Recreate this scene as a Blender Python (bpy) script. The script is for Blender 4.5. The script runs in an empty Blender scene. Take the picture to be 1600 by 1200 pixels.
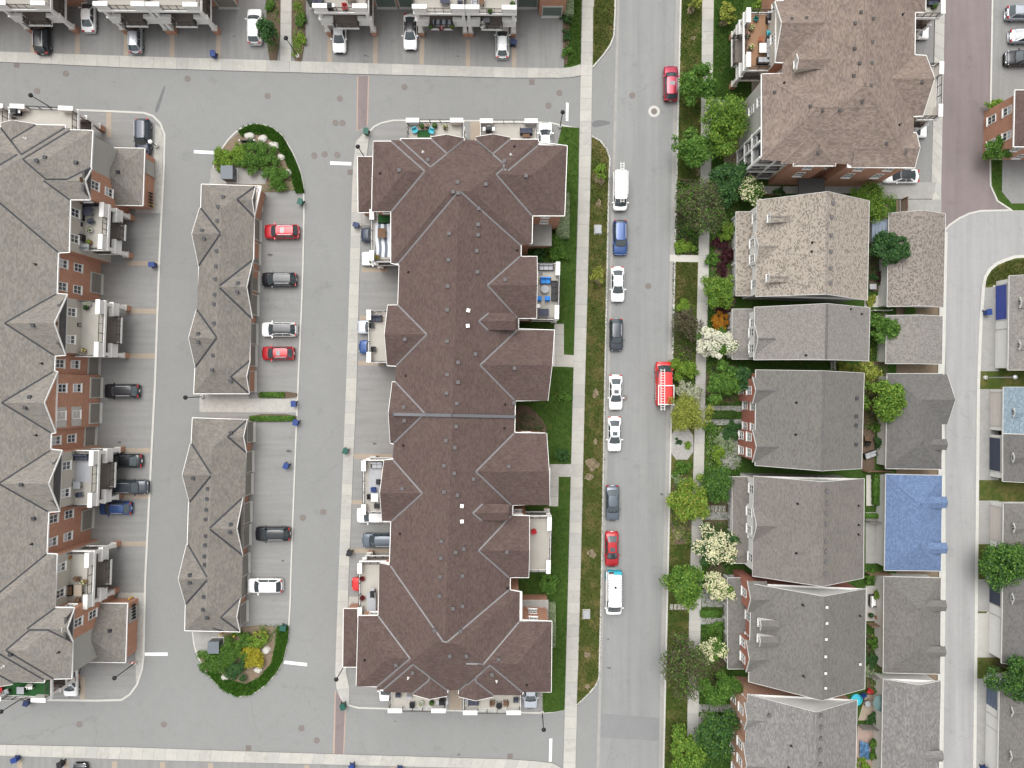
import bpy, math, random
import numpy as np
from mathutils import Vector, Matrix
random.seed(7)
SC = bpy.context.scene
COL = SC.collection
S = 11.5      # photo pixels per metre on the ground
H = 92.75     # drone height in metres

# ---------------------------------------------------------------- camera
cd = bpy.data.cameras.new('camera'); cd.lens = 24; cd.sensor_width = 36; cd.clip_end = 1000; cd.clip_start = 1
cam = bpy.data.objects.new('camera', cd); COL.objects.link(cam); cam.location = (0, 0, H)
SC.camera = cam
# ---------------------------------------------------------------- sky, sun, exposure
SUN_AZ, SUN_EL = math.radians(-25), math.radians(68)     # azimuth from +Y, clockwise
wd = bpy.data.worlds.new('World'); SC.world = wd; wd.use_nodes = True
nt = wd.node_tree; nt.nodes.clear()
sky = nt.nodes.new('ShaderNodeTexSky'); sky.sky_type = 'NISHITA'; sky.sun_disc = False
sky.sun_elevation = SUN_EL; sky.sun_rotation = SUN_AZ; sky.dust_density = 4.0; sky.air_density = 1.0
hs = nt.nodes.new('ShaderNodeHueSaturation'); hs.inputs['Saturation'].default_value = 0.12
bg = nt.nodes.new('ShaderNodeBackground'); bg.inputs['Strength'].default_value = 0.15
wo = nt.nodes.new('ShaderNodeOutputWorld')
nt.links.new(sky.outputs[0], hs.inputs['Color']); nt.links.new(hs.outputs[0], bg.inputs[0]); nt.links.new(bg.outputs[0], wo.inputs[0])
sd = bpy.data.lights.new('sun', 'SUN'); sd.energy = 0.85; sd.angle = math.radians(45); sd.color = (1.0, 0.98, 0.95)
so = bpy.data.objects.new('sun', sd); COL.objects.link(so)
sv = Vector((math.sin(SUN_AZ)*math.cos(SUN_EL), math.cos(SUN_AZ)*math.cos(SUN_EL), math.sin(SUN_EL)))
so.rotation_euler = sv.to_track_quat('Z', 'Y').to_euler(); so.location = (0, 0, 60)
VS = SC.view_settings
VS.view_transform = 'Standard'; VS.look = 'None'; VS.exposure = 0.85; VS.gamma = 1.0
SC.cycles.max_bounces = 6; SC.cycles.diffuse_bounces = 3; SC.cycles.transparent_max_bounces = 6

# ---------------------------------------------------------------- helpers
def P(x, y, h=0.0):
    k = (H-h)/H
    return Vector(((x-800)/S*k, (600-y)/S*k, h))
def P2(x, y, h=0.0):
    v = P(x, y, h); return (v.x, v.y)
def wall_x(px, py, xw):            # point of the vertical plane x = xw seen at a pixel
    k = xw*S/(px-800); return Vector((xw, (600-py)/S*k, H*(1-k)))
Z = Vector((0, 0, 1))

def tag(o, label=None, cat=None, group=None, kind=None):
    if label: o['label'] = label
    if cat: o['category'] = cat
    if group: o['group'] = group
    if kind: o['kind'] = kind
    return o
def thing(name, loc, label, cat, group=None, rz=0.0):
    o = bpy.data.objects.new(name, None); COL.objects.link(o)
    o.location = loc; o.rotation_euler = (0, 0, rz); o.empty_display_size = .3
    return tag(o, label, cat, group)
class MB:
    def __init__(s): s.v = []; s.f = []; s.m = []
    def poly(s, pts, m=0):
        b = len(s.v); s.v += [tuple(p) for p in pts]; s.f.append(tuple(range(b, b+len(pts)))); s.m.append(m); return s
    def prism(s, pts, z0, z1, m=0, mt=None, bottom=False):
        n = len(pts)
        a = sum(pts[i][0]*pts[(i+1) % n][1]-pts[(i+1) % n][0]*pts[i][1] for i in range(n))
        if a < 0: pts = pts[::-1]
        s.poly([(p[0], p[1], z1) for p in pts], m if mt is None else mt)
        if bottom: s.poly([(p[0], p[1], z0) for p in pts[::-1]], m)
        for i in range(n):
            p, q = pts[i], pts[(i+1) % n]
            s.poly([(p[0], p[1], z0), (q[0], q[1], z0), (q[0], q[1], z1), (p[0], p[1], z1)], m)
        return s
    def box(s, c, d, m=0, ux=None, uy=None):     # centre, full sizes, optional axes
        ux = Vector(ux) if ux is not None else Vector((1, 0, 0)); uy = Vector(uy) if uy is not None else Vector((0, 1, 0))
        uz = ux.cross(uy).normalized(); c = Vector(c); a, b, e = ux*d[0]/2, uy*d[1]/2, uz*d[2]/2
        q = [c+i*a+j*b+k*e for k in (-1, 1) for j in (-1, 1) for i in (-1, 1)]
        for f in ((0, 2, 3, 1), (4, 5, 7, 6), (0, 1, 5, 4), (2, 6, 7, 3), (0, 4, 6, 2), (1, 3, 7, 5)):
            s.poly([q[i] for i in f], m)
        return s
    def bar(s, p, q, w, h, m=0):                 # box along p-q, width w (horizontal), height h
        p, q = Vector(p), Vector(q); d = q-p; L = d.length
        if L < 1e-5: return s
        ux = d/L; side = Z.cross(ux)
        side = side.normalized() if side.length > 1e-4 else Vector((0, 1, 0))
        return s.box((p+q)/2, (L, w, h), m, ux, side)
    def tube(s, p, q, r0, r1, n=8, m=0, cap=True):
        p, q = Vector(p), Vector(q); d = (q-p).normalized()
        a = d.orthogonal().normalized(); b = d.cross(a)
        r = [[c+(a*math.cos(t)+b*math.sin(t))*rr for t in [2*math.pi*i/n for i in range(n)]] for c, rr in ((p, r0), (q, r1))]
        for i in range(n): s.poly([r[0][i], r[0][(i+1) % n], r[1][(i+1) % n], r[1][i]], m)
        if cap: s.poly(r[1], m); s.poly(r[0][::-1], m)
        return s
    def lathe(s, c, prof, n=10, m=0):            # prof: (radius, z) from bottom up
        c = Vector(c)
        R = [[c+Vector((r*math.cos(2*math.pi*i/n), r*math.sin(2*math.pi*i/n), z)) for i in range(n)] for r, z in prof]
        for k in range(len(R)-1):
            for i in range(n): s.poly([R[k][i], R[k][(i+1) % n], R[k+1][(i+1) % n], R[k+1][i]], m)
        s.poly(R[-1], m); return s
    def mesh(s, name, mats, off=(0, 0, 0), smooth=False):
        me = bpy.data.meshes.new(name)
        ox, oy, oz = off
        me.from_pydata([(x-ox, y-oy, z-oz) for x, y, z in s.v], [], s.f)
        for mm in (mats if isinstance(mats, (list, tuple)) else [mats]): me.materials.append(mm)
        if any(s.m): me.polygons.foreach_set('material_index', s.m)
        if smooth:
            import bmesh
            bm = bmesh.new(); bm.from_mesh(me); bmesh.ops.remove_doubles(bm, verts=bm.verts, dist=1e-4); bm.to_mesh(me); bm.free()
            me.polygons.foreach_set('use_smooth', [True]*len(me.polygons))
        return me
    def build(s, name, mats, parent=None, smooth=False, off=None):
        if off is None: off = parent_off(parent)
        return link(name, s.mesh(name, mats, off, smooth), parent)
def parent_off(p):
    o = Vector((0, 0, 0))
    while p is not None: o += p.location; p = p.parent
    return o
def link(name, me, parent=None, loc=None, rz=None):
    o = bpy.data.objects.new(name, me); COL.objects.link(o)
    if parent is not None: o.parent = parent
    if loc is not None: o.location = loc
    if rz is not None: o.rotation_euler = (0, 0, rz)
    return o
def put(name, me, parent, wloc, rz=0):           # shared mesh at a world point, under an unrotated parent
    return link(name, me, parent, Vector(wloc)-parent_off(parent), rz)

# ---------------------------------------------------------------- materials
def newmat(name):
    m = bpy.data.materials.new(name); m.use_nodes = True; t = m.node_tree
    return m, t, t.nodes['Principled BSDF']
def N(t, kind, **kw):
    n = t.nodes.new(kind)
    for k, v in kw.items(): setattr(n, k, v)
    return n
def math_(t, op, a, b=None, c=None):
    n = N(t, 'ShaderNodeMath', operation=op)
    for i, v in enumerate((a, b, c)):
        if v is None: continue
        if isinstance(v, (int, float)): n.inputs[i].default_value = v
        else: t.links.new(v, n.inputs[i])
    return n.outputs[0]
def noise(t, vec, scale, detail=3, rough=.6):
    n = N(t, 'ShaderNodeTexNoise'); n.inputs['Scale'].default_value = scale; n.inputs['Detail'].default_value = detail
    n.inputs['Roughness'].default_value = rough; t.links.new(vec, n.inputs['Vector']); return n.outputs['Fac']
def pos(t, stretch=None, rot=0):
    g = N(t, 'ShaderNodeNewGeometry')
    if stretch is None: return g.outputs['Position']
    m = N(t, 'ShaderNodeMapping'); m.inputs['Scale'].default_value = stretch; m.inputs['Rotation'].default_value = (0, 0, rot)
    t.links.new(g.outputs['Position'], m.inputs['Vector']); return m.outputs[0]
def scaled(t, col, fac):                          # colour * factor
    n = N(t, 'ShaderNodeVectorMath', operation='SCALE'); n.inputs[0].default_value = col[:3]
    t.links.new(fac, n.inputs['Scale']); return n.outputs[0]
def mixc(t, fac, a, b):
    n = N(t, 'ShaderNodeMix', data_type='RGBA')
    if isinstance(fac, (int, float)): n.inputs[0].default_value = fac
    else: t.links.new(fac, n.inputs[0])
    for i, v in ((6, a), (7, b)):
        if isinstance(v, tuple): n.inputs[i].default_value = (*v[:3], 1)
        else: t.links.new(v, n.inputs[i])
    return n.outputs[2]
def ramp(t, fac, lo, hi):
    n = N(t, 'ShaderNodeMapRange'); n.inputs['From Min'].default_value = lo; n.inputs['From Max'].default_value = hi
    t.links.new(fac, n.inputs['Value']); return n.outputs[0]
def M(name, col, rough=.8, var=.1, sc=.5, fine=.08, fsc=9, metal=0, coat=0, stretch=None, bump=0):
    m, t, b = newmat(name); p = pos(t, stretch)
    f = math_(t, 'MULTIPLY_ADD', noise(t, p, sc), 2*var, 1-var)
    g = math_(t, 'MULTIPLY_ADD', noise(t, p, fsc, 2), 2*fine, 1-fine)
    fac = math_(t, 'MULTIPLY', f, g)
    t.links.new(scaled(t, col, fac), b.inputs['Base Color'])
    b.inputs['Roughness'].default_value = rough; b.inputs['Metallic'].default_value = metal; b.inputs['Coat Weight'].default_value = coat
    b.inputs['Specular IOR Level'].default_value = .3
    if bump:
        bp = N(t, 'ShaderNodeBump'); bp.inputs['Strength'].default_value = bump; bp.inputs['Distance'].default_value = .02
        t.links.new(noise(t, pos(t), fsc*3, 2), bp.inputs['Height']); t.links.new(bp.outputs[0], b.inputs['Normal'])
    return m
def asphalt(name, col, streak=None, crack=.12, var=.07):
    m, t, b = newmat(name); p = pos(t)
    f = math_(t, 'MULTIPLY_ADD', noise(t, p, .09, 4, .65), 2.6*var, 1-1.3*var)
    f = math_(t, 'MULTIPLY', f, math_(t, 'MULTIPLY_ADD', noise(t, p, .7, 4, .7), .16, .92))
    g = math_(t, 'MULTIPLY_ADD', noise(t, p, 5, 3, .8), .34, .83)
    fac = math_(t, 'MULTIPLY', f, g)
    if streak:
        fac = math_(t, 'MULTIPLY', fac, math_(t, 'MULTIPLY_ADD', noise(t, pos(t, streak), 1.0, 3, .55), .42, .79))
    # dark oil / repair patches and thin cracks
    sp = ramp(t, noise(t, p, .33, 4, .7), .60, .74)
    fac = math_(t, 'MULTIPLY', fac, math_(t, 'MULTIPLY_ADD', sp, -.16, 1.0))
    v = N(t, 'ShaderNodeTexVoronoi', feature='DISTANCE_TO_EDGE'); v.inputs['Scale'].default_value = .06
    w = N(t, 'ShaderNodeVectorMath', operation='MULTIPLY_ADD'); nz = N(t, 'ShaderNodeTexNoise'); nz.inputs['Scale'].default_value = .7; nz.inputs['Detail'].default_value = 3
    t.links.new(p, nz.inputs['Vector']); t.links.new(nz.outputs['Color'], w.inputs[0]); w.inputs[1].default_value = (2.2, 2.2, 0); t.links.new(p, w.inputs[2])
    t.links.new(w.outputs[0], v.inputs['Vector'])
    cr = ramp(t, v.outputs['Distance'], .0, .0028)
    fac = math_(t, 'MULTIPLY', fac, math_(t, 'MULTIPLY_ADD', cr, crack, 1-crack))
    t.links.new(scaled(t, col, fac), b.inputs['Base Color'])
    b.inputs['Roughness'].default_value = .85; b.inputs['Specular IOR Level'].default_value = .25
    return m
def shingle(name, col, tab=.22, mott=.0, tint=None, w=.34, hgt=.15, sag=.1):
    m, t, b = newmat(name)
    g = N(t, 'ShaderNodeNewGeometry')
    c = N(t, 'ShaderNodeVectorMath', operation='CROSS_PRODUCT'); t.links.new(g.outputs['True Normal'], c.inputs[0]); c.inputs[1].default_value = (0, 0, 1)
    nn = N(t, 'ShaderNodeVectorMath', operation='NORMALIZE'); t.links.new(c.outputs[0], nn.inputs[0])
    d = N(t, 'ShaderNodeVectorMath', operation='DOT_PRODUCT'); t.links.new(g.outputs['Position'], d.inputs[0]); t.links.new(nn.outputs[0], d.inputs[1])
    sx = N(t, 'ShaderNodeSeparateXYZ'); t.links.new(g.outputs['Position'], sx.inputs[0])
    row = math_(t, 'FLOOR', math_(t, 'DIVIDE', sx.outputs[2], hgt*.46))
    wr = N(t, 'ShaderNodeTexWhiteNoise', noise_dimensions='1D'); t.links.new(row, wr.inputs['W'])
    cu = math_(t, 'FLOOR', math_(t, 'ADD', math_(t, 'DIVIDE', d.outputs['Value'], w), math_(t, 'MULTIPLY', wr.outputs['Value'], 7.3)))
    cb = N(t, 'ShaderNodeCombineXYZ'); t.links.new(cu, cb.inputs[0]); t.links.new(row, cb.inputs[1])
    wn = N(t, 'ShaderNodeTexWhiteNoise', noise_dimensions='2D'); t.links.new(cb.outputs[0], wn.inputs['Vector'])
    f = math_(t, 'MULTIPLY_ADD', wn.outputs['Value'], 2*tab, 1-tab)
    if mott:
        dk = math_(t, 'GREATER_THAN', wn.outputs['Value'], .72)
        f = math_(t, 'MULTIPLY', f, math_(t, 'MULTIPLY_ADD', dk, -mott, 1.0))
    p = pos(t)
    f = math_(t, 'MULTIPLY', f, math_(t, 'MULTIPLY_ADD', noise(t, p, .22, 4, .6), 2*sag, 1-sag))
    f = math_(t, 'MULTIPLY', f, math_(t, 'MULTIPLY_ADD', noise(t, p, 3.2, 3, .8), .2, .9))
    cc = scaled(t, col, f)
    if tint: cc = mixc(t, ramp(t, noise(t, p, .8, 3), .35, .7), cc, scaled(t, tint, f))
    t.links.new(cc, b.inputs['Base Color']); b.inputs['Roughness'].default_value = .95; b.inputs['Specular IOR Level'].default_value = .12
    return m
def brickmat(name, col, mortar, sc=1.0):
    m, t, b = newmat(name)
    g = N(t, 'ShaderNodeNewGeometry')
    c = N(t, 'ShaderNodeVectorMath', operation='CROSS_PRODUCT'); t.links.new(g.outputs['True Normal'], c.inputs[0]); c.inputs[1].default_value = (0, 0, 1)
    d = N(t, 'ShaderNodeVectorMath', operation='DOT_PRODUCT'); t.links.new(g.outputs['Position'], d.inputs[0]); t.links.new(c.outputs[0], d.inputs[1])
    sx = N(t, 'ShaderNodeSeparateXYZ'); t.links.new(g.outputs['Position'], sx.inputs[0])
    cb = N(t, 'ShaderNodeCombineXYZ'); t.links.new(d.outputs['Value'], cb.inputs[0]); t.links.new(sx.outputs[2], cb.inputs[1])
    br = N(t, 'ShaderNodeTexBrick'); t.links.new(cb.outputs[0], br.inputs['Vector'])
    br.inputs['Scale'].default_value = 1.0/sc; br.inputs['Brick Width'].default_value = .24; br.inputs['Row Height'].default_value = .08; br.inputs['Mortar Size'].default_value = .008
    br.inputs['Color1'].default_value = (*[x*1.15 for x in col], 1); br.inputs['Color2'].default_value = (*[x*.82 for x in col], 1); br.inputs['Mortar'].default_value = (*mortar, 1)
    f = math_(t, 'MULTIPLY_ADD', noise(t, pos(t), .7, 3), .3, .85)
    n = N(t, 'ShaderNodeVectorMath', operation='SCALE'); t.links.new(br.outputs['Color'], n.inputs[0]); t.links.new(f, n.inputs['Scale'])
    t.links.new(n.outputs[0], b.inputs['Base Color']); b.inputs['Roughness'].default_value = .9
    return m
def lawnmat(name, g1, g2, dry, amount):
    m, t, b = newmat(name); p = pos(t)
    c = mixc(t, ramp(t, noise(t, p, 1.6, 4, .7), .35, .65), g1, g2)
    c = mixc(t, ramp(t, noise(t, p, .45, 5, .7), .62-amount, .78-amount*.6), c, dry)
    f = math_(t, 'MULTIPLY_ADD', noise(t, p, 9, 3, .8), .9, .55)
    n = N(t, 'ShaderNodeVectorMath', operation='SCALE'); t.links.new(c, n.inputs[0]); t.links.new(f, n.inputs['Scale'])
    t.links.new(n.outputs[0], b.inputs['Base Color']); b.inputs['Roughness'].default_value = 1; b.inputs['Specular IOR Level'].default_value = .05
    return m
def leafmat(name, c1, c2, c3=None):
    m, t, b = newmat(name); g = N(t, 'ShaderNodeNewGeometry')
    r = g.outputs['Random Per Island']
    c = mixc(t, r, c1, c2)
    if c3: c = mixc(t, math_(t, 'GREATER_THAN', math_(t, 'FRACT', math_(t, 'MULTIPLY', r, 17.3)), .8), c, c3)
    f = math_(t, 'MULTIPLY_ADD', noise(t, pos(t), .9, 2), .7, .65)
    n = N(t, 'ShaderNodeVectorMath', operation='SCALE'); t.links.new(c, n.inputs[0]); t.links.new(f, n.inputs['Scale'])
    tr = N(t, 'ShaderNodeBsdfTranslucent'); t.links.new(n.outputs[0], tr.inputs[0]); t.links.new(n.outputs[0], b.inputs['Base Color'])
    b.inputs['Roughness'].default_value = .6; b.inputs['Specular IOR Level'].default_value = .25
    mx = N(t, 'ShaderNodeMixShader'); mx.inputs[0].default_value = .3
    t.links.new(b.outputs[0], mx.inputs[1]); t.links.new(tr.outputs[0], mx.inputs[2])
    t.links.new(mx.outputs[0], t.nodes['Material Output'].inputs[0]); return m
def glassmat(name, col, rough=.06):
    m, t, b = newmat(name); b.inputs['Base Color'].default_value = (*col, 1); b.inputs['Roughness'].default_value = rough
    b.inputs['Specular IOR Level'].default_value = .8; b.inputs['Coat Weight'].default_value = .4; b.inputs['Coat Roughness'].default_value = .03; return m
def paint(name, col, metal=.25, rough=.32):
    m, t, b = newmat(name); p = pos(t)
    f = math_(t, 'MULTIPLY_ADD', noise(t, p, 1.2, 3), .14, .93)
    t.links.new(scaled(t, col, f), b.inputs['Base Color']); b.inputs['Metallic'].default_value = metal; b.inputs['Roughness'].default_value = rough
    b.inputs['Coat Weight'].default_value = .45; b.inputs['Coat Roughness'].default_value = .08; return m

ASPH = asphalt('asphalt', (.205, .206, .199))
ASPH_ST = asphalt('street_asphalt', (.213, .215, .209), streak=(.9, .04, 1))
ASPH_DN = asphalt('driveway_asphalt_ns', (.205, .202, .194), streak=(1.6, .12, 1), crack=.1)
ASPH_DE = asphalt('driveway_asphalt_ew', (.215, .212, .203), streak=(.12, 1.6, 1), crack=.1)
ASPH_AL = asphalt('alley_asphalt', (.27, .268, .262), streak=(1.2, .05, 1), crack=.15, var=.05)
CONC = M('concrete', (.36, .35, .32), .9, .12, .8, .12, 6)
CONC_D = M('concrete_joint', (.2, .195, .18), .95)
CONC_P = M('pale_kerb_concrete', (.44, .43, .395), .9, .14, 1.2, .1, 8)
CONC_G = M('grey_concrete', (.27, .262, .245), .9, .2, .9, .12, 6)
PAVER_T = M('tan_pavers', (.30, .25, .195), .95, .15, 1.2, .16, 12)
PAVER_P = asphalt('plum_pavers', (.176, .147, .143), streak=(1.0, .1, 1), crack=.05, var=.12)
PAVER_PE = M('pink_paver_edge', (.33, .25, .21), .95, .15, 2, .15, 12)
PAVER_G = M('grey_pavers', (.26, .255, .24), .95, .18, 1, .2, 8)
GRAVEL = M('pale_gravel', (.34, .33, .30), 1, .25, 2, .35, 10)
GRAVEL2 = M('grey_pebbles', (.3, .29, .27), 1, .3, 3, .5, 8)
MULCH = M('brown_mulch', (.105, .075, .052), 1, .35, 1.2, .4, 9)
SOIL = M('dry_soil', (.17, .13, .09), 1, .35, .9, .35, 8)
LAWN = lawnmat('lawn_green', (.030, .062, .012), (.050, .085, .018), (.105, .095, .032), .02)
LAWN_B = lawnmat('lawn_boulevard', (.040, .062, .014), (.066, .080, .020), (.135, .110, .045), .16)
LAWN_F = lawnmat('lawn_front_yard', (.026, .058, .012), (.045, .080, .017), (.10, .085, .035), .04)
TURF = M('artificial_turf', (.02, .075, .022), 1, .1, 1, .2, 12)
R_BROWN = shingle('brown_shingles', (.089, .061, .056), .16, tint=(.096, .070, .060))
R_GREY = shingle('grey_shingles', (.192, .174, .152), .16, tint=(.170, .160, .147))
R_GREYC = shingle('carport_shingles', (.176, .160, .140), .16, tint=(.148, .138, .126))
R_TAN = shingle('tan_brown_shingles', (.190, .150, .124), .22, tint=(.160, .126, .110))
R_MOT = shingle('mottled_tan_shingles', (.285, .25, .21), .15, mott=.5, w=.2, hgt=.13, sag=.06)
R_MOT2 = shingle('mottled_brown_shingles', (.235, .207, .182), .2, mott=.5, w=.19, hgt=.13, sag=.06)
R_MOT3 = shingle('mottled_grey_shingles', (.205, .19, .175), .18, mott=.33, w=.18, hgt=.12, sag=.06)
R_G1 = shingle('weathered_grey_shingles', (.138, .130, .119), .2, mott=.15)
R_G2 = shingle('rosy_grey_shingles', (.158, .140, .128), .2, mott=.15, tint=(.145, .135, .122))
R_G3 = shingle('dark_grey_shingles', (.120, .115, .109), .2, mott=.15)
R_G4 = shingle('speckled_grey_shingles', (.185, .178, .170), .3, mott=.3)
R_BLUE = shingle('blue_shingles', (.115, .165, .27), .2, mott=.3, w=.26, hgt=.13, sag=.05)
R_TEAL = shingle('blue_grey_shingles', (.19, .24, .275), .25, mott=.3, sag=.05)
R_DARK = shingle('charcoal_shingles', (.075, .072, .070), .15)
FLASH_L = M('grey_metal_flashing', (.175, .17, .17), .5, .15, 2, .05, 9, metal=.3)
FLASH_D = M('dark_metal_flashing', (.042, .043, .048), .5, .1, 2, .05, 9, metal=.2)
TRIM = M('aluminium_trim', (.50, .49, .465), .6, .08, 1, .05, 9)
WHITE = M('white_trim', (.74, .73, .70), .6, .05, 1, .04, 9)
WHITE_B = M('white_render', (.68, .67, .64), .8, .07, 1, .05, 9)
STUCCO = M('beige_stucco', (.42, .39, .335), .9, .08, .8, .06, 9)
STUCCO_G = M('grey_stucco', (.36, .35, .32), .9, .08, .8, .06, 9)
SIDING = M('white_siding', (.66, .65, .62), .7, .06, .8, .05, 9)
SIDING_G = M('grey_siding', (.33, .325, .31), .7, .06, .8, .05, 9)
BRICK = brickmat('red_brown_brick', (.45, .205, .12), (.3, .25, .21))
BRICK_R = brickmat('red_brick', (.33, .10, .062), (.3, .2, .16))
BRICK_O = brickmat('orange_brick', (.44, .235, .15), (.42, .34, .27))
STONE = M('buff_stone', (.44, .42, .375), .9, .1, 1.5, .1, 9)
DOOR_T = M('taupe_garage_door', (.22, .205, .18), .6, .05, 1, .03, 9)
DOOR_GN = M('green_garage_door', (.125, .16, .14), .6, .05, 1, .03, 9)
DOOR_NV = M('navy_garage_door', (.045, .055, .085), .5, .08, 1, .03, 9)
DOOR_BL = M('blue_garage_door', (.05, .075, .30), .5, .08, 1, .03, 9)
DOOR_WH = M('pale_garage_door', (.55, .50, .46), .5, .05, 1, .03, 9)
GLASS = glassmat('window_glass', (.035, .042, .05))
GLASS_B = M('window_blind', (.42, .44, .45), .5, .1, 3, .1, 9)
CARGLASS = glassmat('car_glass', (.040, .054, .060), .1)
METAL_K = M('black_metal', (.016, .016, .017), .45, .1, 3, .05, 9, metal=.3)
RAILBR = M('bronze_railing', (.05, .042, .036), .5, .1, 3, .05, 9)
METAL_G = M('galvanised_metal', (.36, .36, .37), .45, .1, 3, .05, 9, metal=.5)
RUBBER = M('tyre_rubber', (.018, .018, .018), .85)
RIM = M('alloy_rim', (.42, .43, .44), .3, .05, 3, .05, 9, metal=.8)
CHROME = M('headlamp', (.7, .72, .74), .15, .05, 3, .05, 9, metal=.3)
REDLAMP = M('tail_lamp', (.35, .015, .015), .25)
AMBER = M('yellow_paint', (.72, .48, .05), .6)
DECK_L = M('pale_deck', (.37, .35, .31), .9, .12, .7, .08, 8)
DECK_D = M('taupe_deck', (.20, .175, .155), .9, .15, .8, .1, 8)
DECK_BR = M('brown_deck', (.25, .145, .085), .85, .15, 1, .1, 8, stretch=(4, .4, 1))
IRON = M('cast_iron', (.165, .142, .13), .8, .2, 4, .15, 20)
PAINTW = M('road_paint', (.66, .66, .64), .8, .18, 2.2, .2, 7)
BARK = M('bark', (.09, .068, .05), .95, .2, 3, .2, 12)
WOOD = M('cedar_fence', (.23, .145, .095), .9, .2, 1.5, .15, 9)
WOODG = M('weathered_wood', (.24, .225, .205), .9, .2, 1.5, .15, 9)
CUSH_N = M('navy_cushion', (.055, .06, .085), .9, .15, 3, .1, 9)
CUSH_G = M('grey_cushion', (.34, .345, .36), .9, .15, 3, .1, 9)
AQUA = M('aqua_plastic', (.05, .42, .52), .5)
BLUEP = M('blue_plastic', (.015, .04, .16), .5, .1)
BLUEC = M('blue_cushion', (.04, .22, .60), .8, .1)
NAVYP = M('navy_plastic', (.018, .03, .09), .5)
GREENP = M('green_plastic', (.012, .075, .055), .5)
BLACKP = M('black_plastic', (.014, .014, .016), .5)
GREYP = M('grey_plastic', (.30, .31, .32), .5)
REDF = M('red_fabric', (.42, .03, .035), .8)
WICKER = M('brown_wicker', (.13, .075, .045), .8, .2, 4, .2, 18)
TERRA = M('terracotta', (.35, .13, .07), .8)
# ================================================================ ground, roads, pavements
def chaikin(pts, n=2, closed=False):
    for _ in range(n):
        o = [] if closed else [pts[0]]
        m = len(pts)
        for i in range(m if closed else m-1):
            a, b = pts[i], pts[(i+1) % m]
            o += [(a[0]*.75+b[0]*.25, a[1]*.75+b[1]*.25), (a[0]*.25+b[0]*.75, a[1]*.25+b[1]*.75)]
        if not closed: o.append(pts[-1])
        pts = o
    return pts
def patch(name, pts, m, z, base=-.06, label=None, kind='structure', parent=None):
    b = MB().prism([P2(*p) for p in pts], base, z)
    o = b.build(name, m, parent)
    if parent is None: o['kind'] = kind
    return o
def ribbon(name, pts, w0, w1, z, m, base=-.05, parent=None):   # strip along a pixel polyline between two metre offsets (left of travel +)
    q = [Vector(P2(*p)) for p in pts]; L, R = [], []
    for i, p in enumerate(q):
        d = (q[min(i+1, len(q)-1)]-q[max(i-1, 0)]).normalized(); n = Vector((-d.y, d.x))
        L.append(p+n*w0); R.append(p+n*w1)
    b = MB()
    for i in range(len(q)-1):
        for a, c, za, zb in ((L, R, z, z), (R, R, z, base), (L, L, base, z)):
            b.poly([(*a[i], za), (*c[i], zb), (*c[i+1], zb), (*a[i+1], za)])
    for i in (0, -1): b.poly([(*L[i], base), (*R[i], base), (*R[i], z), (*L[i], z)])
    o = b.build(name, m, parent)
    if parent is None: o['kind'] = 'structure'
    return o
def walk(pl, pr, pitch, z=.1, m=None, name='sidewalk'):
    """pavement between two pixel polylines, cast as separate slabs"""
    m = m or [CONC, CONC2, CONC3, CONC4, CONC5]
    A = [Vector(P2(*p)) for p in pl]; B = [Vector(P2(*p)) for p in pr]
    def samp(q, t):
        ls = [(q[i+1]-q[i]).length for i in range(len(q)-1)]; s = t*sum(ls)
        for i, l in enumerate(ls):
            if s <= l or i == len(ls)-1: return q[i].lerp(q[i+1], s/l)
            s -= l
    L = sum((A[i+1]-A[i]).length for i in range(len(A)-1)); n = max(1, round(L/pitch))
    base = MB().prism([tuple(p) for p in A]+[tuple(p) for p in B[::-1]], -.06, z-.02).build(name, CONC_D)
    base['kind'] = 'structure'
    for i in range(n):
        g = .012/L
        a0, a1, b0, b1 = samp(A, i/n+g), samp(A, (i+1)/n-g), samp(B, i/n+g), samp(B, (i+1)/n-g)
        zz = z+random.uniform(-.006, .006)
        MB().prism([tuple(a0), tuple(b0), tuple(b1), tuple(a1)], z-.05, zz).build('slab', random.choice(m), base)
    return base
CONC2 = M('concrete_slab_warm', (.375, .36, .325), .9, .14, .8, .12, 6)
CONC4 = M('concrete_slab_stained', (.345, .333, .305), .9, .22, 1.6, .18, 6)
CONC5 = M('concrete_slab_pale', (.382, .369, .336), .9, .16, 1.3, .14, 6)
CONC3 = M('concrete_slab_cool', (.335, .328, .305), .9, .14, .8, .12, 6)

g = MB().poly([(-260, -260, -.12), (260, -260, -.12), (260, 260, -.12), (-260, 260, -.12)]).build('ground', SOIL); g['kind'] = 'structure'
def we(y): return 964-.0267*y       # west and east kerb of the street
def ee(y): return 1062-.0225*y
r = patch('road', [(-400, -500), (1074, -500), (ee(0), 0), (ee(1200), 1200), (ee(1600), 1600), (-400, 1600)], ASPH, 0, -.1)
patch('street', [(we(-300), -300), (ee(-300), -300), (ee(1500), 1500), (we(1500), 1500)], ASPH_ST, .004)
patch('street_repair_patch', [(940, 1115), (1033, 1122), (1031, 1158), (938, 1152)], asphalt('fresh_asphalt', (.190, .190, .191)), .008)
# wet marks by the north corner
DAMP = M('damp_asphalt', (.115, .116, .118), .6, .2, 2, .1, 9)
patch('damp_mark', chaikin([(925, 190), (938, 187), (953, 190), (954, 193), (945, 196), (925, 200)], 2, True), DAMP, .007)
patch('damp_mark', chaikin([(240, 176), (256, 134), (259, 133), (257, 142), (247, 176)], 2, True), DAMP, .007)
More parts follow.
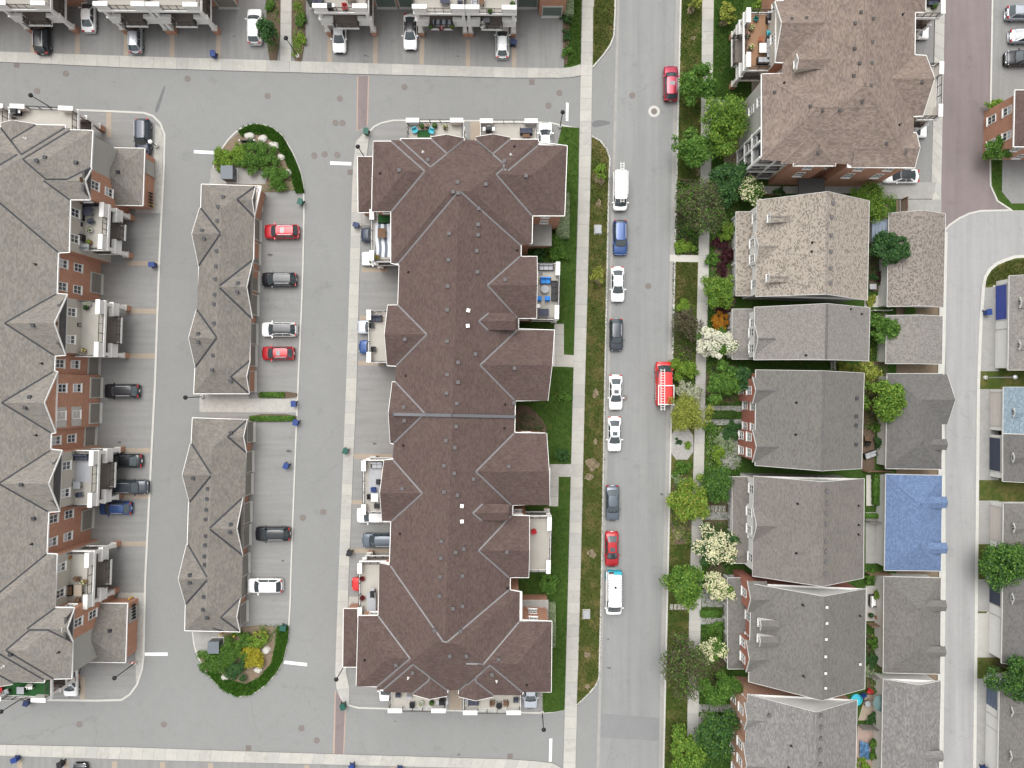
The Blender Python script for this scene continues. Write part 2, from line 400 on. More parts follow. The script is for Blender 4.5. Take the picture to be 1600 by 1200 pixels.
# driveways of the blocks
patch('driveway', [(-300, 165), (0, 168), (162, 173), (225, 177), (246, 188), (256, 210), (254, 300), (242, 600), (227, 900), (224, 1025), (217, 1062), (193, 1093), (150, 1094), (0, 1092), (-300, 1090)], ASPH_DE, .012)
patch('driveway', [(-300, 70), (0, 81), (200, 88), (416, 94), (416, -200), (-300, -200)], ASPH_DN, .012)
patch('driveway', [(477, 97), (800, 107), (879, 107), (879, -200), (477, -200)], ASPH_DN, .012)
patch('driveway', [(-300, 1176), (0, 1181), (200, 1187), (400, 1192), (800, 1202), (850, 1204), (850, 1500), (-300, 1500)], ASPH_DN, .012)
patch('driveway', [(577, 207), (585, 197), (615, 189), (800, 190), (875, 195), (878, 300), (870, 1112), (847, 1114), (700, 1110), (556, 1105), (545, 1090), (546, 900), (558, 600), (565, 350), (576, 235)], ASPH_DE, .012)
ISL = [(328, 287), (331, 265), (339, 245), (352, 222), (370, 203), (388, 194), (407, 193), (426, 198), (444, 213), (460, 240), (472, 270), (477, 300), (474, 450), (467, 600), (456, 888), (455, 940), (452, 988), (445, 1030), (433, 1052), (415, 1072), (393, 1087), (372, 1089), (350, 1080), (327, 1058), (312, 1035), (303, 1012), (300, 987)]
patch('driveway', ISL, ASPH_DE, .012)
# light flush kerbs along the lanes
LK = [(-300, 164), (0, 167), (162, 172), (225, 175), (240, 180), (252, 192), (259, 210), (258, 260), (256, 300), (251, 400), (244, 600), (239, 700), (229, 900), (226, 1025), (224, 1045), (216, 1070), (204, 1086), (190, 1095), (150, 1096), (0, 1094), (-300, 1091)]
ribbon('curb', LK, 0, -.27, .06, CONC_P)
ribbon('curb', chaikin(ISL, 1), 0, -.2, .07, CONC_P)
ribbon('curb', [(577, 204), (584, 197), (596, 191), (615, 187), (800, 188), (862, 191), (878, 195), (905, 200)], 0, -.22, .06, CONC_P)
ribbon('curb', [(524, 1050), (526, 1075), (533, 1092), (545, 1103), (560, 1107), (700, 1111), (800, 1114), (847, 1115), (865, 1113), (884, 1109)], 0, .22, .06, CONC_P)
# street kerbs and gutters
ys = [-300, 0, 200, 400, 600, 800, 1000, 1200, 1500]
ribbon('gutter', [(we(y), y) for y in ys], 0, .38, .03, CONC_G)
ribbon('gutter', [(ee(y), y) for y in ys], 0, -.55, .03, CONC_G)
ribbon('curb', [(ee(y), y) for y in ys], 0, .22, .13, CONC_P)
ribbon('curb', [(963, -200), (962, 20), (960, 57), (954, 72), (944, 86), (927, 106)], 0, -.2, .13, CONC_P)
WK = [(925, 212), (938, 219), (948, 231), (954, 247), (953, 270), (952, 300), (946, 600), (941, 900), (937, 1058), (931, 1072), (920, 1085), (901, 1103)]
ribbon('curb', WK, 0, -.2, .13, CONC_P)
# pavements
walk([(-60, 79), (0, 81), (200, 88), (400, 94), (800, 106), (877, 107)], [(-60, 95), (0, 97), (200, 106), (400, 112), (800, 122), (877, 122)], 1.55)
walk([(877, 107), (894, 105), (907, 101)], [(877, 122), (894, 121), (908, 118)], 1.6)
walk([(911, -60), (910, 0), (907, 125), (904, 300), (895.5, 600), (888, 900), (880, 1200), (878, 1280)], [(930, -60), (928, 0), (925, 125), (922, 300), (914, 600), (907, 900), (899, 1200), (897, 1280)], 1.55)
walk([(1098, -60), (1097, 0), (1094, 275), (1089, 475), (1086, 600), (1085, 667), (1077, 925), (1074, 1100), (1072, 1280)], [(1116, -60), (1115, 0), (1111, 250), (1105, 500), (1102, 600), (1101, 667), (1095, 950), (1091, 1125), (1088, 1280)], 1.6, .11)
walk([(556, 222), (552, 260), (550, 300), (546, 450), (541, 600), (536, 725), (529, 900), (524, 1050)], [(576, 222), (571, 260), (566, 300), (561, 450), (557.5, 600), (552, 725), (545, 900), (541, 1050)], 1.6, .07)
walk([(576, 200), (563, 206), (556, 222)], [(577, 206), (577, 212), (576, 222)], 3, .07)
walk([(524, 1050), (527, 1080), (540, 1100)], [(541, 1050), (546, 1075), (546, 1101)], 2, .07)
walk([(-60, 1161), (0, 1163), (200, 1167), (400, 1174), (800, 1186), (862, 1191), (880, 1201)], [(-60, 1178), (0, 1180), (200, 1186), (400, 1191), (800, 1201), (855, 1205), (872, 1216)], 1.55)
walk([(439, -60), (439, 0), (438, 95)], [(457, -60), (456, 0), (455, 96)], 1.6, .08)
walk([(1461, -60), (1461, 0), (1455, 300), (1453, 308)], [(1477, -60), (1476, 0), (1470, 300), (1470, 331)], 1.6, .08)
walk([(312, 622), (312, 644)], [(465, 623), (465, 645)], 2, .06)
walk([(315, 616), (315, 622)], [(389, 616), (389, 622.5)], 2, .06)
walk([(1046, 398), (1046, 409)], [(1091, 399), (1091, 410)], 2, .115, [STONE])
walk([(881, 554), (881, 573)], [(897, 555), (896, 574)], 2, .1)
walk([(866, 506), (866, 573)], [(881, 506), (881, 573)], 1.5, .1)
walk([(859, 725), (859, 745)], [(893, 725), (892, 745)], 1.5, .1)
walk([(858, 745), (858, 791)], [(873, 745), (872, 791)], 1.5, .1)
walk([(1180, 291), (1180, 303)], [(1460, 292), (1460, 302)], 2.2, .11, [CONC_G, CONC3])
# pavers
patch('paver_crossing', [(558, 119), (577, 119), (575, 196), (557, 205)], PAVER_PE, .010)
patch('paver_crossing', [(560, 119), (575, 119), (573, 197), (559, 203)], PAVER_P, .014)
patch('paver_crossing', [(523, 1077), (541, 1102), (538, 1178), (520, 1178)], PAVER_PE, .010)
patch('paver_crossing', [(525, 1081), (539, 1102), (536, 1178), (523, 1178)], PAVER_P, .014)
for x0, y0, x1, y1 in [(198, 408, 250, 415), (195, 482, 247, 490), (192, 552, 244, 560), (190, 700, 239, 707), (186, 772, 236, 779), (183, 846, 231, 853),
                       (166, 173, 174, 214), (125, 1058, 133, 1094), (565, 418, 607, 425), (562, 493, 590, 500), (560, 564, 600, 571), (553, 709, 613, 717), (549, 781, 580, 788), (546, 857, 610, 864), (735, 190, 750, 224), (702, 1072, 722, 1111)]:
    patch('paver_strip', [(x0, y0), (x1, y0+.3), (x1, y1), (x0, y1)], PAVER_T, .022)
for i, (xa, y0, y1) in enumerate([(49, 40, 82), (118, 42, 84), (194, 45, 87), (266, 48, 90), (338, 50, 93), (512, 56, 100), (583, 58, 101), (656, 60, 103), (728, 62, 105), (800, 62, 107)]):
    patch('paver_strip', [(xa, y0), (xa+7, y0), (xa+6.5, y1), (xa-.5, y1)], PAVER_T, .022)
for xa in (27, 100, 175, 250, 325, 475, 610, 740): patch('paver_strip', [(xa, 1186+xa*.019), (xa+8, 1186+xa*.019), (xa+8, 1280), (xa, 1280)], PAVER_T, .022)
patch('gravel_strip', [(243, 195), (252, 200), (255, 215), (252, 333), (212, 333), (212, 312), (238, 310)], GRAVEL, .03)
patch('gravel_strip', [(228, 926), (227, 1000), (221, 1050), (213, 1075), (211, 1000), (209, 937), (185, 935), (185, 926)], GRAVEL, .03)
patch('gravel_strip', [(564, 333), (582, 333), (582, 352), (564, 352)], GRAVEL, .03)
patch('gravel_strip', [(545, 932), (563, 932), (560, 952), (544, 952)], GRAVEL, .03)
# lawns and beds
patch('lawn', [(878, 198), (905, 200), (903, 300), (895, 600), (887.5, 900), (882, 1109), (866, 1112), (848, 1113), (848, 1070), (790, 1000), (790, 340), (850, 330), (870, 230)], LAWN, .09)
patch('lawn', [(928, -200), (963, -200), (962, 20), (960, 57), (954, 72), (944, 86), (926, 105)], LAWN_B, .1)
patch('lawn', [(p[0]+(0), p[1]) for p in WK]+[(907, 900), (914, 600), (922, 300)], LAWN_B, .1)
patch('lawn', [(892, -200), (911, -200), (907, 101), (894, 105), (881, 107)], LAWN, .09)
patch('lawn', [(ee(-300)+1, -300), (1103, -300), (1097, 0), (1094, 275), (1086, 600), (1077, 925), (1074, 1100), (1068, 1400), (ee(1400)+1, 1400)], LAWN_B, .1)
patch('lawn', [(1121, -300), (1240, -300), (1240, 292), (1400, 300), (1400, 1400), (1084, 1400), (1091, 1125), (1095, 950), (1101, 667), (1105, 500), (1111, 250), (1115, 0)], LAWN_F, .085)
for nm, pts, m in [
    ('garden_bed', [(417, -60), (438, -60), (438, 95), (416, 95)], MULCH), ('garden_bed', [(457, -60), (478, -60), (477, 97), (456, 96)], MULCH),
    ('garden_bed', [(880, -60), (891, -60), (889, 100), (879, 104)], MULCH),
    ('garden_bed', [(333, 258), (345, 235), (372, 207), (400, 197), (430, 205), (455, 235), (473, 280), (475, 300), (333, 300)], SOIL),
    ('garden_bed', [(305, 988), (450, 972), (447, 1022), (430, 1052), (392, 1084), (350, 1078), (325, 1053), (308, 1020)], SOIL),
    ('garden_bed', [(403, 612), (465, 612), (465, 622), (403, 622)], MULCH), ('garden_bed', [(390, 647), (464, 647), (464, 659), (390, 659)], MULCH),
    ('garden_bed', [(806, 630), (830, 635), (855, 665), (852, 680), (806, 680)], MULCH), ('garden_bed', [(1055, 280), (1093, 280), (1091, 398), (1055, 398)], MULCH),
    ('garden_bed', [(1050, 480), (1088, 480), (1086, 565), (1049, 565)], MULCH), ('pebble_bed', [(1048, 668), (1083, 668), (1083, 718), (1047, 718)], GRAVEL2),
    ('pebble_bed', [(1120, 670), (1158, 665), (1158, 735), (1120, 730)], GRAVEL2), ('garden_bed', [(1104, 880), (1104, 930), (1135, 930), (1135, 880)], MULCH),
    ('garden_bed', [(1112, 375), (1150, 375), (1150, 500), (1110, 500)], MULCH), ('garden_bed', [(1102, 570), (1162, 570), (1162, 630), (1101, 630)], MULCH),
    ('garden_bed', [(1049, 740), (1083, 745), (1080, 850), (1046, 850)], MULCH), ('garden_bed', [(1130, 215), (1165, 215), (1165, 265), (1130, 265)], SOIL),
    ('garden_bed', [(1100, 740), (1150, 740), (1148, 870), (1098, 870)], MULCH), ('garden_bed', [(1094, 1000), (1135, 1000), (1130, 1090), (1092, 1090)], MULCH)]:
    patch(nm, chaikin(pts, 1, True), m, .104)
# lanes and yards on the right
AL = [(1477, 362), (1484, 353), (1500, 342), (1515, 335), (1532, 331), (1580, 330), (1760, 332), (1760, 399), (1600, 399), (1585, 400), (1570, 405), (1556, 411), (1545, 420), (1537, 433), (1534, 448), (1530, 500), (1526, 600), (1523, 900), (1520, 1200), (1517, 1400), (1468, 1400), (1471, 1200), (1475, 900), (1477, 625)]
patch('paver_lane', [(1477, -300), (1551, -300), (1549, 0), (1545, 225), (1546, 290), (1557, 315), (1580, 330), (1532, 331), (1515, 335), (1500, 342), (1484, 353), (1473, 366), (1470, 331), (1476, 0)], PAVER_P, .01)
patch('alley', AL, ASPH_AL, .016)
ribbon('curb', [(1760, 398), (1600, 398), (1585, 399), (1570, 404), (1556, 410), (1545, 419), (1537, 432), (1534, 448), (1530, 500), (1526, 600), (1523, 900), (1520, 1200), (1517, 1400)], 0, .42, .07, CONC_P)
ribbon('curb', [(1473, 366), (1484, 353), (1500, 342), (1515, 335), (1532, 331), (1580, 330), (1760, 331)], 0, .25, .05, CONC_P)
ribbon('curb', [(1549, -200), (1549, 0), (1545, 225), (1546, 290), (1557, 315), (1580, 330)], 0, .22, .08, CONC_P)
ribbon('garage_apron', [(1477, 362), (1472, 600), (1474, 900), (1470, 1200), (1468, 1400)], .3, -.6, .05, CONC_P)
patch('driveway', [(1550, -200), (1760, -200), (1760, 158), (1549, 158)], ASPH_DN, .03)
patch('lawn', [(1546, 158), (1760, 158), (1760, 330), (1582, 329), (1559, 315), (1548, 290), (1546, 225)], LAWN, .06)
patch('driveway', [(1566, 238), (1760, 238), (1760, 318), (1580, 318), (1565, 300)], ASPH_DN, .07)
patch('lawn', [(1534, 449), (1538, 433), (1546, 421), (1557, 412), (1571, 406), (1600, 400), (1760, 400), (1760, 1500), (1518, 1500), (1521, 1200), (1524, 900), (1527, 600)], LAWN_B, .05)
for p in ([(1532, 450), (1560, 448), (1560, 580), (1528, 580)], [(1527, 608), (1560, 608), (1560, 750), (1526, 750)], [(1526, 782), (1560, 782), (1560, 850), (1524, 850)], [(1524, 905), (1560, 905), (1560, 955), (1523, 955)], [(1522, 1060), (1560, 1060), (1560, 1300), (1520, 1300)]):
    patch('paver_driveway', p, PAVER_G, .062)
patch('concrete_driveway', [(1523, 958), (1560, 958), (1560, 1027), (1522, 1027)], CONC, .062)
patch('driveway', [(1370, 285), (1462, 285), (1456, 311), (1370, 311)], CONC_G, .1)
patch('driveway', [(1418, -200), (1462, -200), (1455, 292), (1384, 292), (1400, 200), (1418, 200)], ASPH_DN, .095)
patch('side_yard_paving', [(1405, 312), (1470, 312), (1470, 335), (1405, 335)], CONC_G, .12)
for pts, m in [([(1350, 470), (1388, 455), (1388, 480), (1350, 480)], STONE), ([(1353, 742), (1366, 742), (1366, 790), (1353, 790)], STONE), ([(1352, 800), (1372, 800), (1372, 880), (1352, 880)], CONC_G),
               ([(1352, 1085), (1378, 1085), (1378, 1125), (1340, 1125)], PAVER_T), ([(1340, 1132), (1372, 1132), (1368, 1200), (1335, 1200)], PAVER_PE), ([(1352, 915), (1380, 915), (1378, 970), (1352, 970)], GRAVEL),
               ([(1348, 672), (1366, 672), (1366, 735), (1346, 735)], MULCH), ([(1354, 990), (1380, 990), (1380, 1085), (1354, 1085)], MULCH), ([(1345, 565), (1386, 565), (1386, 672), (1345, 672)], MULCH), ([(1358, 320), (1388, 320), (1388, 455), (1358, 455)], MULCH)]:
    patch('yard_paving' if m is not MULCH else 'garden_bed', pts, m, .11)
# front paths of the houses
for pts in ([(1096, 920), (1135, 922), (1135, 948), (1096, 948)], [(1100, 634), (1160, 634), (1160, 643), (1100, 643)], [(1100, 655), (1160, 655), (1160, 664), (1100, 664)], [(1098, 800), (1145, 800), (1145, 812), (1098, 812)], [(1092, 960), (1135, 960), (1135, 975), (1092, 975)],
            [(1091, 1100), (1150, 1100), (1150, 1112), (1091, 1112)], [(1091, 1119), (1150, 1119), (1150, 1131), (1091, 1131)], [(1049, 630), (1086, 632), (1086, 641), (1049, 641)], [(1110, 155), (1175, 160), (1175, 172), (1110, 168)]):
    patch('front_path', pts, PAVER_G if random.random() < .5 else CONC_G, .115)
for y in (798, 944): 
    base = patch('stepping_path', [(1046, y+138-138), (1077, y), (1077, y+9), (1046, y+9)] if y == 944 else [(1103, y-9), (1134, y-9), (1134, y+2), (1103, y+2)], SOIL, .106)
    x0 = 1046 if y == 944 else 1104
    for i in range(5): patch('stepping_stone', [(x0+i*6+.6, y-.5 if y == 944 else y-8), (x0+i*6+5, y-.5 if y == 944 else y-8), (x0+i*6+5, y+8 if y == 944 else y+1), (x0+i*6+.6, y+8 if y == 944 else y+1)], STONE if y == 944 else CONC3, .125, parent=base)
# painted stop lines, iron covers
for p in ([(303, 234.5), (342, 236.5), (342, 241.5), (303, 239.5)], [(516, 252), (549, 253.5), (549, 258.5), (516, 257.5)], [(884.5, 160), (888.5, 161), (888, 189), (884, 189)], [(226, 1019.5), (262, 1019.5), (262, 1024.5), (226, 1024.5)], [(444, 1032), (480, 1036), (479.5, 1041), (443, 1037)], [(858.5, 1154), (863, 1154), (862, 1190), (857.5, 1190)]):
    patch('stop_line', p, PAINTW, .018, 0)
cov = MB().lathe((0, 0, 0), [(.42, 0), (.42, .02), (.36, .022), (.36, .014), (.05, .016)], 16).mesh('manhole_cover', IRON)
for i, (x, y) in enumerate([(103, 115), (58, 142), (293, 123), (418, 150), (531, 154), (524, 192), (535, 192), (632, 136), (491, 243), (507, 241), (527, 242), (857, 165), (1022, 174), (988, 149), (473, 809), (505, 800), (124, 1132), (256, 1132), (471, 1138), (495, 1157), (1013, 447), (976, 622), (874, 145)]):
    o = link('manhole_cover', cov, None, P(x, y, .012)); o['kind'] = 'structure'
o = MB().lathe(P(1022, 174, 0), [(.78, 0), (.78, .011), (.1, .012)], 24).build('manhole_collar', CONC_P); o['kind'] = 'structure'
gr = MB()
gr.box((0, 0, .0), (.72, .72, .02))
for i in range(6): gr.box((-.28+i*.112, 0, .016), (.05, .62, .02))
grm = gr.mesh('catch_basin', IRON)
for x, y in [(26, 101), (547, 269), (831, 128), (388, 1169), (797, 1182)]:
    o = link('catch_basin', grm, None, P(x, y, .02)); o['kind'] = 'structure'

patch('utility_pad', [(330, 264), (345, 261), (378, 262), (420, 268), (415, 288), (329, 288)], CONC_G, .112)
patch('utility_pad', [(302, 986), (348, 986), (346, 1008), (325, 1018), (312, 1025), (305, 1010)], CONC_G, .112)
# oil stains and tyre scuffs
STAIN = M('oil_stain', (.10, .099, .097), .8, .3, 1.5, .3, 6)
for x, y, rx in [(187, 691, 4), (422, 398, 5), (440, 905, 5), (585, 693, 4.5), (571, 87, 3.5), (575, 88, 2.5), (716, 88, 3), (366, 57, 2.5), (950, 999, 3), (951, 1043, 4), (1034, 772, 4), (452, 705, 6), (442, 876, 4), (178, 128, 1.5), (948, 489, 3), (963, 477, 2), (160, 352, 3), (605, 395, 2), (617, 1127, 2), (717, 1179, 3), (953, 952, 3)]:
    n = 9; patch('oil_stain', chaikin([(x+rx*math.cos(6.283*i/n)*random.uniform(.35, 1.1), y+rx*.6*math.sin(6.283*i/n)*random.uniform(.35, 1.1)) for i in range(n)], 2, True), STAIN, .0165, 0)
# ================================================================ building kit
def clip(poly, a, b, c):
    out = []; n = len(poly)
    for i in range(n):
        p, q = poly[i], poly[(i+1) % n]; dp, dq = a*p[0]+b*p[1]+c, a*q[0]+b*q[1]+c
        if dp >= -1e-9: out.append(p)
        if (dp > 1e-9 and dq < -1e-9) or (dp < -1e-9 and dq > 1e-9):
            t = dp/(dp-dq); out.append((p[0]+(q[0]-p[0])*t, p[1]+(q[1]-p[1])*t))
    return out
def area(pts): return sum(pts[i][0]*pts[(i+1) % len(pts)][1]-pts[(i+1) % len(pts)][0]*pts[i][1] for i in range(len(pts)))/2
def inset(pts, d):
    n = len(pts); o = []
    for i in range(n):
        a, b, c = Vector(pts[i-1]), Vector(pts[i]), Vector(pts[(i+1) % n])
        e, f = (b-a).normalized(), (c-b).normalized(); n1, n2 = Vector((-e.y, e.x)), Vector((-f.y, f.x))
        m = n1+n2; k = 1+n1.dot(n2); o.append(tuple(b+m*(d/max(k, .3))))
    return o
class Prim:
    def __init__(s, pts, pitch, he, gm):
        s.pts, s.he, s.gm = pts, he, gm; n = len(pts); s.rake = None
        if area(pts) < 0:
            s.pts = pts[::-1]; pitch = [pitch[(n-2-j) % n] for j in range(n)]
        s.pitch = pitch; s.planes = []; s.edges = []
        for i in range(n):
            p, q = s.pts[i], s.pts[(i+1) % n]; L = math.hypot(q[0]-p[0], q[1]-p[1])
            nx, ny = -(q[1]-p[1])/L, (q[0]-p[0])/L; d0 = -(nx*p[0]+ny*p[1])
            s.edges.append((nx, ny, d0))
            s.planes.append(None if pitch[i] in (None, 'x') else (pitch[i]*nx, pitch[i]*ny, pitch[i]*d0+he))
        s.facets = []
        for i, pl in enumerate(s.planes):
            if pl is None: continue
            f = s.pts
            for j, q in enumerate(s.planes):
                if q is None or j == i: continue
                f = clip(f, q[0]-pl[0], q[1]-pl[1], q[2]-pl[2])
                if len(f) < 3: break
            if len(f) >= 3 and abs(area(f)) > 1e-3: s.facets.append((pl, f))
    def inside(s, x, y, e=1e-6): return all(a*x+b*y+c >= -e for a, b, c in s.edges)
    def z(s, x, y): return min(p[0]*x+p[1]*y+p[2] for p in s.planes if p)
def evalp(pl, x, y): return pl[0]*x+pl[1]*y+pl[2]
def seg_clip(poly, p, d):
    t0, t1 = -1e9, 1e9; n = len(poly); sg = 1 if area(poly) > 0 else -1
    for i in range(n):
        a, b = poly[i], poly[(i+1) % n]; nx, ny = -(b[1]-a[1])*sg, (b[0]-a[0])*sg
        den = nx*d[0]+ny*d[1]; num = nx*(p[0]-a[0])+ny*(p[1]-a[1])
        if abs(den) < 1e-12:
            if num < -1e-9: return None
            continue
        t = -num/den
        if den > 0: t0 = max(t0, t)
        else: t1 = min(t1, t)
    return (t0, t1) if t1-t0 > .02 else None

class Roof:
    def __init__(s, root, he): s.root, s.he, s.prims, s.k = root, he, [], 0
    def prim(s, px, pitch, he=None, gm=None):
        h = s.he if he is None else he; s.k += 1
        pr = Prim([P2(x, y, h) for x, y in px], pitch, h+.004*s.k, gm); s.prims.append(pr); return pr
    def z(s, x, y, skip=None):
        b = None
        for p in s.prims:
            if p is not skip and p.inside(x, y):
                v = p.z(x, y); b = v if b is None or v > b else b
        return b
    def at(s, px, py):                # pixel -> point on the roof
        h = s.he+1
        for _ in range(8):
            v = P(px, py, h); z = s.z(v.x, v.y); h = z if z is not None else s.he
        return P(px, py, h)
    def creases(s):
        F = [(i, pl, f) for i, pr in enumerate(s.prims) for pl, f in pr.facets]; V, R = [], []
        for a in range(len(F)):
            for b in range(a+1, len(F)):
                ia, pa, fa = F[a]; ib, pb, fb = F[b]
                A, B, C = pa[0]-pb[0], pa[1]-pb[1], pa[2]-pb[2]; q = A*A+B*B
                if q < 1e-4: continue
                p0 = (-A*C/q, -B*C/q); l = math.sqrt(q); d = (-B/l, A/l)
                e = [(x*1.0, y*1.0) for x, y in fa]
                sa, sb = seg_clip(fa, (p0[0], p0[1]), d), seg_clip(fb, p0, d)
                if ia == ib:
                    if sa is None and sb is None: continue
                    # shared boundary: clip with a slightly eroded tolerance
                    t0 = [x[0]*d[0]+x[1]*d[1]-(p0[0]*d[0]+p0[1]*d[1]) for x in fa if abs(A*x[0]+B*x[1]+C)/l < 1e-3]
                    if len(t0) < 2: continue
                    t0, t1 = min(t0), max(t0)
                else:
                    if not sa or not sb: continue
                    t0, t1 = max(sa[0], sb[0]), min(sa[1], sb[1])
                if t1-t0 < .15: continue
                n = max(4, int((t1-t0)/.25)); run = None
                for k in range(n+1):
                    ok = False
                    if k < n:
                        t = t0+(k+.5)*(t1-t0)/n; x, y = p0[0]+d[0]*t, p0[1]+d[1]*t
                        zz = s.z(x, y); ok = zz is not None and zz-evalp(pa, x, y) < .03
                    if ok and run is None: run = t0+k*(t1-t0)/n
                    if not ok and run is not None:
                        te = t0+k*(t1-t0)/n
                        if te-run > .3: (R if ia == ib else V).append((pa, pb, (p0[0]+d[0]*run, p0[1]+d[1]*run), (p0[0]+d[0]*te, p0[1]+d[1]*te)))
                        run = None
        return V, R
    def strip(s, segs, w, up, fn, name, m):
        for pa, pb, p, q in segs:
            b = MB(); L = math.hypot(q[0]-p[0], q[1]-p[1]); nx, ny = -(q[1]-p[1])/L*w, (q[0]-p[0])/L*w
            def pt(c, sgn):
                x, y = c[0]+nx*sgn, c[1]+ny*sgn; return (x, y, fn(evalp(pa, x, y), evalp(pb, x, y))+up)
            for sg in (1, -1): b.poly([pt(p, 0), pt(q, 0), pt(q, sg), pt(p, sg)] if sg < 0 else [pt(q, 0), pt(p, 0), pt(p, sg), pt(q, sg)])
            b.build(name, m, s.root)
    def finish(s, mat, valley=None, ridge=None, vw=.16, rake=None):
        b = MB()
        for pr in s.prims:
            for pl, f in pr.facets:
                b.poly([(x, y, evalp(pl, x, y)) for x, y in (f if area(f) > 0 else f[::-1])])
            n = len(pr.pts)
            for i in range(n):
                if pr.pitch[i] is not None or pr.gm is None: continue
                p, q = Vector(pr.pts[i]), Vector(pr.pts[(i+1) % n]); d = q-p; L = d.length; nx, ny, _ = pr.edges[i]
                mid = (p+q)/2
                zo = s.z(mid.x-nx*.1, mid.y-ny*.1, pr)
                if zo is not None and zo > pr.z(mid.x, mid.y)-.05: continue
                ts = {0., 1.}
                for pl, f in pr.facets:
                    for x, y in f:
                        if abs(pr.edges[i][0]*x+pr.edges[i][1]*y+pr.edges[i][2]) < 1e-4: ts.add(round(((x-p.x)*d.x+(y-p.y)*d.y)/L/L, 5))
                ts = sorted(ts); In = Vector((nx, ny))*.22
                top = [(p+d*t) for t in ts]
                pts = [(*(t+In), pr.z(*t)-.06) for t in top]; pts += [(*(q+In), pr.he-.25), (*(p+In), pr.he-.25)]
                MB().poly(pts[::-1]).build('gable_wall', pr.gm, s.root)
                for a, c in zip(top, top[1:]):
                    za, zc = pr.z(*a), pr.z(*c)
                    MB().bar((*(a-In*.1), za-.09), (*(c-In*.1), zc-.09), .05, .2).build('rake_board', pr.rake or rake or WHITE, s.root)
        b.build('roof', mat, s.root)
        V, R = s.creases()
        if valley: s.strip(V, vw, .014, max, 'valley_flashing', valley)
        if ridge: s.strip(R, .16, .03, min, 'ridge_cap', ridge)
    def vents(s, pts, me, name='roof_vent'):
        for x, y in pts:
            v = s.at(x, y); put(name, me, s.root, v, random.uniform(-.2, .2)-.03)

def gutters(root, out, he, m=None, rf=None, w=.08):
    n = len(out); pts = out if area(out) > 0 else out[::-1]
    for i in range(n):
        p, q = Vector(pts[i]), Vector(pts[(i+1) % n]); d = (q-p).normalized(); nn = Vector((-d.y, d.x)); mid = (p+q)/2+nn*.03
        if rf:
            z = rf.z(*mid)
            if z is not None and z > he+.35: continue
        a, c = p-nn*w*.4-d*w*.3, q-nn*w*.4+d*w*.3
        MB().bar((*a, he-.07), (*c, he-.07), w, .2).build('gutter', m or WHITE, root)

# window, doors
def win_mesh(w, h, blind=False, bars=2):
    f = MB(); t = .09
    for sx in (-1, 1): f.box((sx*(w/2), 0, 0), (t, .1, h+t))
    for sz in (-1, 0, 1): f.box((0, 0, sz*h/2), (w+t, .1 if sz else .07, t if sz else .07))
    for k in range(1, bars): f.box((-w/2+w*k/bars, 0, 0), (.045, .06, h))
    f.box((0, -.05, -h/2-.08), (w+.25, .2, .08))
    g = MB().box((0, .02, h*.25), (w, .03, h*.5-.06)); g2 = MB().box((0, .02, -h*.25), (w, .03, h*.5-.06))
    return f.mesh('window', WHITE), g.mesh('pane', GLASS_B if blind else GLASS), g2.mesh('pane', GLASS)
WIN = {'a': win_mesh(1.0, 1.5), 'b': win_mesh(1.0, 1.5, True), 'w': win_mesh(1.7, 1.9), 's': win_mesh(.75, .9)}
def window(root, p, ang, kind='a'):
    """ang: rotation so that the mesh's -Y looks outwards"""
    f, g, g2 = WIN[kind]; o = put('window', f, root, p, ang)
    link('pane', g, o); link('pane', g2, o); return o
GDOOR = {}
def gdoor_mesh(m, w=2.5, h=2.15):
    if (m.name, w) not in GDOOR:
        b = MB()
        for k in range(4): b.box((0, -.03, h/8+k*h/4), (w, .06, h/4-.03))
        f = MB()
        for sx in (-1, 1): f.box((sx*(w/2+.07), -.05, h/2), (.14, .14, h))
        f.box((0, -.05, h+.08), (w+.28, .14, .16)); f.box((0, -.2, .03), (w+.3, .4, .06))
        GDOOR[(m.name, w)] = (b.mesh('garage_door', m), f.mesh('door_frame', CONC_P if w > 2 else WHITE))
    return GDOOR[(m.name, w)]
def gdoor(root, p, ang, m, w=2.5, h=2.15):
    d, f = gdoor_mesh(m, w, h); o = put('garage_door', d, root, p, ang); link('door_frame', f, o); return o

def walls(root, out, he, ins=.35, mat=None, over={}, win=(), cols=2.7, doors=(), doormat=None, skip=(), blind=.3, base=None):
    """out: eave outline (world xy, CCW after fix); over: edge index -> material; win: window centre heights; doors: edge indices with garage doors"""
    pts = inset(out, ins); n = len(pts)
    for i in range(n):
        p, q = pts[i], pts[(i+1) % n]; m = over.get(i, mat)
        MB().poly([(p[0], p[1], -.05), (q[0], q[1], -.05), (q[0], q[1], he), (p[0], p[1], he)]).build('wall', m, root)
    MB().poly([(x, y, he-.16) for x, y in out]).build('soffit', WHITE_B, root)
    for i in range(n):
        p, q = Vector(pts[i]), Vector(pts[(i+1) % n]); d = q-p; L = d.length
        if L < 1.7 or i in skip: continue
        d /= L; o = Vector((d.y, -d.x)); ang = math.atan2(o.y, o.x)+math.pi/2; c = max(1, int(L/cols))
        for k in range(c):
            m = p+d*(L*(k+.5)/c)
            for z in win: window(root, (*(m+o*.03), z), ang, 'b' if random.random() < blind else 'a')
        if i in doors:
            c = max(1, int(L/3.0))
            for k in range(c): gdoor(root, (*(p+d*(L*(k+.5)/c)+o*.03), 0), ang, doormat or DOOR_T)
    return pts
def outline(px, he):
    o = [P2(x, y, he) for x, y in px]; assert area(o) > 0, 'outline must run counter-clockwise seen from above'
    return o

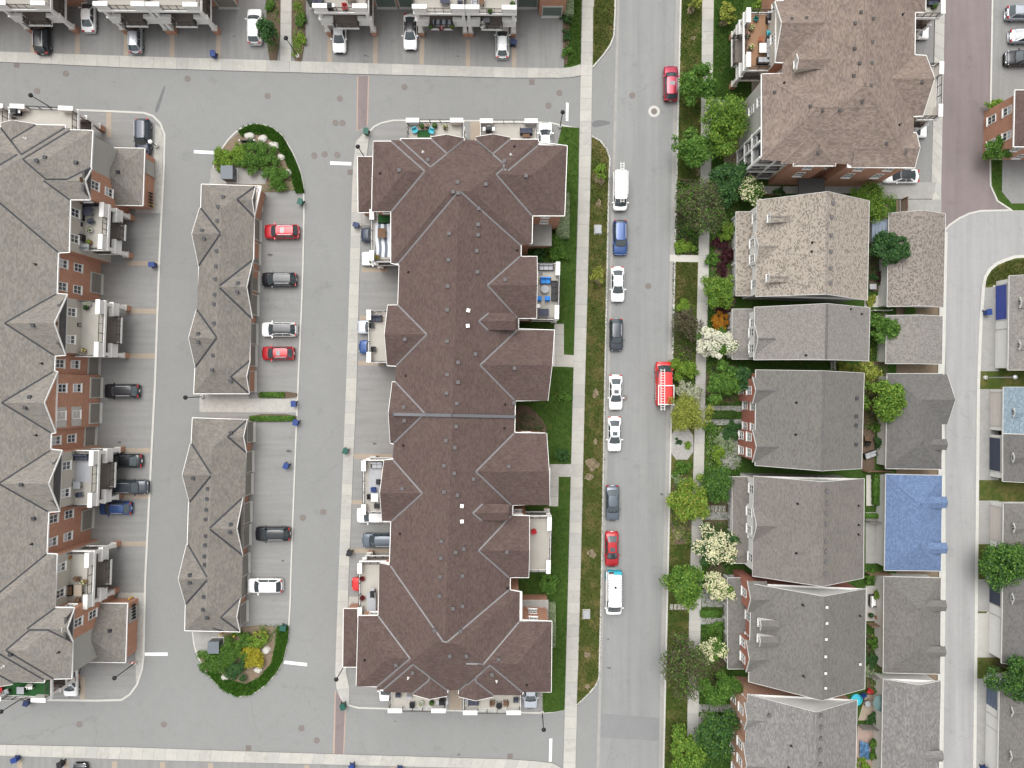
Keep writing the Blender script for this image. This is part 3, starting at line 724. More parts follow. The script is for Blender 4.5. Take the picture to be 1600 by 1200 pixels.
# roof vents
def vent_mesh(m, cap):
    b = MB(); b.box((0, 0, .04), (.34, .34, .26)); b.box((.0, -.02, .19), (.42, .42, .07), 1); return b.mesh('roof_vent', [m, cap])
VENT_S = (lambda b: b.mesh('roof_vent', [FLASH_D, R_DARK]))(MB().box((0, 0, .03), (.3, .3, .14)).box((0, -.04, .12), (.34, .34, .05), 1))
VENT_K = vent_mesh(METAL_K, FLASH_D); VENT_G = vent_mesh(METAL_K, M('vent_cap', (.095, .09, .09), .6, .1, 3, .05, 9)); VENT_W = vent_mesh(METAL_G, WHITE)
VENT_P = (lambda b: b.mesh('roof_vent', [METAL_K, TRIM]))(MB().box((0, 0, .04), (.26, .26, .24)).box((0, -.02, .18), (.31, .31, .05), 1))
def pipe_mesh(m): 
    b = MB().tube((0, 0, -.1), (0, 0, .45), .06, .06, 8); b.lathe((0, 0, .02), [(.16, 0), (.07, .15)], 8); return b.mesh('vent_pipe', m)
PIPE_K = pipe_mesh(METAL_K); PIPE_W = pipe_mesh(WHITE)

# two-storey balcony tower: decks, parapet piers, columns on brick piers, railings
def balcony(root, p0, p1, n, depth, z1=3.0, z2=5.9, top=DECK_L, low=DECK_D, levels=(1, 2), pillars=True, sides=(1, 1), pw=1.75, bump=.5, brick=None, lift=0):
    p0, p1, n = Vector(p0), Vector(p1), Vector(n).normalized(); u = (p1-p0).normalized(); L = (p1-p0).length
    def rect(a, b, c, d): return [tuple(p0+u*x+n*y) for x, y in ((a, c), (b, c), (b, d), (a, d))]
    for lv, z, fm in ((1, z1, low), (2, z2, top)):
        if lv not in levels: continue
        d = MB(); d.prism(rect(.0, L, 0, depth), z-.28, z-.015, 0, bottom=True)
        mb = bump if lv == 1 else 0
        if mb: d.prism(rect(pw+.1, L-pw-.1, -mb, 0), z-.28, z-.015, 0, bottom=True)
        d.prism(rect(.2, L-.2, .2, depth-.002), z-.02, z, 1)
        if mb: d.prism(rect(pw+.3, L-pw-.3, -mb+.15, .22), z-.02, z+.002, 1)
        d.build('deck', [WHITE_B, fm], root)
        for a in (0, L-pw):
            w = MB(); w.prism(rect(a+.02, a+pw-.02, .04, .46), z, z+1.05); w.prism(rect(a-.05, a+pw+.05, -.03, .53), z+1.05, z+1.15); w.prism(rect(a+pw*.28, a+pw*.72, .12, .38), z+1.15, z+1.2, 0)
            w.build('parapet', WHITE_B, root)
        r = MB(); y = -mb+.1 if mb else .12
        def rail(a, b, ya, yb):
            A, B = p0+u*a+n*ya, p0+u*b+n*yb; Lr = (B-A).length
            r.bar((*A, z+1.0), (*B, z+1.0), .07, .06); r.bar((*A, z+.12), (*B, z+.12), .05, .05)
            for k in range(int(Lr/.13)+1):
                q = A.lerp(B, k*.13/Lr); r.box((q.x, q.y, z+.56), (.022, .022, .86))
            for k in range(4):
                q = A.lerp(B, k/3); r.box((q.x, q.y, z+.54), (.07, .07, 1.08))
        rail(pw, L-pw, y, y)
        if mb:
            for a in (pw+.12, L-pw-.12): rail(a, a, -mb+.1, .1)
        for sd, a in zip(sides, (.1, L-.1)):
            if sd: rail(a, a, .5, depth-.05)
        r.build('railing', RAILBR, root)
        if lv == 2:
            b2 = MB(); b2.prism(rect(-.06, L+.06, -.06, .14), z-.34, z+.05, bottom=True)
            for a in (-.06, L-.1): b2.prism(rect(a, a+.16, .14, depth), z-.34, z+.05, bottom=True)
            b2.build('edge_beam', WHITE, root)
    if pillars:
        for a in (.35, L-.35):
            c = p0+u*a+n*.3
            pb = MB(); pb.prism([tuple(c+u*x+n*y) for x, y in ((-.33, -.33), (.33, -.33), (.33, .33), (-.33, .33))], -.05, 1.15); pb.build('brick_pier', brick or BRICK, root)
            MB().prism([tuple(c+u*x+n*y) for x, y in ((-.4, -.4), (.4, -.4), (.4, .4), (-.4, .4))], 1.15, 1.27).build('pier_cap', STONE, root)
            for za, zb, r0, r1 in ((1.27, z1-.28, .27, .2), (z1+1.2, z2-.28, .2, .17)):
                if za > 2 and 2 not in levels: continue
                cl = MB()
                lo = [c+u*x*r0+n*y*r0 for x, y in ((-1, -1), (1, -1), (1, 1), (-1, 1))]; hi = [c+u*x*r1+n*y*r1 for x, y in ((-1, -1), (1, -1), (1, 1), (-1, 1))]
                for k in range(4):
                    l2, h2 = lo[(k+1) % 4], hi[(k+1) % 4]
                    q = [(*lo[k], za), (*l2, za), (*h2, zb), (*hi[k], zb)]
                    cl.poly(q)
                cl.build('column', WHITE_B, root)
def dormer(rf, xf, xb, y0, y1, he, mat, pitch=.55, wall=None, win=True, face=-1, rake=None):
    """small gabled dormer; xf = pixel x of its front, xb = pixel x where its ridge dies into the roof"""
    px = [(xf, y0), (xb, y0), (xb, y1), (xf, y1)]
    w = wall or SIDING
    pr = rf.prim(px, [pitch, 'x', pitch, None], he, w); pr.rake = rake
    a, b = P(xf, y0, he), P(xf, y1, he); c, d = P(xb, y0, he), P(xb, y1, he); t = .16*face
    m = MB().prism([(a.x-t, a.y-.12), (b.x-t, b.y+.12), (d.x, d.y+.12), (c.x, c.y-.12)], he-1.3, he)
    m.build('dormer_wall', w, rf.root)
    mid = (a+b)/2
    if win: window(rf.root, (a.x-t+.03*face, mid.y, he-.45), math.pi/2 if face > 0 else -math.pi/2, 's')
    return pr
# ================================================================ the big townhouse blocks
HE = 9.3
def facing(dx, dy, minlen=2.4):
    return lambda o, L: o.x*dx+o.y*dy > .9 and L > minlen
def edge_sel(out, ins, fn):
    pts = inset(out, ins); r = []
    for i in range(len(pts)):
        d = Vector(pts[(i+1) % len(pts)])-Vector(pts[i]); L = d.length; d /= L
        if fn(Vector((d.y, -d.x)), L): r.append(i)
    return r
def low_wing(root, px, he, pitch, mat, wall, name_open=None):
    rf = Roof(root, he); rf.prim(px, pitch); rf.finish(mat)
    o = outline(px, he) if area([P2(x, y, he) for x, y in px]) > 0 else outline(px[::-1], he)
    walls(root, o, he, .3, wall); gutters(root, o, he, rf=rf); return rf

# ---- centre block, dark brown roof
C = thing('townhouse_block', P(715, 650), 'long townhouse block with dark brown shingled roof in the centre', 'building', 'townhouse blocks')
OUT = outline([(584, 221), (582, 276), (581, 330), (611, 330), (611, 411), (624, 414), (622, 477), (606, 477), (605, 571), (621, 572), (620, 597), (613, 597), (610, 692), (616, 694), (616, 717), (600, 719), (597, 814), (611, 814), (609, 879), (594, 880), (591, 962), (560, 962), (557, 1071), (597, 1073), (599, 1080), (699, 1082), (700, 1076), (717, 1076), (717, 1084), (816, 1085), (818, 1080), (861, 1081), (862, 971), (815, 969), (815, 925), (797, 922), (797, 902), (826, 902), (827, 806), (801, 805), (801, 789), (858, 787), (859, 731), (851, 731), (852, 677), (804, 676), (805, 626), (855, 625), (856, 572), (865, 572), (866, 516), (810, 514), (810, 497), (838, 497), (839, 401), (814, 401), (814, 381), (831, 380), (832, 337), (882, 337), (886, 228), (841, 222), (841, 218), (744, 218), (744, 224), (725, 224), (725, 217), (626, 217), (626, 221)], HE)
rf = Roof(C, HE); p = .5
rf.prim([(629, 222), (819, 222), (791, 1076), (603, 1076)], [p, p, p, p])
rf.prim([(611, 219), (832, 219), (831, 381), (611, 412)], [p, p*.98, p*1.12, p*.98])
rf.prim([(583, 221), (700, 221), (700, 331), (581, 331)], [p, 'x', p, p])
rf.prim([(750, 224), (886, 228), (882, 337), (750, 337)], [p*.97, p, p*.97, 'x'])
rf.prim([(626, 217), (725, 219), (725, 277), (626, 277)], [p, p, 'x', p])
rf.prim([(674, 214), (725, 216), (725, 262), (674, 262)], [None, p, 'x', p], gm=STUCCO)
rf.prim([(744, 218), (841, 218), (841, 274), (744, 274)], [p, p, 'x', p])
rf.prim([(744, 214), (797, 215), (797, 262), (744, 262)], [None, p, 'x', p], gm=STUCCO)
for y0, y1, x0, x1 in ((477, 571, 606, 605), (597, 692, 613, 610), (719, 814, 600, 597)):
    rf.prim([(x0, y0), (700, y0), (700, y1), (x1, y1)], [p*1.05, 'x', p*1.05, None], gm=STUCCO)
for y0, y1, x0, x1 in ((401, 497, 839, 838), (516, 626, 866, 856), (677, 789, 854, 859), (806, 902, 827, 826)):
    rf.prim([(725, y0), (x0, y0), (x1, y1), (725, y1)], [p, None, p, 'x'], gm=STUCCO)
rf.prim([(593, 880), (812, 925), (810, 1079), (589, 1077)], [p*1.1, p*.98, p, p*.98])
rf.prim([(560, 962), (690, 962), (690, 1073), (557, 1072)], [p*.97, 'x', p*.97, p])
rf.prim([(730, 970), (862, 971), (861, 1081), (730, 1081)], [p*.95, p, p*.95, 'x'])
rf.prim([(599, 1026), (699, 1026), (699, 1083), (599, 1081)], ['x', p, p, p])
rf.prim([(646, 1040), (699, 1040), (699, 1087), (646, 1085)], ['x', p, None, p], gm=STUCCO)
rf.prim([(717, 1026), (816, 1026), (816, 1086), (717, 1085)], ['x', p, p, p])
rf.prim([(717, 1040), (771, 1040), (771, 1088), (717, 1088)], ['x', p, None, p], gm=STUCCO)
dormer(rf, 805, 735, 489, 516, HE+1.7, R_BROWN, wall=R_BROWN, face=1, rake=R_BROWN, win=False)
dormer(rf, 795, 728, 787, 813, HE+1.7, R_BROWN, wall=R_BROWN, face=1, rake=R_BROWN, win=False)
rf.finish(R_BROWN, valley=FLASH_L, vw=.10)
b = MB()      # fire wall cap across the roof
prev = None
for i in range(25):
    x = 608+(805-608)*i/24; v = rf.at(x, 647+4*i/24); v.z += .1
    if prev is not None: b.bar(prev, v, .36, .3)
    prev = v
b.build('fire_wall_cap', M('wall_cap_metal', (.11, .112, .12), .5), C)
walls(C, OUT, HE, .35, BRICK, win=(4.9, 7.9), cols=4.6, doors=edge_sel(OUT, .35, facing(-1, 0)), doormat=DOOR_T)
gutters(C, OUT, HE, rf=rf)
rf.vents([(716, 302), (708, 300), (748, 326), (747, 351), (747, 367), (745, 392), (746, 425), (702, 365), (701, 406), (700, 447), (699, 484), (699, 533), (699, 585), (743, 553), (789, 437), (633, 530), (716, 566), (716, 597), (698, 614), (714, 630), (713, 666), (697, 688), (711, 699), (694, 727), (710, 739), (694, 768), (715, 773), (740, 748), (631, 636), (632, 657), (629, 763), (690, 845), (712, 862), (725, 857), (689, 871), (688, 900), (723, 899), (687, 930), (708, 950), (723, 946), (679, 984), (720, 985), (619, 1038), (703, 1024), (729, 1024), (779, 1029), (645, 1050), (769, 1053), (803, 629), (795, 728), (624, 266), (669, 250), (715, 285), (759, 288), (788, 252), (822, 275), (804, 575), (792, 862), (845, 428)], VENT_G)
rf.vents([(594, 271), (638, 425), (634, 587), (789, 632), (788, 669), (630, 696), (625, 834), (570, 1031), (804, 229), (808, 391), (823, 1070), (793, 919)], PIPE_K, 'vent_pipe')
rf.vents([(661, 238), (798, 242), (638, 1059), (776, 1064)], PIPE_W, 'vent_pipe')
rf.vents([(732, 485), (731, 509), (722, 790), (722, 814)], VENT_W, 'roof_vent')
low_wing(C, [(559, 245), (625, 245), (625, 332), (560, 332)], 3.1, [.45, None, .45, .45], R_BROWN, BRICK)
low_wing(C, [(537, 951), (600, 951), (600, 1042), (536, 1042)], 3.1, [.45, None, .45, .45], R_BROWN, BRICK)
for x0, y0, y1, l2 in ((580.5, 331, 409, TURF), (576, 486, 566, DECK_L), (568, 719, 801, DECK_L), (562, 877, 960, DECK_L)):
    a, c = P2(x0, y0, 5.9), P2(x0, y1, 5.9); balcony(C, c, a, (1, 0), 3.4 if x0 != 568 else 3.2, top=l2 if l2 is DECK_L else DECK_L, pw=1.2, sides=(1, 1), bump=.3)
for x0, x1, y in ((637, 724, 190), (751, 839, 191)):
    balcony(C, P2(x1, y, 5.9), P2(x0, y, 5.9), (0, -1), 3.6, pw=1.55, bump=0)
for x0, x1, y in ((609, 697, 1107), (725, 813, 1110)):
    balcony(C, P2(x0, y, 5.9), P2(x1, y, 5.9), (0, 1), 3.3, pw=1.7, bump=0)
for x0, y0, y1 in ((874, 412, 499), (861, 806, 892)):
    balcony(C, P2(x0, y0, 5.9), P2(x0-2, y1, 5.9), (-1, 0), 3.4, pw=1.6, bump=.35)
# entrance bays on the east side
for y0, y1, x1 in ((341, 376, 862), (930, 967, 857)):
    o = outline([(815, y0+8), (815, y1+8), (x1, y1+8), (x1, y0+8)], 3.0); walls(C, o, 3.0, .1, BRICK); MB().prism([(x, y) for x, y in o], 3.0, 3.1).build('flat_canopy', CONC_G, C)

# ---- west block, grey roof
W = thing('townhouse_block', P(-60, 630), 'long townhouse block with light grey roof cut by the left edge', 'building', 'townhouse blocks')
WO = outline([(-260, 196), (-270, 1063), (0, 1063), (20, 1065), (69, 1066), (69, 1061), (112, 1060), (113, 1003), (116, 950), (85, 949), (89, 866), (73, 865), (76, 800), (93, 799), (97, 704), (79, 702), (80, 677), (87, 676), (90, 581), (85, 580), (86, 556), (102, 555), (105, 460), (89, 459), (91, 395), (108, 394), (110, 312), (140, 312), (142, 262), (145, 204), (102, 203), (102, 196), (56, 195), (2, 194), (-20, 196)], HE)
rf = Roof(W, HE)
rf.prim([(-250, 250), (96, 250), (69, 1000), (-270, 1000)], [None, p, None, p])
rf.prim([(-260, 200), (110, 200), (108, 394), (-262, 394)], [p]*4)
rf.prim([(-40, 204), (145, 204), (140, 312), (-40, 312)], [p, p, p, 'x'])
rf.prim([(40, 262), (143.5, 262), (141, 312), (40, 312)], [.6, None, .6, 'x'], gm=STUCCO)
rf.prim([(2, 195), (102, 196), (102, 262), (2, 262)], [p, p, 'x', p])
rf.prim([(2, 192), (56, 194), (56, 240), (2, 240)], [None, p, 'x', p], gm=STUCCO)
rf.prim([(20, 460), (105, 460), (102, 555), (20, 555)], [.6, None, .6, 'x'], gm=STUCCO)
rf.prim([(10, 581), (90, 581), (87, 676), (10, 676)], [.6, None, .6, 'x'], gm=BRICK)
rf.prim([(10, 704), (97, 704), (93, 799), (10, 799)], [.6, None, .6, 'x'], gm=STUCCO)
rf.prim([(-262, 866), (89, 866), (84, 1062), (-264, 1062)], [p]*4)
rf.prim([(-40, 950), (116, 950), (112, 1060), (-40, 1060)], [p, p, p, 'x'])
rf.prim([(40, 950), (116.5, 950), (114, 1003), (40, 1003)], [.6, None, .6, 'x'], gm=STUCCO)
rf.prim([(-40, 1000), (69, 1000), (69, 1066), (-40, 1066)], ['x', p, p, p])
rf.prim([(-40, 1020), (20, 1020), (20, 1069), (-40, 1069)], ['x', p, None, p], gm=STUCCO)
rf.finish(R_GREY, valley=FLASH_D, vw=.10)
ci = {}
WP = inset(WO, .35)
def edge_at(pts, px, py, h):      # nearest outline edge to a pixel
    q = Vector(P2(px, py, h)); best = None
    for i in range(len(pts)):
        a, c = Vector(pts[i]), Vector(pts[(i+1) % len(pts)]); t = max(0, min(1, (q-a).dot(c-a)/(c-a).length_squared)); d = (a.lerp(c, t)-q).length
        if best is None or d < best[0]: best = (d, i)
    return best[1]
stucco_edges = {edge_at(WO, x, y, HE): m for x, y, m in ((109, 350, STUCCO), (103, 508, STUCCO), (95, 750, STUCCO), (87, 905, STUCCO), (144, 230, STUCCO_G), (112.5, 1035, STUCCO_G))}
brickdoors = [edge_at(WO, x, y, HE) for x, y in ((90, 427), (85.5, 568), (88.5, 630), (79.5, 690), (74.5, 832))]
skipw = [edge_at(WO, x, y, HE) for x, y in ((-265, 600), (144, 230), (112.5, 1035))]
walls(W, WO, HE, .35, BRICK, over=stucco_edges, win=(4.95, 7.9), cols=2.35, doors=brickdoors, doormat=DOOR_T, skip=skipw)
gutters(W, WO, HE, rf=rf)
def skirt(root, x0, y0, x1, y1):
    a, c = P(x0, y0, HE), P(x1, y1, HE); d = (c-a).normalized(); inn = Vector((-1, 0, 0)); L = (c-a).length
    u = L*.17
    MB().poly([a+Z*.03, c+Z*.03, c-d*u+inn*.22+Z*1.0, a+d*u+inn*.22+Z*1.0]).poly([a+d*u+inn*.22+Z*1.0, c-d*u+inn*.22+Z*1.0, c-d*u+inn*.5+Z*1.0, a+d*u+inn*.5+Z*1.0]).build('skirt_roof', R_DARK, root)
    m = (a+c)/2+Z*1.62+Vector((-.19, 0, 0))
    MB().tube(m, m+Vector((.06, 0, 0)), .34, .34, 14).build('gable_vent', WICKER if y0 < 600 else STONE, root)
    return
for g in ((143.5, 263, 141, 311), (105, 461, 102, 554), (97, 705, 93, 798), (116, 951, 113, 1002)): skirt(W, *g)
for cy in (604, 653):          # stone surrounds of the brick gable bay
    for z in (4.95, 7.9):
        x = P(88.5, cy, HE).x-.362; yy = (600-cy)/S*(H-HE)/H
        MB().box((x, yy, z), (.04, 2.5, 1.95)).build('stone_surround', STONE, W)
rf.vents([(71, 246), (58, 251), (52, 508), (34, 757), (53, 810), (47, 620), (40, 637), (17, 1022), (119, 254)], VENT_K)
rf.vents([(56, 413), (66, 568), (57, 680), (50, 850), (92, 1019)], PIPE_K, 'vent_pipe')
rf.vents([(40, 217), (6, 1041)], PIPE_W, 'vent_pipe')
for px in ([(150, 231), (226, 232), (223, 321), (150, 320)], [(120, 943), (199, 943), (196, 1035), (120, 1034)]):
    r2 = low_wing(W, px, 3.2, [.5, .5, .5, None], R_GREY, BRICK)
    r2.vents([(185, 269)] if px[0][1] < 500 else [(172, 985)], VENT_K)
    x = P(px[1][0], 0, 3.2).x-.28; y = P(0, px[1][1]+24, 3.2).y
    MB().box((x, y, 1.3), (.06, 1.9, 2.1)).build('notice_panel', STUCCO_G, W)
    for k in range(5):
        yy = P(0, px[1][1]+(64 if px[0][1] < 500 else 10), 3.2).y-k*.42
        MB().box((x+.1, yy, 1.2), (.2, .26, .4)).tube((x+.12, yy, 1.4), (x+.12, yy, 1.75), .09, .09).build('gas_meter', METAL_K, W)
for x, y0, y1, top in ((170, 320, 391, DECK_L), (164, 470, 557, DECK_L), (154, 704, 790, DECK_L), (147, 861, 947, DECK_L)):
    balcony(W, P2(x+.5, y0, 5.9), P2(x-2.5, y1, 5.9), (-1, 0), 3.6, top=top, pw=1.75)
balcony(W, P2(122, 172, 5.9), P2(26, 168, 5.9), (0, -1), 3.4, pw=1.75, bump=0)
balcony(W, P2(14, 168, 5.9), P2(-75, 166, 5.9), (0, -1), 3.4, pw=1.75, bump=0)
balcony(W, P2(-10, 1088, 5.9), P2(80, 1091, 5.9), (0, 1), 3.4, top=TURF, pw=1.75, bump=0)

# ---- blocks along the top edge: only their south fronts reach the picture
def north_block(x0, x1, label, spans, doors, extra=()):
    ya, yb = 51.3, 66
    o = [((x0-800)/S, yb), ((x0-800)/S, ya), ((x1-800)/S, ya), ((x1-800)/S, yb)]
    t = thing('townhouse_block', ((x0+x1-1600)/2/S, 58, 0), label, 'building', 'townhouse blocks')
    r = Roof(t, HE); r.prims.append(Prim([(q[0]+dx*.4, q[1]+dy*.4) for q, dx, dy in zip(o, (-1, -1, 1, 1), (1, -1, -1, 1))], [.5]*4, HE, None)); r.finish(R_GREY)
    walls(t, [(q[0]+dx*.35, q[1]+dy*.35) for q, dx, dy in zip(o, (-1, -1, 1, 1), (1, -1, -1, 1))], HE, .35, BRICK, win=(4.95, 7.9), cols=3.4, skip=(0, 2, 3))
    gutters(t, [(q[0]+dx*.4, q[1]+dy*.4) for q, dx, dy in zip(o, (-1, -1, 1, 1), (1, -1, -1, 1))], HE)
    for a, c, lo, tp in spans:
        balcony(t, ((a-800)/S, 47.7-a*.0008), ((c-800)/S, 47.7-c*.0008), (0, 1), 3.6, low=lo, top=tp, pw=1.75)
    for d in doors: gdoor(t, ((d-800)/S, 51.27, 0), 0, DOOR_GN if x0 > 400 else DOOR_T)
    return t
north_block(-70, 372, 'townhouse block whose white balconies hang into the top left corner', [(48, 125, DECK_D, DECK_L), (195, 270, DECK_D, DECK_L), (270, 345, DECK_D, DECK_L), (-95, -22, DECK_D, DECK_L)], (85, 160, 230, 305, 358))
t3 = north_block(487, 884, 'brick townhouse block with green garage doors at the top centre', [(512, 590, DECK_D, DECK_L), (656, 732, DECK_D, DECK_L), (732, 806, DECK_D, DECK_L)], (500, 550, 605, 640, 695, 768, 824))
o = [((842-800)/S, 51.2), ((842-800)/S, 50.1), ((882-800)/S, 50.1), ((882-800)/S, 51.2)]
walls(t3, o, HE-.4, 0, BRICK); gdoor(t3, ((862-800)/S, 50.08, 0), 0, DOOR_GN)

# ---- brown block at the upper right
E = thing('townhouse_block', P(1325, 60), 'townhouse block with tan brown shingled roof at the upper right', 'building', 'townhouse blocks')
EO = outline([(1230, -220), (1228, 1), (1212, 2), (1211, 97), (1225, 98), (1224, 115), (1190, 116), (1190, 244), (1240, 244), (1240, 259), (1305, 259), (1305, 246), (1325, 246), (1325, 261), (1429, 262), (1432, 208), (1425, 207), (1426, 182), (1442, 181), (1447, 87), (1429, 86), (1430, 19), (1446, 19), (1448, -220)], HE)
rf = Roof(E, HE)
rf.prim([(1226, -220), (1434, -220), (1427, 256), (1221, 256)], [None, p, p, p])
rf.prim([(1190, 116), (1426, 100), (1428, 262), (1190, 250)], [p]*4)
rf.prim([(1211, 2), (1320, 2), (1320, 97), (1211, 97)], [.56, 'x', .56, None], gm=STUCCO)
rf.prim([(1350, 87), (1447, 87), (1442, 181), (1350, 181)], [.54, None, .54, 'x'], gm=STUCCO)
rf.prim([(1330, 208), (1432, 208), (1429, 262), (1330, 262)], [.42, None, .42, 'x'], gm=STUCCO)
rf.prim([(1240, 215), (1305, 215), (1305, 259), (1240, 259)], ['x', .5, .62, .5])
rf.prim([(1360, -80), (1446, -80), (1446, 19), (1360, 19)], [p, p, p, 'x'])
dormer(rf, 1245, 1310, 84, 108, HE+1.9, R_TAN, wall=STUCCO, face=-1)
rf.finish(R_TAN, ridge=R_TAN)
oe = {edge_at(EO, x, y, HE): m for x, y, m in ((1211, 50, STUCCO), (1190, 150, STUCCO_G))}
walls(E, EO, HE, .35, BRICK, over=oe, win=(4.9, 7.9), cols=3.6, doors=edge_sel(EO, .35, facing(1, 0)))
gutters(E, EO, HE, rf=rf)
rf.vents([(1237, 29), (1260, 28), (1364, 29), (1363, 65), (1362, 98), (1361, 133), (1345, 19), (1336, 36), (1335, 76), (1343, 99), (1334, 118), (1441, 128), (1266, 166), (1285, 172), (1312, 172), (1210, 144), (1385, 224), (1415, 237), (1347, 158), (1278, 238)], VENT_S)
rf.vents([(1410, 23), (1405, 195), (1225, 130)], PIPE_K, 'vent_pipe')
balcony(E, P2(1162, 110, 5.9), P2(1162, 20, 5.9), (1, 0), 4.3, top=DECK_BR, pw=1.75, bump=.6)
balcony(E, P2(1468, -50, 5.9), P2(1468, 28, 5.9), (-1, 0), 3.2, pw=1.6, bump=0)
balcony(E, P2(1466, 103, 5.9), P2(1464, 187, 5.9), (-1, 0), 2.6, pw=1.5, bump=0)
# stacked porches on the south-west corner
sw = P(1190, 244, HE); x0, y0 = sw.x+.35, sw.y+.35
for k, z in enumerate((.6, 3.4, 6.2)):
    MB().box((x0-.05, y0+1.5, z+1.35), (.06, 3.3, 1.9)).build('porch_opening', GLASS, E); MB().box((x0+1.9, y0-.05, z+1.35), (3.6, .06, 1.9)).build('porch_opening', GLASS, E)
    MB().prism([(x0-.5, y0-.5), (x0+4.0, y0-.5), (x0+4.0, y0), (x0, y0), (x0, y0+3.4), (x0-.5, y0+3.4)], z-.2, z+.1, bottom=True).build('porch_slab', WHITE, E)
    r = MB()
    r.bar((x0-.42, y0-.42, z+1.05), (x0+4, y0-.42, z+1.05), .07, .06); r.bar((x0-.42, y0-.42, z+1.05), (x0-.42, y0+3.4, z+1.05), .07, .06)
    for i in range(30): r.box((x0-.42+i*.15, y0-.42, z+.55), (.03, .03, 1.0))
    for i in range(25): r.box((x0-.42, y0-.42+i*.15, z+.55), (.03, .03, 1.0))
    r.build('railing', METAL_K, E)
for dx, dy in ((-.35, -.35), (-.35, 1.6), (-.35, 3.2), (1.9, -.35), (3.9, -.35)): MB().box((x0+dx, y0+dy, 4.5), (.26, .26, 9.0)).build('column', WHITE, E)
MB().box((x0+8.5, y0-2.3, 3.0), (3.4, 2.2, .25)).build('entrance_canopy', R_DARK, E)

# ---- garage rows on the island
def carport(px_out, he, main, wg, eg, label):
    t = thing('garage_row', P(sum(x for x, y in px_out)/len(px_out), sum(y for x, y in px_out)/len(px_out)), label, 'building', 'garage rows on the island')
    o = outline(px_out, he); r = Roof(t, he); q = .56
    r.prim(main, [q, q, q, q])
    for x, y0, y1 in wg: r.prim([(x, y0), (x+43, y0), (x+42, y1), (x-1.5, y1)], [q*.95, 'x', q*.95, None], gm=STUCCO)
    for x, y0, y1, gm in eg: r.prim([(x-41, y0), (x, y0), (x-1, y1), (x-42, y1)], [q*.93, None, q*.93, 'x'], gm=gm)
    r.finish(R_GREYC, valley=FLASH_D, vw=.12); walls(t, o, he, .3, BRICK); gutters(t, o, he, rf=r)
    return t, r
A, ra = carport([(315, 288), (314, 325), (311, 416), (310, 484), (305, 575), (303, 615), (389, 615), (390, 564), (391, 497), (396, 406), (397, 340), (408, 291)], 2.7,
    [(315, 288), (400, 290), (389, 615), (303, 615)], [(312, 325, 416), (307, 484, 575)], [(399, 291, 340, BRICK), (395, 406, 497, R_DARK), (390.5, 564, 614, BRICK)], 'upper garage row with grey roof between two lanes')
ra.vents([(349, 308), (341, 323), (340, 345), (316, 360), (319, 373), (339, 392), (338, 416), (337, 436), (336, 460), (335, 475), (335, 505), (310, 521), (310, 534), (333, 555), (332, 578), (372, 442), (371, 456), (361, 595)], VENT_K)
B, rb = carport([(301, 653), (299, 693), (295, 785), (293, 851), (290, 944), (289, 985), (375, 987), (375, 934), (377, 867), (380, 775), (384, 707), (387, 656)], 2.7,
    [(301, 653), (387, 655), (375, 987), (289, 985)], [(297.5, 693, 785), (291.5, 851, 944)], [(386, 656, 707, BRICK), (380, 775, 867, R_DARK), (375.5, 934, 986, BRICK)], 'lower garage row with grey roof between two lanes')
rb.vents([(361, 676), (302, 747), (325, 763), (324, 779), (323, 796), (322, 811), (361, 819), (360, 831), (322, 837), (321, 851), (320, 869), (320, 882), (297, 898), (297, 910), (319, 932), (318, 952), (324, 965)], VENT_K)
for t, xs, yy in ((A, (398, 388), (306, 354, 392, 436, 474, 520, 555, 596)), (B, (386, 375), (676, 724, 760, 805, 842, 888, 921, 965))):
    for y in yy:
        x = P(xs[0]-(xs[0]-xs[1])*(y-yy[0])/(yy[-1]-yy[0]), y, 2.7).x-.27; gdoor(t, (x, P(0, y, 2.7).y, 0), math.pi/2, DOOR_T, 2.6, 2.1)
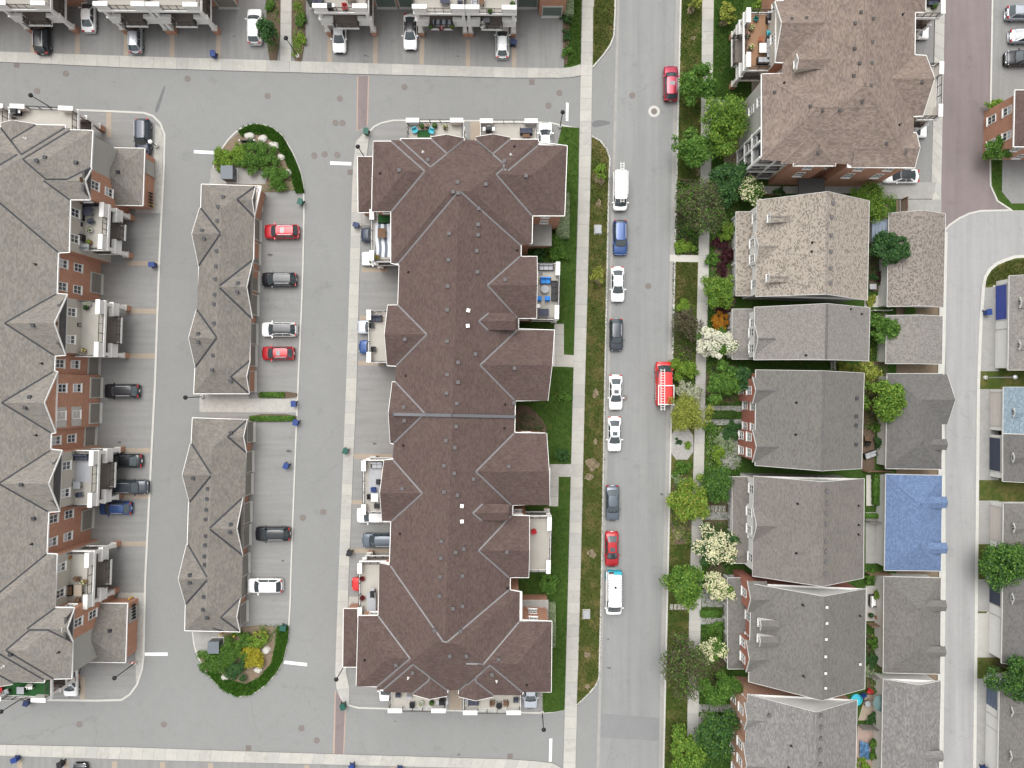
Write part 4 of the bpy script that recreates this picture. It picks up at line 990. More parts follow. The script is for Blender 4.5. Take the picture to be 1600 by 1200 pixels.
# ================================================================ detached houses and garages on the right
def house(label, nw, ne, se, sw, he, mat, pitch=.57, wall=SIDING, gable=SIDING, wallside=None, wgs=(), dorms=(), porch=None, porchmat=None, vents=(), vmesh=None, pipes=(), ridge=None, win=(1.6, 4.6), wwall=None):
    t = thing('house', P((nw[0]+se[0])/2, (nw[1]+se[1])/2), label, 'house', 'houses along the street')
    r = Roof(t, he)
    r.prim([nw, ne, se, sw], [None, pitch, None, pitch], gm=gable)
    for x, y0, y1, dep, gm, pp in wgs: r.prim([(x, y0), (x+dep, y0), (x+dep, y1), (x, y1)], [pp, 'x', pp, None], gm=gm)
    for xf, xb, y0, y1, dz in dorms: dormer(r, xf, xb, y0, y1, he+dz, mat, wall=SIDING)
    r.finish(mat, ridge=ridge or mat, rake=TRIM)
    o = outline([nw, sw, se, ne], he)
    walls(t, o, he, .4, wallside or wall, over={0: wwall or wall}, win=win, cols=2.4, skip=(1, 2, 3), blind=.2)
    gutters(t, o, he, TRIM, rf=r, w=.06)
    for x, y0, y1, dep, gm, pp in wgs:      # wall below a front gable stands proud of the main wall
        a, c = P(x, y0, he), P(x, y1, he); m = MB().prism([(a.x+.25, a.y-.25), (c.x+.25, c.y+.25), (c.x+1.5, c.y+.25), (a.x+1.5, a.y-.25)], 0, he); m.build('bay_wall', gm, t)
        n = max(1, int((a.y-c.y)/2.0))
        for k in range(n):
            for z in win: window(t, (a.x+.22, a.y+(c.y-a.y)*(k+.5)/n, z), -math.pi/2, 'a')
    if porch:
        x0, y0, x1, y1, h = porch; rp = Roof(t, h)
        rp.prim([(x0, y0), (x1+14, y0), (x1+14, y1), (x0, y1)], [.3, None, .3, .3]); rp.finish(porchmat or mat)
        oo = outline([(x0, y0), (x0, y1), (x1+14, y1), (x1+14, y0)], h); gutters(t, oo, h, TRIM, w=.06)
        MB().poly([(q[0], q[1], h-.12) for q in oo]).build('porch_ceiling', WHITE_B, t)
        qq = inset(oo, .35); MB().prism(qq, -.05, .45).build('porch_floor', CONC_G, t)
        n = max(2, int(abs(y1-y0)/22))
        for k in range(n+1):
            f = k/n; x = qq[0][0]+(qq[1][0]-qq[0][0])*f; y = qq[0][1]+(qq[1][1]-qq[0][1])*f
            MB().box((x, y, h/2+.2), (.24, .24, h-.4)).build('porch_post', WHITE, t)
        MB().bar((qq[0][0], qq[0][1], 1.3), (qq[1][0], qq[1][1], 1.3), .08, .08).build('porch_rail', WHITE, t)
    r.vents(vents, vmesh or VENT_K); r.vents(pipes, PIPE_K, 'vent_pipe'); return t, r
h1, _ = house('house with mottled tan roof and two small dormers, top of the row', (1183, 313), (1358, 314), (1355, 469), (1181, 463), 6.3, R_MOT, gable=SIDING_G, wallside=SIDING_G,
      wgs=[(1180, 363, 413, 58, SIDING, .62)], dorms=[(1203, 1232, 331, 347, 1.9), (1201, 1230, 425, 441, 1.9)], porch=(1150, 331, 1172, 462, 3.1), vents=[(1301, 317), (1299, 339), (1298, 367), (1298, 393), (1297, 419), (1297, 442)], vmesh=VENT_G, pipes=[(1269, 379), (1268, 393)], ridge=R_MOT2)
h2, _ = house('narrow house with mottled grey roof below the tan one', (1179, 480), (1359, 481), (1357, 564), (1178, 562), 6.3, R_MOT3, gable=SIDING_G, wgs=[(1179, 505, 556, 42, SIDING, .62)], porch=(1144, 483, 1166, 561, 3.1), pipes=[(1329, 483), (1259, 555), (1346, 491)], ridge=R_G3, wallside=SIDING_G)
h3, _ = house('grey roofed house with two brick front gables', (1181, 578), (1350, 583), (1346, 732), (1180, 727), 6.5, R_G1, wall=BRICK_R, gable=SIDING_G, wallside=BRICK_R, wgs=[(1176, 589, 631, 48, BRICK_R, .7), (1176, 672, 722, 48, BRICK_R, .7)], vents=[(1338, 622), (1337, 650), (1337, 664), (1337, 694)], pipes=[(1244, 629), (1243, 679)], ridge=R_G3)
h4, _ = house('rosy grey roofed house with white front gable and a row of ridge vents', (1178, 744), (1350, 748), (1349, 903), (1176, 900), 6.5, R_G2, gable=SIDING, wallside=SIDING_G, wgs=[(1176, 790, 846, 48, SIDING, .65)], porch=(1144, 745, 1168, 880, 3.1), vents=[(1292, 767), (1292, 786), (1291, 801), (1291, 818), (1290, 845), (1290, 861), (1290, 877), (1289, 895)], vmesh=VENT_G, pipes=[(1246, 787), (1244, 864), (1341, 790), (1341, 820), (1341, 835)])
h5, _ = house('grey roofed house with curved red brick front gables', (1174, 912), (1353, 920), (1351, 1076), (1170, 1065), 6.5, R_G1, wall=BRICK_R, gable=SIDING, wallside=BRICK_R, wgs=[(1168, 908, 957, 30, BRICK_R, .6), (1166, 1000, 1050, 55, BRICK_R, .6)], dorms=[(1188, 1216, 969, 985, 1.8), (1187, 1215, 994, 1010, 1.8)], porch=(1137, 903, 1156, 1045, 3.1),
      vents=[(1291, 948), (1291, 973), (1290, 998), (1289, 1025), (1289, 1051), (1289, 1074), (1343, 1037)], vmesh=VENT_P, pipes=[(1254, 945), (1255, 1056), (1343, 962)])
h6, _ = house('speckled grey roofed house of orange brick at the bottom edge', (1168, 1085), (1339, 1094), (1335, 1300), (1160, 1290), 6.5, R_G4, wall=BRICK_O, gable=SIDING, wallside=BRICK_O, wgs=[(1163, 1098, 1140, 45, BRICK_O, .65), (1161, 1160, 1215, 45, BRICK_O, .65)], vents=[(1282, 1117), (1282, 1135), (1282, 1153), (1281, 1171), (1281, 1193), (1202, 1117)], vmesh=VENT_G, pipes=[(1236, 1165), (1232, 1199)])

def garage(label, nw, ne, se, sw, he, mat, kind='gable', pitch=.5, dorms=(), wall=SIDING, east=None, doormat=DOOR_WH, west_doors=(), pipes=(), gm=None, egab=(), pd=.5):
    t = thing('garage', P((nw[0]+se[0])/2, (nw[1]+se[1])/2), label, 'garage', 'garages on the back lane')
    r = Roof(t, he); e = pitch if kind == 'hip' else None
    r.prim([nw, ne, se, sw], [e, pitch, e, pitch], gm=gm or wall)
    for x, y0, y1 in egab: r.prim([(x-55, y0), (x, y0), (x, y1), (x-55, y1)], [pitch, None, pitch, 'x'], gm=wall)
    for xf, xb, y0, y1, dz, face in dorms: dormer(r, xf, xb, y0, y1, he+dz, mat, wall=SIDING if face < 0 else mat, face=face, pitch=pd, rake=None if face < 0 else mat, win=True)
    r.finish(mat, ridge=mat, rake=TRIM); o = outline([nw, sw, se, ne], he); walls(t, o, he, .3, wall); gutters(t, o, he, TRIM, rf=r, w=.06)
    xe = P(ne[0], 0, he).x-.27; ya, yb = P(*ne, he).y, P(*se, he).y
    for k in range(2): gdoor(t, (xe, ya+(yb-ya)*(.27+.46*k), 0), math.pi/2, doormat, 2.5)
    for y, dm, wd in west_doors: gdoor(t, (P(nw[0], 0, he).x+.27, P(0, y, he).y, 0), -math.pi/2, dm, wd, 2.2)
    r.vents(pipes, PIPE_K, 'vent_pipe'); return t, r
garage('tall garage with mottled brown roof at the bend of the lane', (1389, 333), (1477, 334), (1474, 480), (1386, 479), 2.9, R_MOT2, pitch=.42)
garage('small garage with light grey speckled roof', (1385, 493), (1473, 494), (1472, 569), (1384, 568), 2.9, R_MOT3, pitch=.3)
garage('grey hip roofed garage with a gable facing the lane', (1386, 584), (1473, 584), (1471, 733), (1384, 732), 2.9, R_G3, 'hip', pitch=.5, egab=[(1480, 585, 663)], dorms=[(1478, 1437, 686, 703, 0.8, 1)])
garage('garage with bright blue shingled roof', (1384, 741), (1472, 743), (1470, 892), (1382, 891), 2.9, R_BLUE, 'hip', pitch=.42, dorms=[(1478, 1437, 776, 794, 0.8, 1), (1478, 1437, 848, 865, 0.8, 1)])
garage('taupe hip roofed garage below the blue one', (1381, 901), (1470, 903), (1469, 1053), (1380, 1051), 2.9, R_G1, 'hip', pitch=.42, dorms=[(1477, 1436, 938, 955, 0.8, 1), (1476, 1436, 1010, 1026, 0.8, 1)])
garage('speckled grey garage at the bottom of the back lane', (1380, 1061), (1470, 1064), (1466, 1260), (1376, 1260), 2.9, R_G4, pitch=.4, dorms=[(1472, 1432, 1173, 1190, 0.8, 1)])
garage('garage with a royal blue door across the lane', (1577, 431), (1690, 431), (1690, 580), (1575, 578), 2.9, R_MOT3, pitch=.5, dorms=[(1594, 1620, 464, 481, 0.85, -1), (1593, 1620, 532, 547, 0.85, -1)], west_doors=[(470, DOOR_BL, 4.6), (540, CONC_P, 4.4)])
garage('garage half roofed in blue grey shingles across the lane', (1568, 605), (1690, 605), (1690, 678), (1567, 677), 2.9, R_TEAL, pitch=.5, dorms=[(1584, 1615, 637, 652, 0.85, -1)], west_doors=[(640, DOOR_WH, 4.4)])
garage('grey garage with navy door adjoining the blue grey one', (1567, 678), (1690, 678), (1690, 752), (1567, 752), 2.9, R_G3, pitch=.5, dorms=[(1583, 1615, 707, 723, 0.85, -1)], west_doors=[(712, DOOR_NV, 4.4)])
garage('grey garage with pale door behind the leafy tree across the lane', (1568, 786), (1690, 786), (1690, 866), (1567, 864), 2.9, R_G1, 'hip', pitch=.5, dorms=[(1584, 1615, 817, 833, 0.85, -1)], west_doors=[(822, DOOR_WH, 4.4)])
garage('garage with two navy doors and a white gable across the lane', (1567, 885), (1690, 885), (1690, 1037), (1565, 1036), 2.9, R_G3, pitch=.5, dorms=[(1582, 1615, 927, 944, 0.85, -1)], egab=(), west_doors=[(925, DOOR_NV, 4.4), (995, DOOR_NV, 4.4)])
garage('garage with slate blue doors at the bottom right corner', (1562, 1062), (1690, 1062), (1690, 1260), (1558, 1260), 2.9, R_G1, pitch=.5, dorms=[(1581, 1612, 1104, 1120, 0.85, -1), (1579, 1612, 1173, 1190, 0.85, -1)], west_doors=[(1100, M('slate_door', (.10, .125, .18), .5), 4.4), (1175, M('slate_door_b', (.10, .12, .17), .5), 4.4)])
# brown roofed house at the upper right corner
hx = thing('house', P(1640, 180), 'house with brown roof cut by the right edge near the top', 'house', 'houses along the street')
r = Roof(hx, 6.2); r.prim([(1586, 141), (1720, 141), (1720, 230), (1584, 229)], [.5]*4); r.finish(R_BROWN)
o = outline([(1586, 141), (1584, 229), (1720, 230), (1720, 141)], 6.2); walls(hx, o, 6.2, .35, BRICK, win=(1.6, 4.5), cols=2.4, skip=(2, 3)); gutters(hx, o, 6.2)
# garden shed, fences
sh = thing('garden_shed', P(1375, 361, 0), 'small shed with ribbed blue grey metal roof', 'shed')
a, c = P(1362, 343, 2.4), P(1389, 378, 2.4)
MB().prism([(a.x+.15, c.y+.15), (c.x-.15, c.y+.15), (c.x-.15, a.y-.15), (a.x+.15, a.y-.15)], 0, 2.3).build('wall', SIDING_G, sh)
SHED = M('blue_grey_metal', (.17, .2, .25), .5, .08, 1, .04, 9, metal=.2)
for k in range(5):
    x0, x1 = a.x+(c.x-a.x)*k/5, a.x+(c.x-a.x)*(k+1)/5-.06; MB().poly([(x0, c.y, 2.42), (x1, c.y, 2.42), (x1, a.y, 2.6), (x0, a.y, 2.6)]).box((x1+.03, (a.y+c.y)/2, 2.54), (.06, c.y-a.y, .08)).build('roof_panel', SHED, sh)
def fence(p, q, label, m=WOOD, h=1.7):
    a, c = P(*p), P(*q); t = thing('fence', a, label, 'fence', 'garden fences'); d = (c-a); L = d.length; d /= L
    n = max(1, round(L/2.2))
    for k in range(n+1): MB().box(a+d*(L*k/n)+Z*(h/2), (.11, .11, h+.15)).build('post', m, t)
    for z in (.35, h-.2): MB().bar(a+Z*z, c+Z*z, .05, .09).build('rail', m, t)
    b = MB()
    for k in range(int(L/.16)): b.box(a+d*(.08+k*.16)+Z*(h/2)+Vector((.05, .0, 0)), (.13 if abs(d.x) > .5 else .025, .025 if abs(d.x) > .5 else .13, h))
    o = b.build('boards', m, t); o['kind'] = 'stuff'
fence((1407, 313), (1407, 333), 'cedar fence beside the side yard at the bend')
fence((1360, 486), (1386, 486), 'white fence between tan and grey backyards', WHITE, 1.2)
fence((1297, 566), (1297, 577), 'fence across the gap below the narrow house', WHITE, 1.5)
fence((1347, 735), (1384, 735), 'cedar fence behind the brick gabled house')
fence((1351, 813), (1381, 814), 'pale fence dividing the yard beside the blue garage', WOODG)
fence((1350, 893), (1382, 893), 'cedar fence below the blue garage')
fence((1353, 973), (1380, 971), 'orange toned fence beside the taupe garage')
fence((1355, 1053), (1380, 1053), 'weathered fence under the taupe garage', WOODG)
fence((1340, 1131), (1378, 1133), 'pale fence at the bottom backyard', WOODG)
fence((1373, 493), (1373, 565), 'slatted grey fence under the leafy yard tree', WOODG)
fence((1170, 306), (1215, 307), 'low cedar fence beside the tan roofed house', WOOD, 1.0)
# ================================================================ cars
CT = {  # length, width, height, belt, windshield base/top, rear glass top/base, half width at roof
 'sedan': (4.75, 1.84, 1.46, .93, 1.02, .28, -1.0, -1.72, .60),
 'hatch': (4.35, 1.82, 1.52, .95, 1.0, .3, -1.45, -1.95, .62),
 'suv': (4.7, 1.92, 1.70, 1.06, 1.05, .42, -1.72, -2.15, .68),
 'pickup': (5.6, 2.0, 1.86, 1.12, 1.5, .85, -.75, -.98, .72),
 'van': (5.75, 2.05, 2.15, 1.2, 2.15, 1.45, -2.55, -2.76, .86)}
def car_meshes(ty):
    L, W, Ht, bz, xw0, xw1, xr1, xr0, wt = CT[ty]; hl, hw = L/2, W/2; wb = hw-.1; D = {}
    # body loft
    b = MB(); st = []
    xs = [-hl, -hl+.1, -hl+.32, -hl+.7, -1.2, -.5, .2, .9, hl-1.15, hl-.75, hl-.4, hl-.14, hl]
    for x in xs:
        f = (hl-abs(x)); k = min(1, f/.55); wv = hw*(.80+.2*(1-(1-k)**2)**.5) if f < .55 else hw
        if x > xw0-.2: top = bz+.02-(.24 if ty != 'van' else .12)*((x-xw0+.2)/(hl-xw0+.2))**1.6
        elif x < xr0+.1 and ty == 'sedan': top = bz-.0-.06*((xr0+.1-x)/(hl+xr0+.1))
        elif ty == 'pickup' and x < xr0: top = bz-.02
        else: top = bz
        if f < .12: top -= .16
        if f < .01: top -= .1
        st.append([(x, s*y, z) for s, row in ((1, ((.9*wv, .26), (wv, .45), (wv, top-.25), (.96*wv, top-.07), (.80*wv, top), (.35*wv, top+.025))), (-1, ((.35*wv, top+.025), (.80*wv, top), (.96*wv, top-.07), (wv, top-.25), (wv, .45), (.9*wv, .26)))) for y, z in row])
    for a, c in zip(st, st[1:]):
        for i in range(len(a)-1): b.poly([a[i], a[i+1], c[i+1], c[i]])
    b.poly(st[0]); b.poly(st[-1][::-1])
    for a, c in zip(st, st[1:]): b.poly([a[0], c[0], c[-1], a[-1]])
    D['body'] = b.mesh('body', PAINTS['white'], smooth=True)
    # cabin shell
    zr = Ht-.06; c = MB(); lo = bz-.02
    B = [(xw0, wb*.93), (xr0, wb*.93)]; 
    def ring(z, x0, x1, w, bow): return [(x0, -w, z), (x0+bow, 0, z), (x0, w, z), ((x0+x1)/2, w*1.03, z), (x1, w, z), (x1-bow*.7, 0, z), (x1, -w, z), ((x0+x1)/2, -w*1.03, z)]
    r0, r1 = ring(lo, xw0-.03, xr0+.03, wb-.02, .1), ring(zr, xw1-.03, xr1+.03, wt-.02, .07)
    for i in range(8): c.poly([r0[i], r0[(i+1) % 8], r1[(i+1) % 8], r1[i]])
    D['cabin'] = c.mesh('cabin', PAINTS['white'])
    # roof panel
    r = MB(); n = 6; m = 6; g = [[((xw1+.02)*(1-i/n)+(xr1-.02)*i/n+(.07*(1-(2*j/m-1)**2))*(1 if i == 0 else (-.7 if i == n else 0)), (wt+.03)*(2*j/m-1)*(1-.06*abs(2*i/n-1)**3), zr-.03+.075*(1-(2*j/m-1)**4)*(1-.25*(2*i/n-1)**2)) for j in range(m+1)] for i in range(n+1)]
    for i in range(n):
        for j in range(m): r.poly([g[i][j], g[i+1][j], g[i+1][j+1], g[i][j+1]])
    D['roof'] = r.mesh('roof', PAINTS['white'], smooth=True)
    def pane(x0, z0, w0, x1, z1, w1, bow0, bow1, nm):
        q = MB(); k = 6; A = [(x0+bow0*(1-(2*j/k-1)**2), w0*(2*j/k-1), z0) for j in range(k+1)]; Bq = [(x1+bow1*(1-(2*j/k-1)**2), w1*(2*j/k-1), z1) for j in range(k+1)]
        for j in range(k): q.poly([A[j], A[j+1], Bq[j+1], Bq[j]] if x0 > x1 else [A[j+1], A[j], Bq[j], Bq[j+1]])
        return q.mesh(nm, CARGLASS, smooth=True)
    D['windshield'] = pane(xw0+.05, bz+.03, wb-.12, xw1+.06, zr-.02, wt-.09, .12, .09, 'windshield')
    if ty != 'van': D['rear_window'] = pane(xr0-.04, bz+.06, wb-.16, xr1-.04, zr-.03, wt-.1, -.08, -.06, 'rear_window')
    else: D['rear_window'] = pane(xr0-.05, bz+.15, wb-.25, xr1-.08, zr-.3, wt-.1, -.05, -.05, 'rear_window')
    for s in (1, -1):
        segs = [(xw0-.22, xw1-.06, .02, .02, 1)] if ty in ('van',) else None
        xm0, xm1 = (xw0+xr0)/2-.1, (xw1+xr1)/2-.05
        if ty == 'van': quads = [((xw0-.25, xw1-.05), (xw0-1.15, xw1-.75))]
        else: quads = [((xw0-.2, xw1-.04), (xm0+.04, xm1+.04)), ((xm0-.04, xm1-.04), (xr0+.28, xr1+.1))]
        for qi, ((a0, a1), (c0, c1)) in enumerate(quads):
            q = MB(); y0, y1 = (wb+.005)*s, (wt+.02)*s
            pts = [(a0, y0*1.015, bz+.03), (c0, y0*1.015, bz+.03), (c1, y1, zr-.06), (a1, y1, zr-.06)]
            q.poly(pts if s < 0 else pts[::-1]); D['side_window%d%d' % (s, qi)] = q.mesh('side_window', CARGLASS)
        mr = MB().box((xw0-.28, s*(hw+.09), bz+.06), (.13, .22, .15)).box((xw0-.26, s*(hw-.03), bz+.02), (.08, .14, .06)); D['mirror%d' % s] = mr.mesh('mirror', PAINTS['white'])
        hd = MB().poly([(hl-.02, s*hw*.5, bz-.33), (hl-.10, s*hw*.86, bz-.31), (hl-.38, s*hw*.97, bz-.18), (hl-.3, s*hw*.6, bz-.175)][::s]); D['headlight%d' % s] = hd.mesh('headlight', CHROME)
        tl = MB().box((-hl+.08, s*hw*.72, bz-.16), (.14, .34, .16)); D['taillight%d' % s] = tl.mesh('taillight', REDLAMP)
        if ty in ('suv', 'hatch'): D['roof_rail%d' % s] = MB().bar((xw1-.15, s*(wt-.07), zr+.07), (xr1+.1, s*(wt-.07), zr+.07), .05, .05).mesh('roof_rail', METAL_G)
    D['grille'] = MB().box((hl-.01, 0, .5), (.06, hw*1.0, .2)).mesh('grille', BLACKP)
    D['sunroof'] = MB().box(((xw1+xr1)/2+.28, 0, zr+.045), (.5, wt*1.05, .02)).mesh('sunroof', CARGLASS)
    cw = MB()
    for k in range(6):
        a, c2 = 2*k/6-1, 2*(k+1)/6-1; cw.poly([(xw0+.05+.13*(1-a*a), (wb-.1)*a, bz+.045), (xw0+.16+.13*(1-a*a), (wb-.06)*a, bz+.04), (xw0+.16+.13*(1-c2*c2), (wb-.06)*c2, bz+.04), (xw0+.05+.13*(1-c2*c2), (wb-.1)*c2, bz+.045)])
    for yy in (-.15, .35): cw.bar((xw0+.12, yy, bz+.07), (xw0-.15, yy+.42, bz+.19), .03, .02)
    D['cowl'] = cw.mesh('cowl', BLACKP)
    D['number_plate'] = MB().box((-hl+.0, 0, .62), (.05, .36, .14)).mesh('number_plate', WHITE)
    if ty == 'pickup':
        D['cargo_bed'] = MB().box(((xr0-.12-hl)/2, 0, bz+.02), (hl+xr0-.3, W*.8, .04)).mesh('cargo_bed', BLACKP)
    return D
WHEEL = MB().tube((0, -.11, 0), (0, .11, 0), .33, .33, 18).mesh('wheel', RUBBER)
RIMM = MB().tube((0, -.118, 0), (0, .118, 0), .21, .21, 12).mesh('rim', RIM)
PAINTS = {k: paint('paint_'+k, c, me) for k, c, me in (('white', (.78, .78, .77), 0), ('black', (.006, .007, .010), .0), ('red', (.36, .012, .018), .25), ('crimson', (.30, .02, .045), .4), ('blue', (.022, .062, .19), .3), ('navy', (.010, .018, .038), .2), ('silver', (.42, .44, .47), .6), ('grey', (.10, .12, .145), .4), ('slate', (.035, .042, .052), .3), ('brightred', (.52, .02, .02), .1), ('skyblue', (.05, .17, .42), .35), ('palesilver', (.55, .58, .62), .5))}
CM = {k: car_meshes(k) for k in CT}
def car(px, py, heading, ty, col, label, roof=None, sunroof=False, h=.75, scale=1.0, cat='car', group='parked cars', name='car'):
    """heading in degrees of the picture: 0 = nose to the right, 90 = nose to the top; px,py = middle of the car as seen"""
    v = P(px, py, h); t = thing(name, (v.x, v.y, .02), label, cat, group, math.radians(heading)); t.scale = (scale,)*3
    D = CM[ty]; L, W, Ht = CT[ty][:3]
    for k, me in D.items():
        nm = me.name.split('.')[0]
        if nm == 'sunroof' and not sunroof: continue
        if nm == 'cargo_bed' and ty != 'pickup': continue
        o = link(nm, me, t)
        if nm in ('body', 'cabin', 'roof', 'mirror'):
            mm = roof if (nm == 'roof' and roof) else PAINTS[col]
            o.material_slots[0].link = 'OBJECT'; o.material_slots[0].material = mm
    for x in (L*.30, -L*.29):
        for s in (1, -1):
            w = link('wheel', WHEEL, t, (x, s*(W/2-.12), .33)); link('rim', RIMM, w)
    return t
BR = PAINTS['black']
CARS = [
 (66, 57, 90, 'suv', 'black', 'black SUV nosed under the top left balcony'),
 (138, 22, 90, 'sedan', 'white', 'white car parked between two balconies at the top left'),
 (211, 57, 90, 'hatch', 'silver', 'silver hatchback backed out from under a top left balcony'),
 (398, 41, 90, 'suv', 'white', 'white SUV beside the round bush at the top'),
 (223, 213, -90, 'suv', 'navy', 'dark blue SUV at the corner beside the grey annex roof'),
 (530, 54, -90, 'sedan', 'white', 'white sedan half under a lone top balcony'),
 (641, 49, -90, 'sedan', 'white', 'white sedan with black glass roof beside the top balconies', BR),
 (785, 65, 90, 'hatch', 'white', 'white hatchback tail out under the top right balcony'),
 (1048, 130, 90, 'suv', 'crimson', 'crimson SUV parked at the east kerb by a tree', None, True),
 (969, 371, -90, 'suv', 'blue', 'blue SUV with pale roof rails on the street'),
 (965, 444, -90, 'sedan', 'white', 'white sedan without sunroof on the street below the blue SUV'),
 (963, 523, -90, 'hatch', 'slate', 'charcoal crossover parked on the street'),
 (962, 613, -90, 'sedan', 'white', 'white sedan with sunroof beside a manhole'),
 (960, 678, -90, 'sedan', 'white', 'white sedan with sunroof, lower of the pair on the street'),
 (957, 786, -90, 'sedan', 'grey', 'grey sedan parked on the street'),
 (956, 858, -90, 'sedan', 'red', 'red sedan with sunroof in front of the white work van', None, True),
 (440, 362, 180, 'suv', 'red', 'red SUV with large sunroof, topmost of the island lot', None, True),
 (436, 437, 180, 'suv', 'black', 'black SUV in the upper island lot'),
 (436, 515, 180, 'suv', 'white', 'white SUV with black glass roof in the island lot', BR),
 (434, 552, 180, 'hatch', 'red', 'red hatchback beside the white SUV in the island lot', None, True),
 (426, 834, 180, 'suv', 'black', 'black SUV in the lower island lot'),
 (414, 915, 180, 'suv', 'white', 'white SUV in the lower island lot'),
 (591, 367, 180, 'suv', 'navy', 'dark SUV nose under the striped rug balcony'),
 (592, 404, 180, 'sedan', 'white', 'white car nose under the striped rug balcony'),
 (586, 511, 180, 'sedan', 'palesilver', 'pale silver sedan nose under a centre balcony'),
 (588, 542, 180, 'sedan', 'blue', 'blue sedan nose under a centre balcony'),
 (190, 611, 180, 'suv', 'black', 'black SUV facing the brick gable bay'),
 (194, 720, 180, 'sedan', 'black', 'black sedan tail out under the west balcony'),
 (204, 761, 0, 'suv', 'slate', 'slate SUV nose out under the west balcony'),
 (180, 794, 180, 'hatch', 'blue', 'blue hatchback beside the west balcony'),
 (593, 844, 180, 'suv', 'grey', 'blue grey SUV nosing out beside the white pickup'),
 (577, 913, 180, 'sedan', 'brightred', 'red car nose under the lowest centre balcony'),
 (604, 1069, -90, 'suv', 'white', 'white SUV tucked under the roof at the bottom left of the centre block'),
 (852, 218, 90, 'sedan', 'white', 'white sedan nose out at the north end of the centre block'),
 (829, 1080, -90, 'sedan', 'palesilver', 'pale blue sedan nose out at the south end of the centre block'),
 (110, 1064, -90, 'hatch', 'white', 'white hatchback under the bottom left balcony'),
 (1425, 50, 0, 'sedan', 'white', 'white car nose out under the tan brown roof'),
 (1422, 204, 0, 'sedan', 'white', 'white car nose out in the lower notch of the tan brown roof'),
 (1408, 275, 180, 'sedan', 'white', 'white sedan with dark glass roof by the brick end wall', BR),
 (1600, 20, 0, 'suv', 'silver', 'silver SUV at the right edge near the top'),
 (1606, 56, 0, 'sedan', 'silver', 'silver sedan at the right edge below the SUV'),
 (1598, 91, 180, 'suv', 'black', 'black SUV at the right edge'),
 (124, 1221, 90, 'sedan', 'black', 'black car entering at the bottom left edge'),
]
for c in CARS:
    t = car(*c[:6], roof=c[6] if len(c) > 6 else None, sunroof=c[7] if len(c) > 7 else ('sunroof' in c[5] and 'without' not in c[5]))
def ladder(parent, x0, x1, y, z, w=.42):
    b = MB()
    for s in (-1, 1): b.bar((x0, y+s*w/2, z), (x1, y+s*w/2, z), .06, .09)
    n = int(abs(x1-x0)/.33)
    for k in range(n): b.bar((x0+(k+.5)*(x1-x0)/n, y-w/2, z), (x0+(k+.5)*(x1-x0)/n, y+w/2, z), .05, .05)
    return b
# white van with ladder racks
v = car(969, 297, -90, 'van', 'white', 'white van carrying ladders on its roof rack', cat='van', scale=.93, h=1.0, name='van')
for x in (1.2, -.3, -2.1): MB().bar((x, -.95, 2.32), (x, .95, 2.32), .06, .06).build('rack_bar', WHITE, v, off=(0, 0, 0))
for x in (1.2, -2.1):
    for s in (-1, 1): MB().box((x, s*.93, 2.2), (.08, .06, .26)).build('rack_foot', WHITE, v, off=(0, 0, 0))
L1 = thing('ladder', Vector((v.location.x, v.location.y, 0)), 'long aluminium ladder lying along the white van roof', 'ladder', None, v.rotation_euler.z)
ladder(L1, -3.35, 2.0, .1, 2.23).build('ladder_frame', WHITE, L1, off=(0, 0, 0))
L2 = thing('ladder', Vector((v.location.x, v.location.y, 0)), 'second shorter ladder beside the long one on the white van', 'ladder', None, v.rotation_euler.z)
ladder(L2, -2.2, .9, .6, 2.23, .5).build('ladder_frame', WHITE, L2, off=(0, 0, 0))
# white and teal work van with printed roof edges
TEAL = M('teal_vinyl', (.03, .32, .40), .4, .3, .9, .1, 5)
w = car(959, 926, -90, 'van', 'white', 'white work van with teal rear and roof side lettering', cat='van', scale=1.04, h=1.0, name='van')
MB().box((-2.72, .35, 1.98), (.5, 1.0, .06)).build('teal_wrap', TEAL, w, off=(0, 0, 0)); MB().box((-2.84, 0, .95), (.14, 1.7, .9)).build('teal_wrap', TEAL, w, off=(0, 0, 0))
for s in (1, -1): MB().box((-2.2, s*1.035, .8), (1.1, .02, .7)).build('teal_wrap', TEAL, w, off=(0, 0, 0))
for s in (-1, 1):
    for k in range(9): MB().box((-1.9+k*.33, s*.82, 2.155), (.17+.05*(k % 3), .13, .012)).build('roof_letter', GREYP, w, off=(0, 0, 0))
MB().lathe((-1.0, .05, 2.15), [(.16, 0), (.14, .12), (.05, .15)], 10).build('roof_vent', METAL_K, w, off=(0, 0, 0))
# red pickup with rack and ladder
r = car(1037, 600, 90, 'van', 'brightred', 'red work truck with a white ladder on its rack', cat='truck', scale=1.04, h=1.0, name='truck')
for x in (-.2, -2.6): MB().bar((x, -1.0, 2.4), (x, 1.0, 2.4), .1, .08).build('rack_bar', WHITE, r, off=(0, 0, 0))
for s in (-1, 1):
    MB().bar((-2.7, s*.98, 2.36), (-.1, s*.98, 2.36), .08, .08).build('rack_bar', WHITE, r, off=(0, 0, 0))
    for x in (-.2, -2.6): MB().box((x, s*.96, 2.25), (.08, .06, .3)).build('rack_foot', WHITE, r, off=(0, 0, 0))
for k in range(8): MB().box((-2.0+k*.28, 1.035, 1.0), (.16, .02, .3)).build('side_letter', WHITE, r, off=(0, 0, 0))
L3 = thing('ladder', Vector((r.location.x, r.location.y, 0)), 'white extension ladder overhanging the red truck', 'ladder', None, r.rotation_euler.z)
ladder(L3, -3.5, 2.0, .45, 2.5, .5).build('ladder_frame', WHITE, L3, off=(0, 0, 0))
# white pickup under the centre balcony
car(590, 805, 180, 'pickup', 'white', 'white pickup nosing out under a centre balcony', cat='pickup')
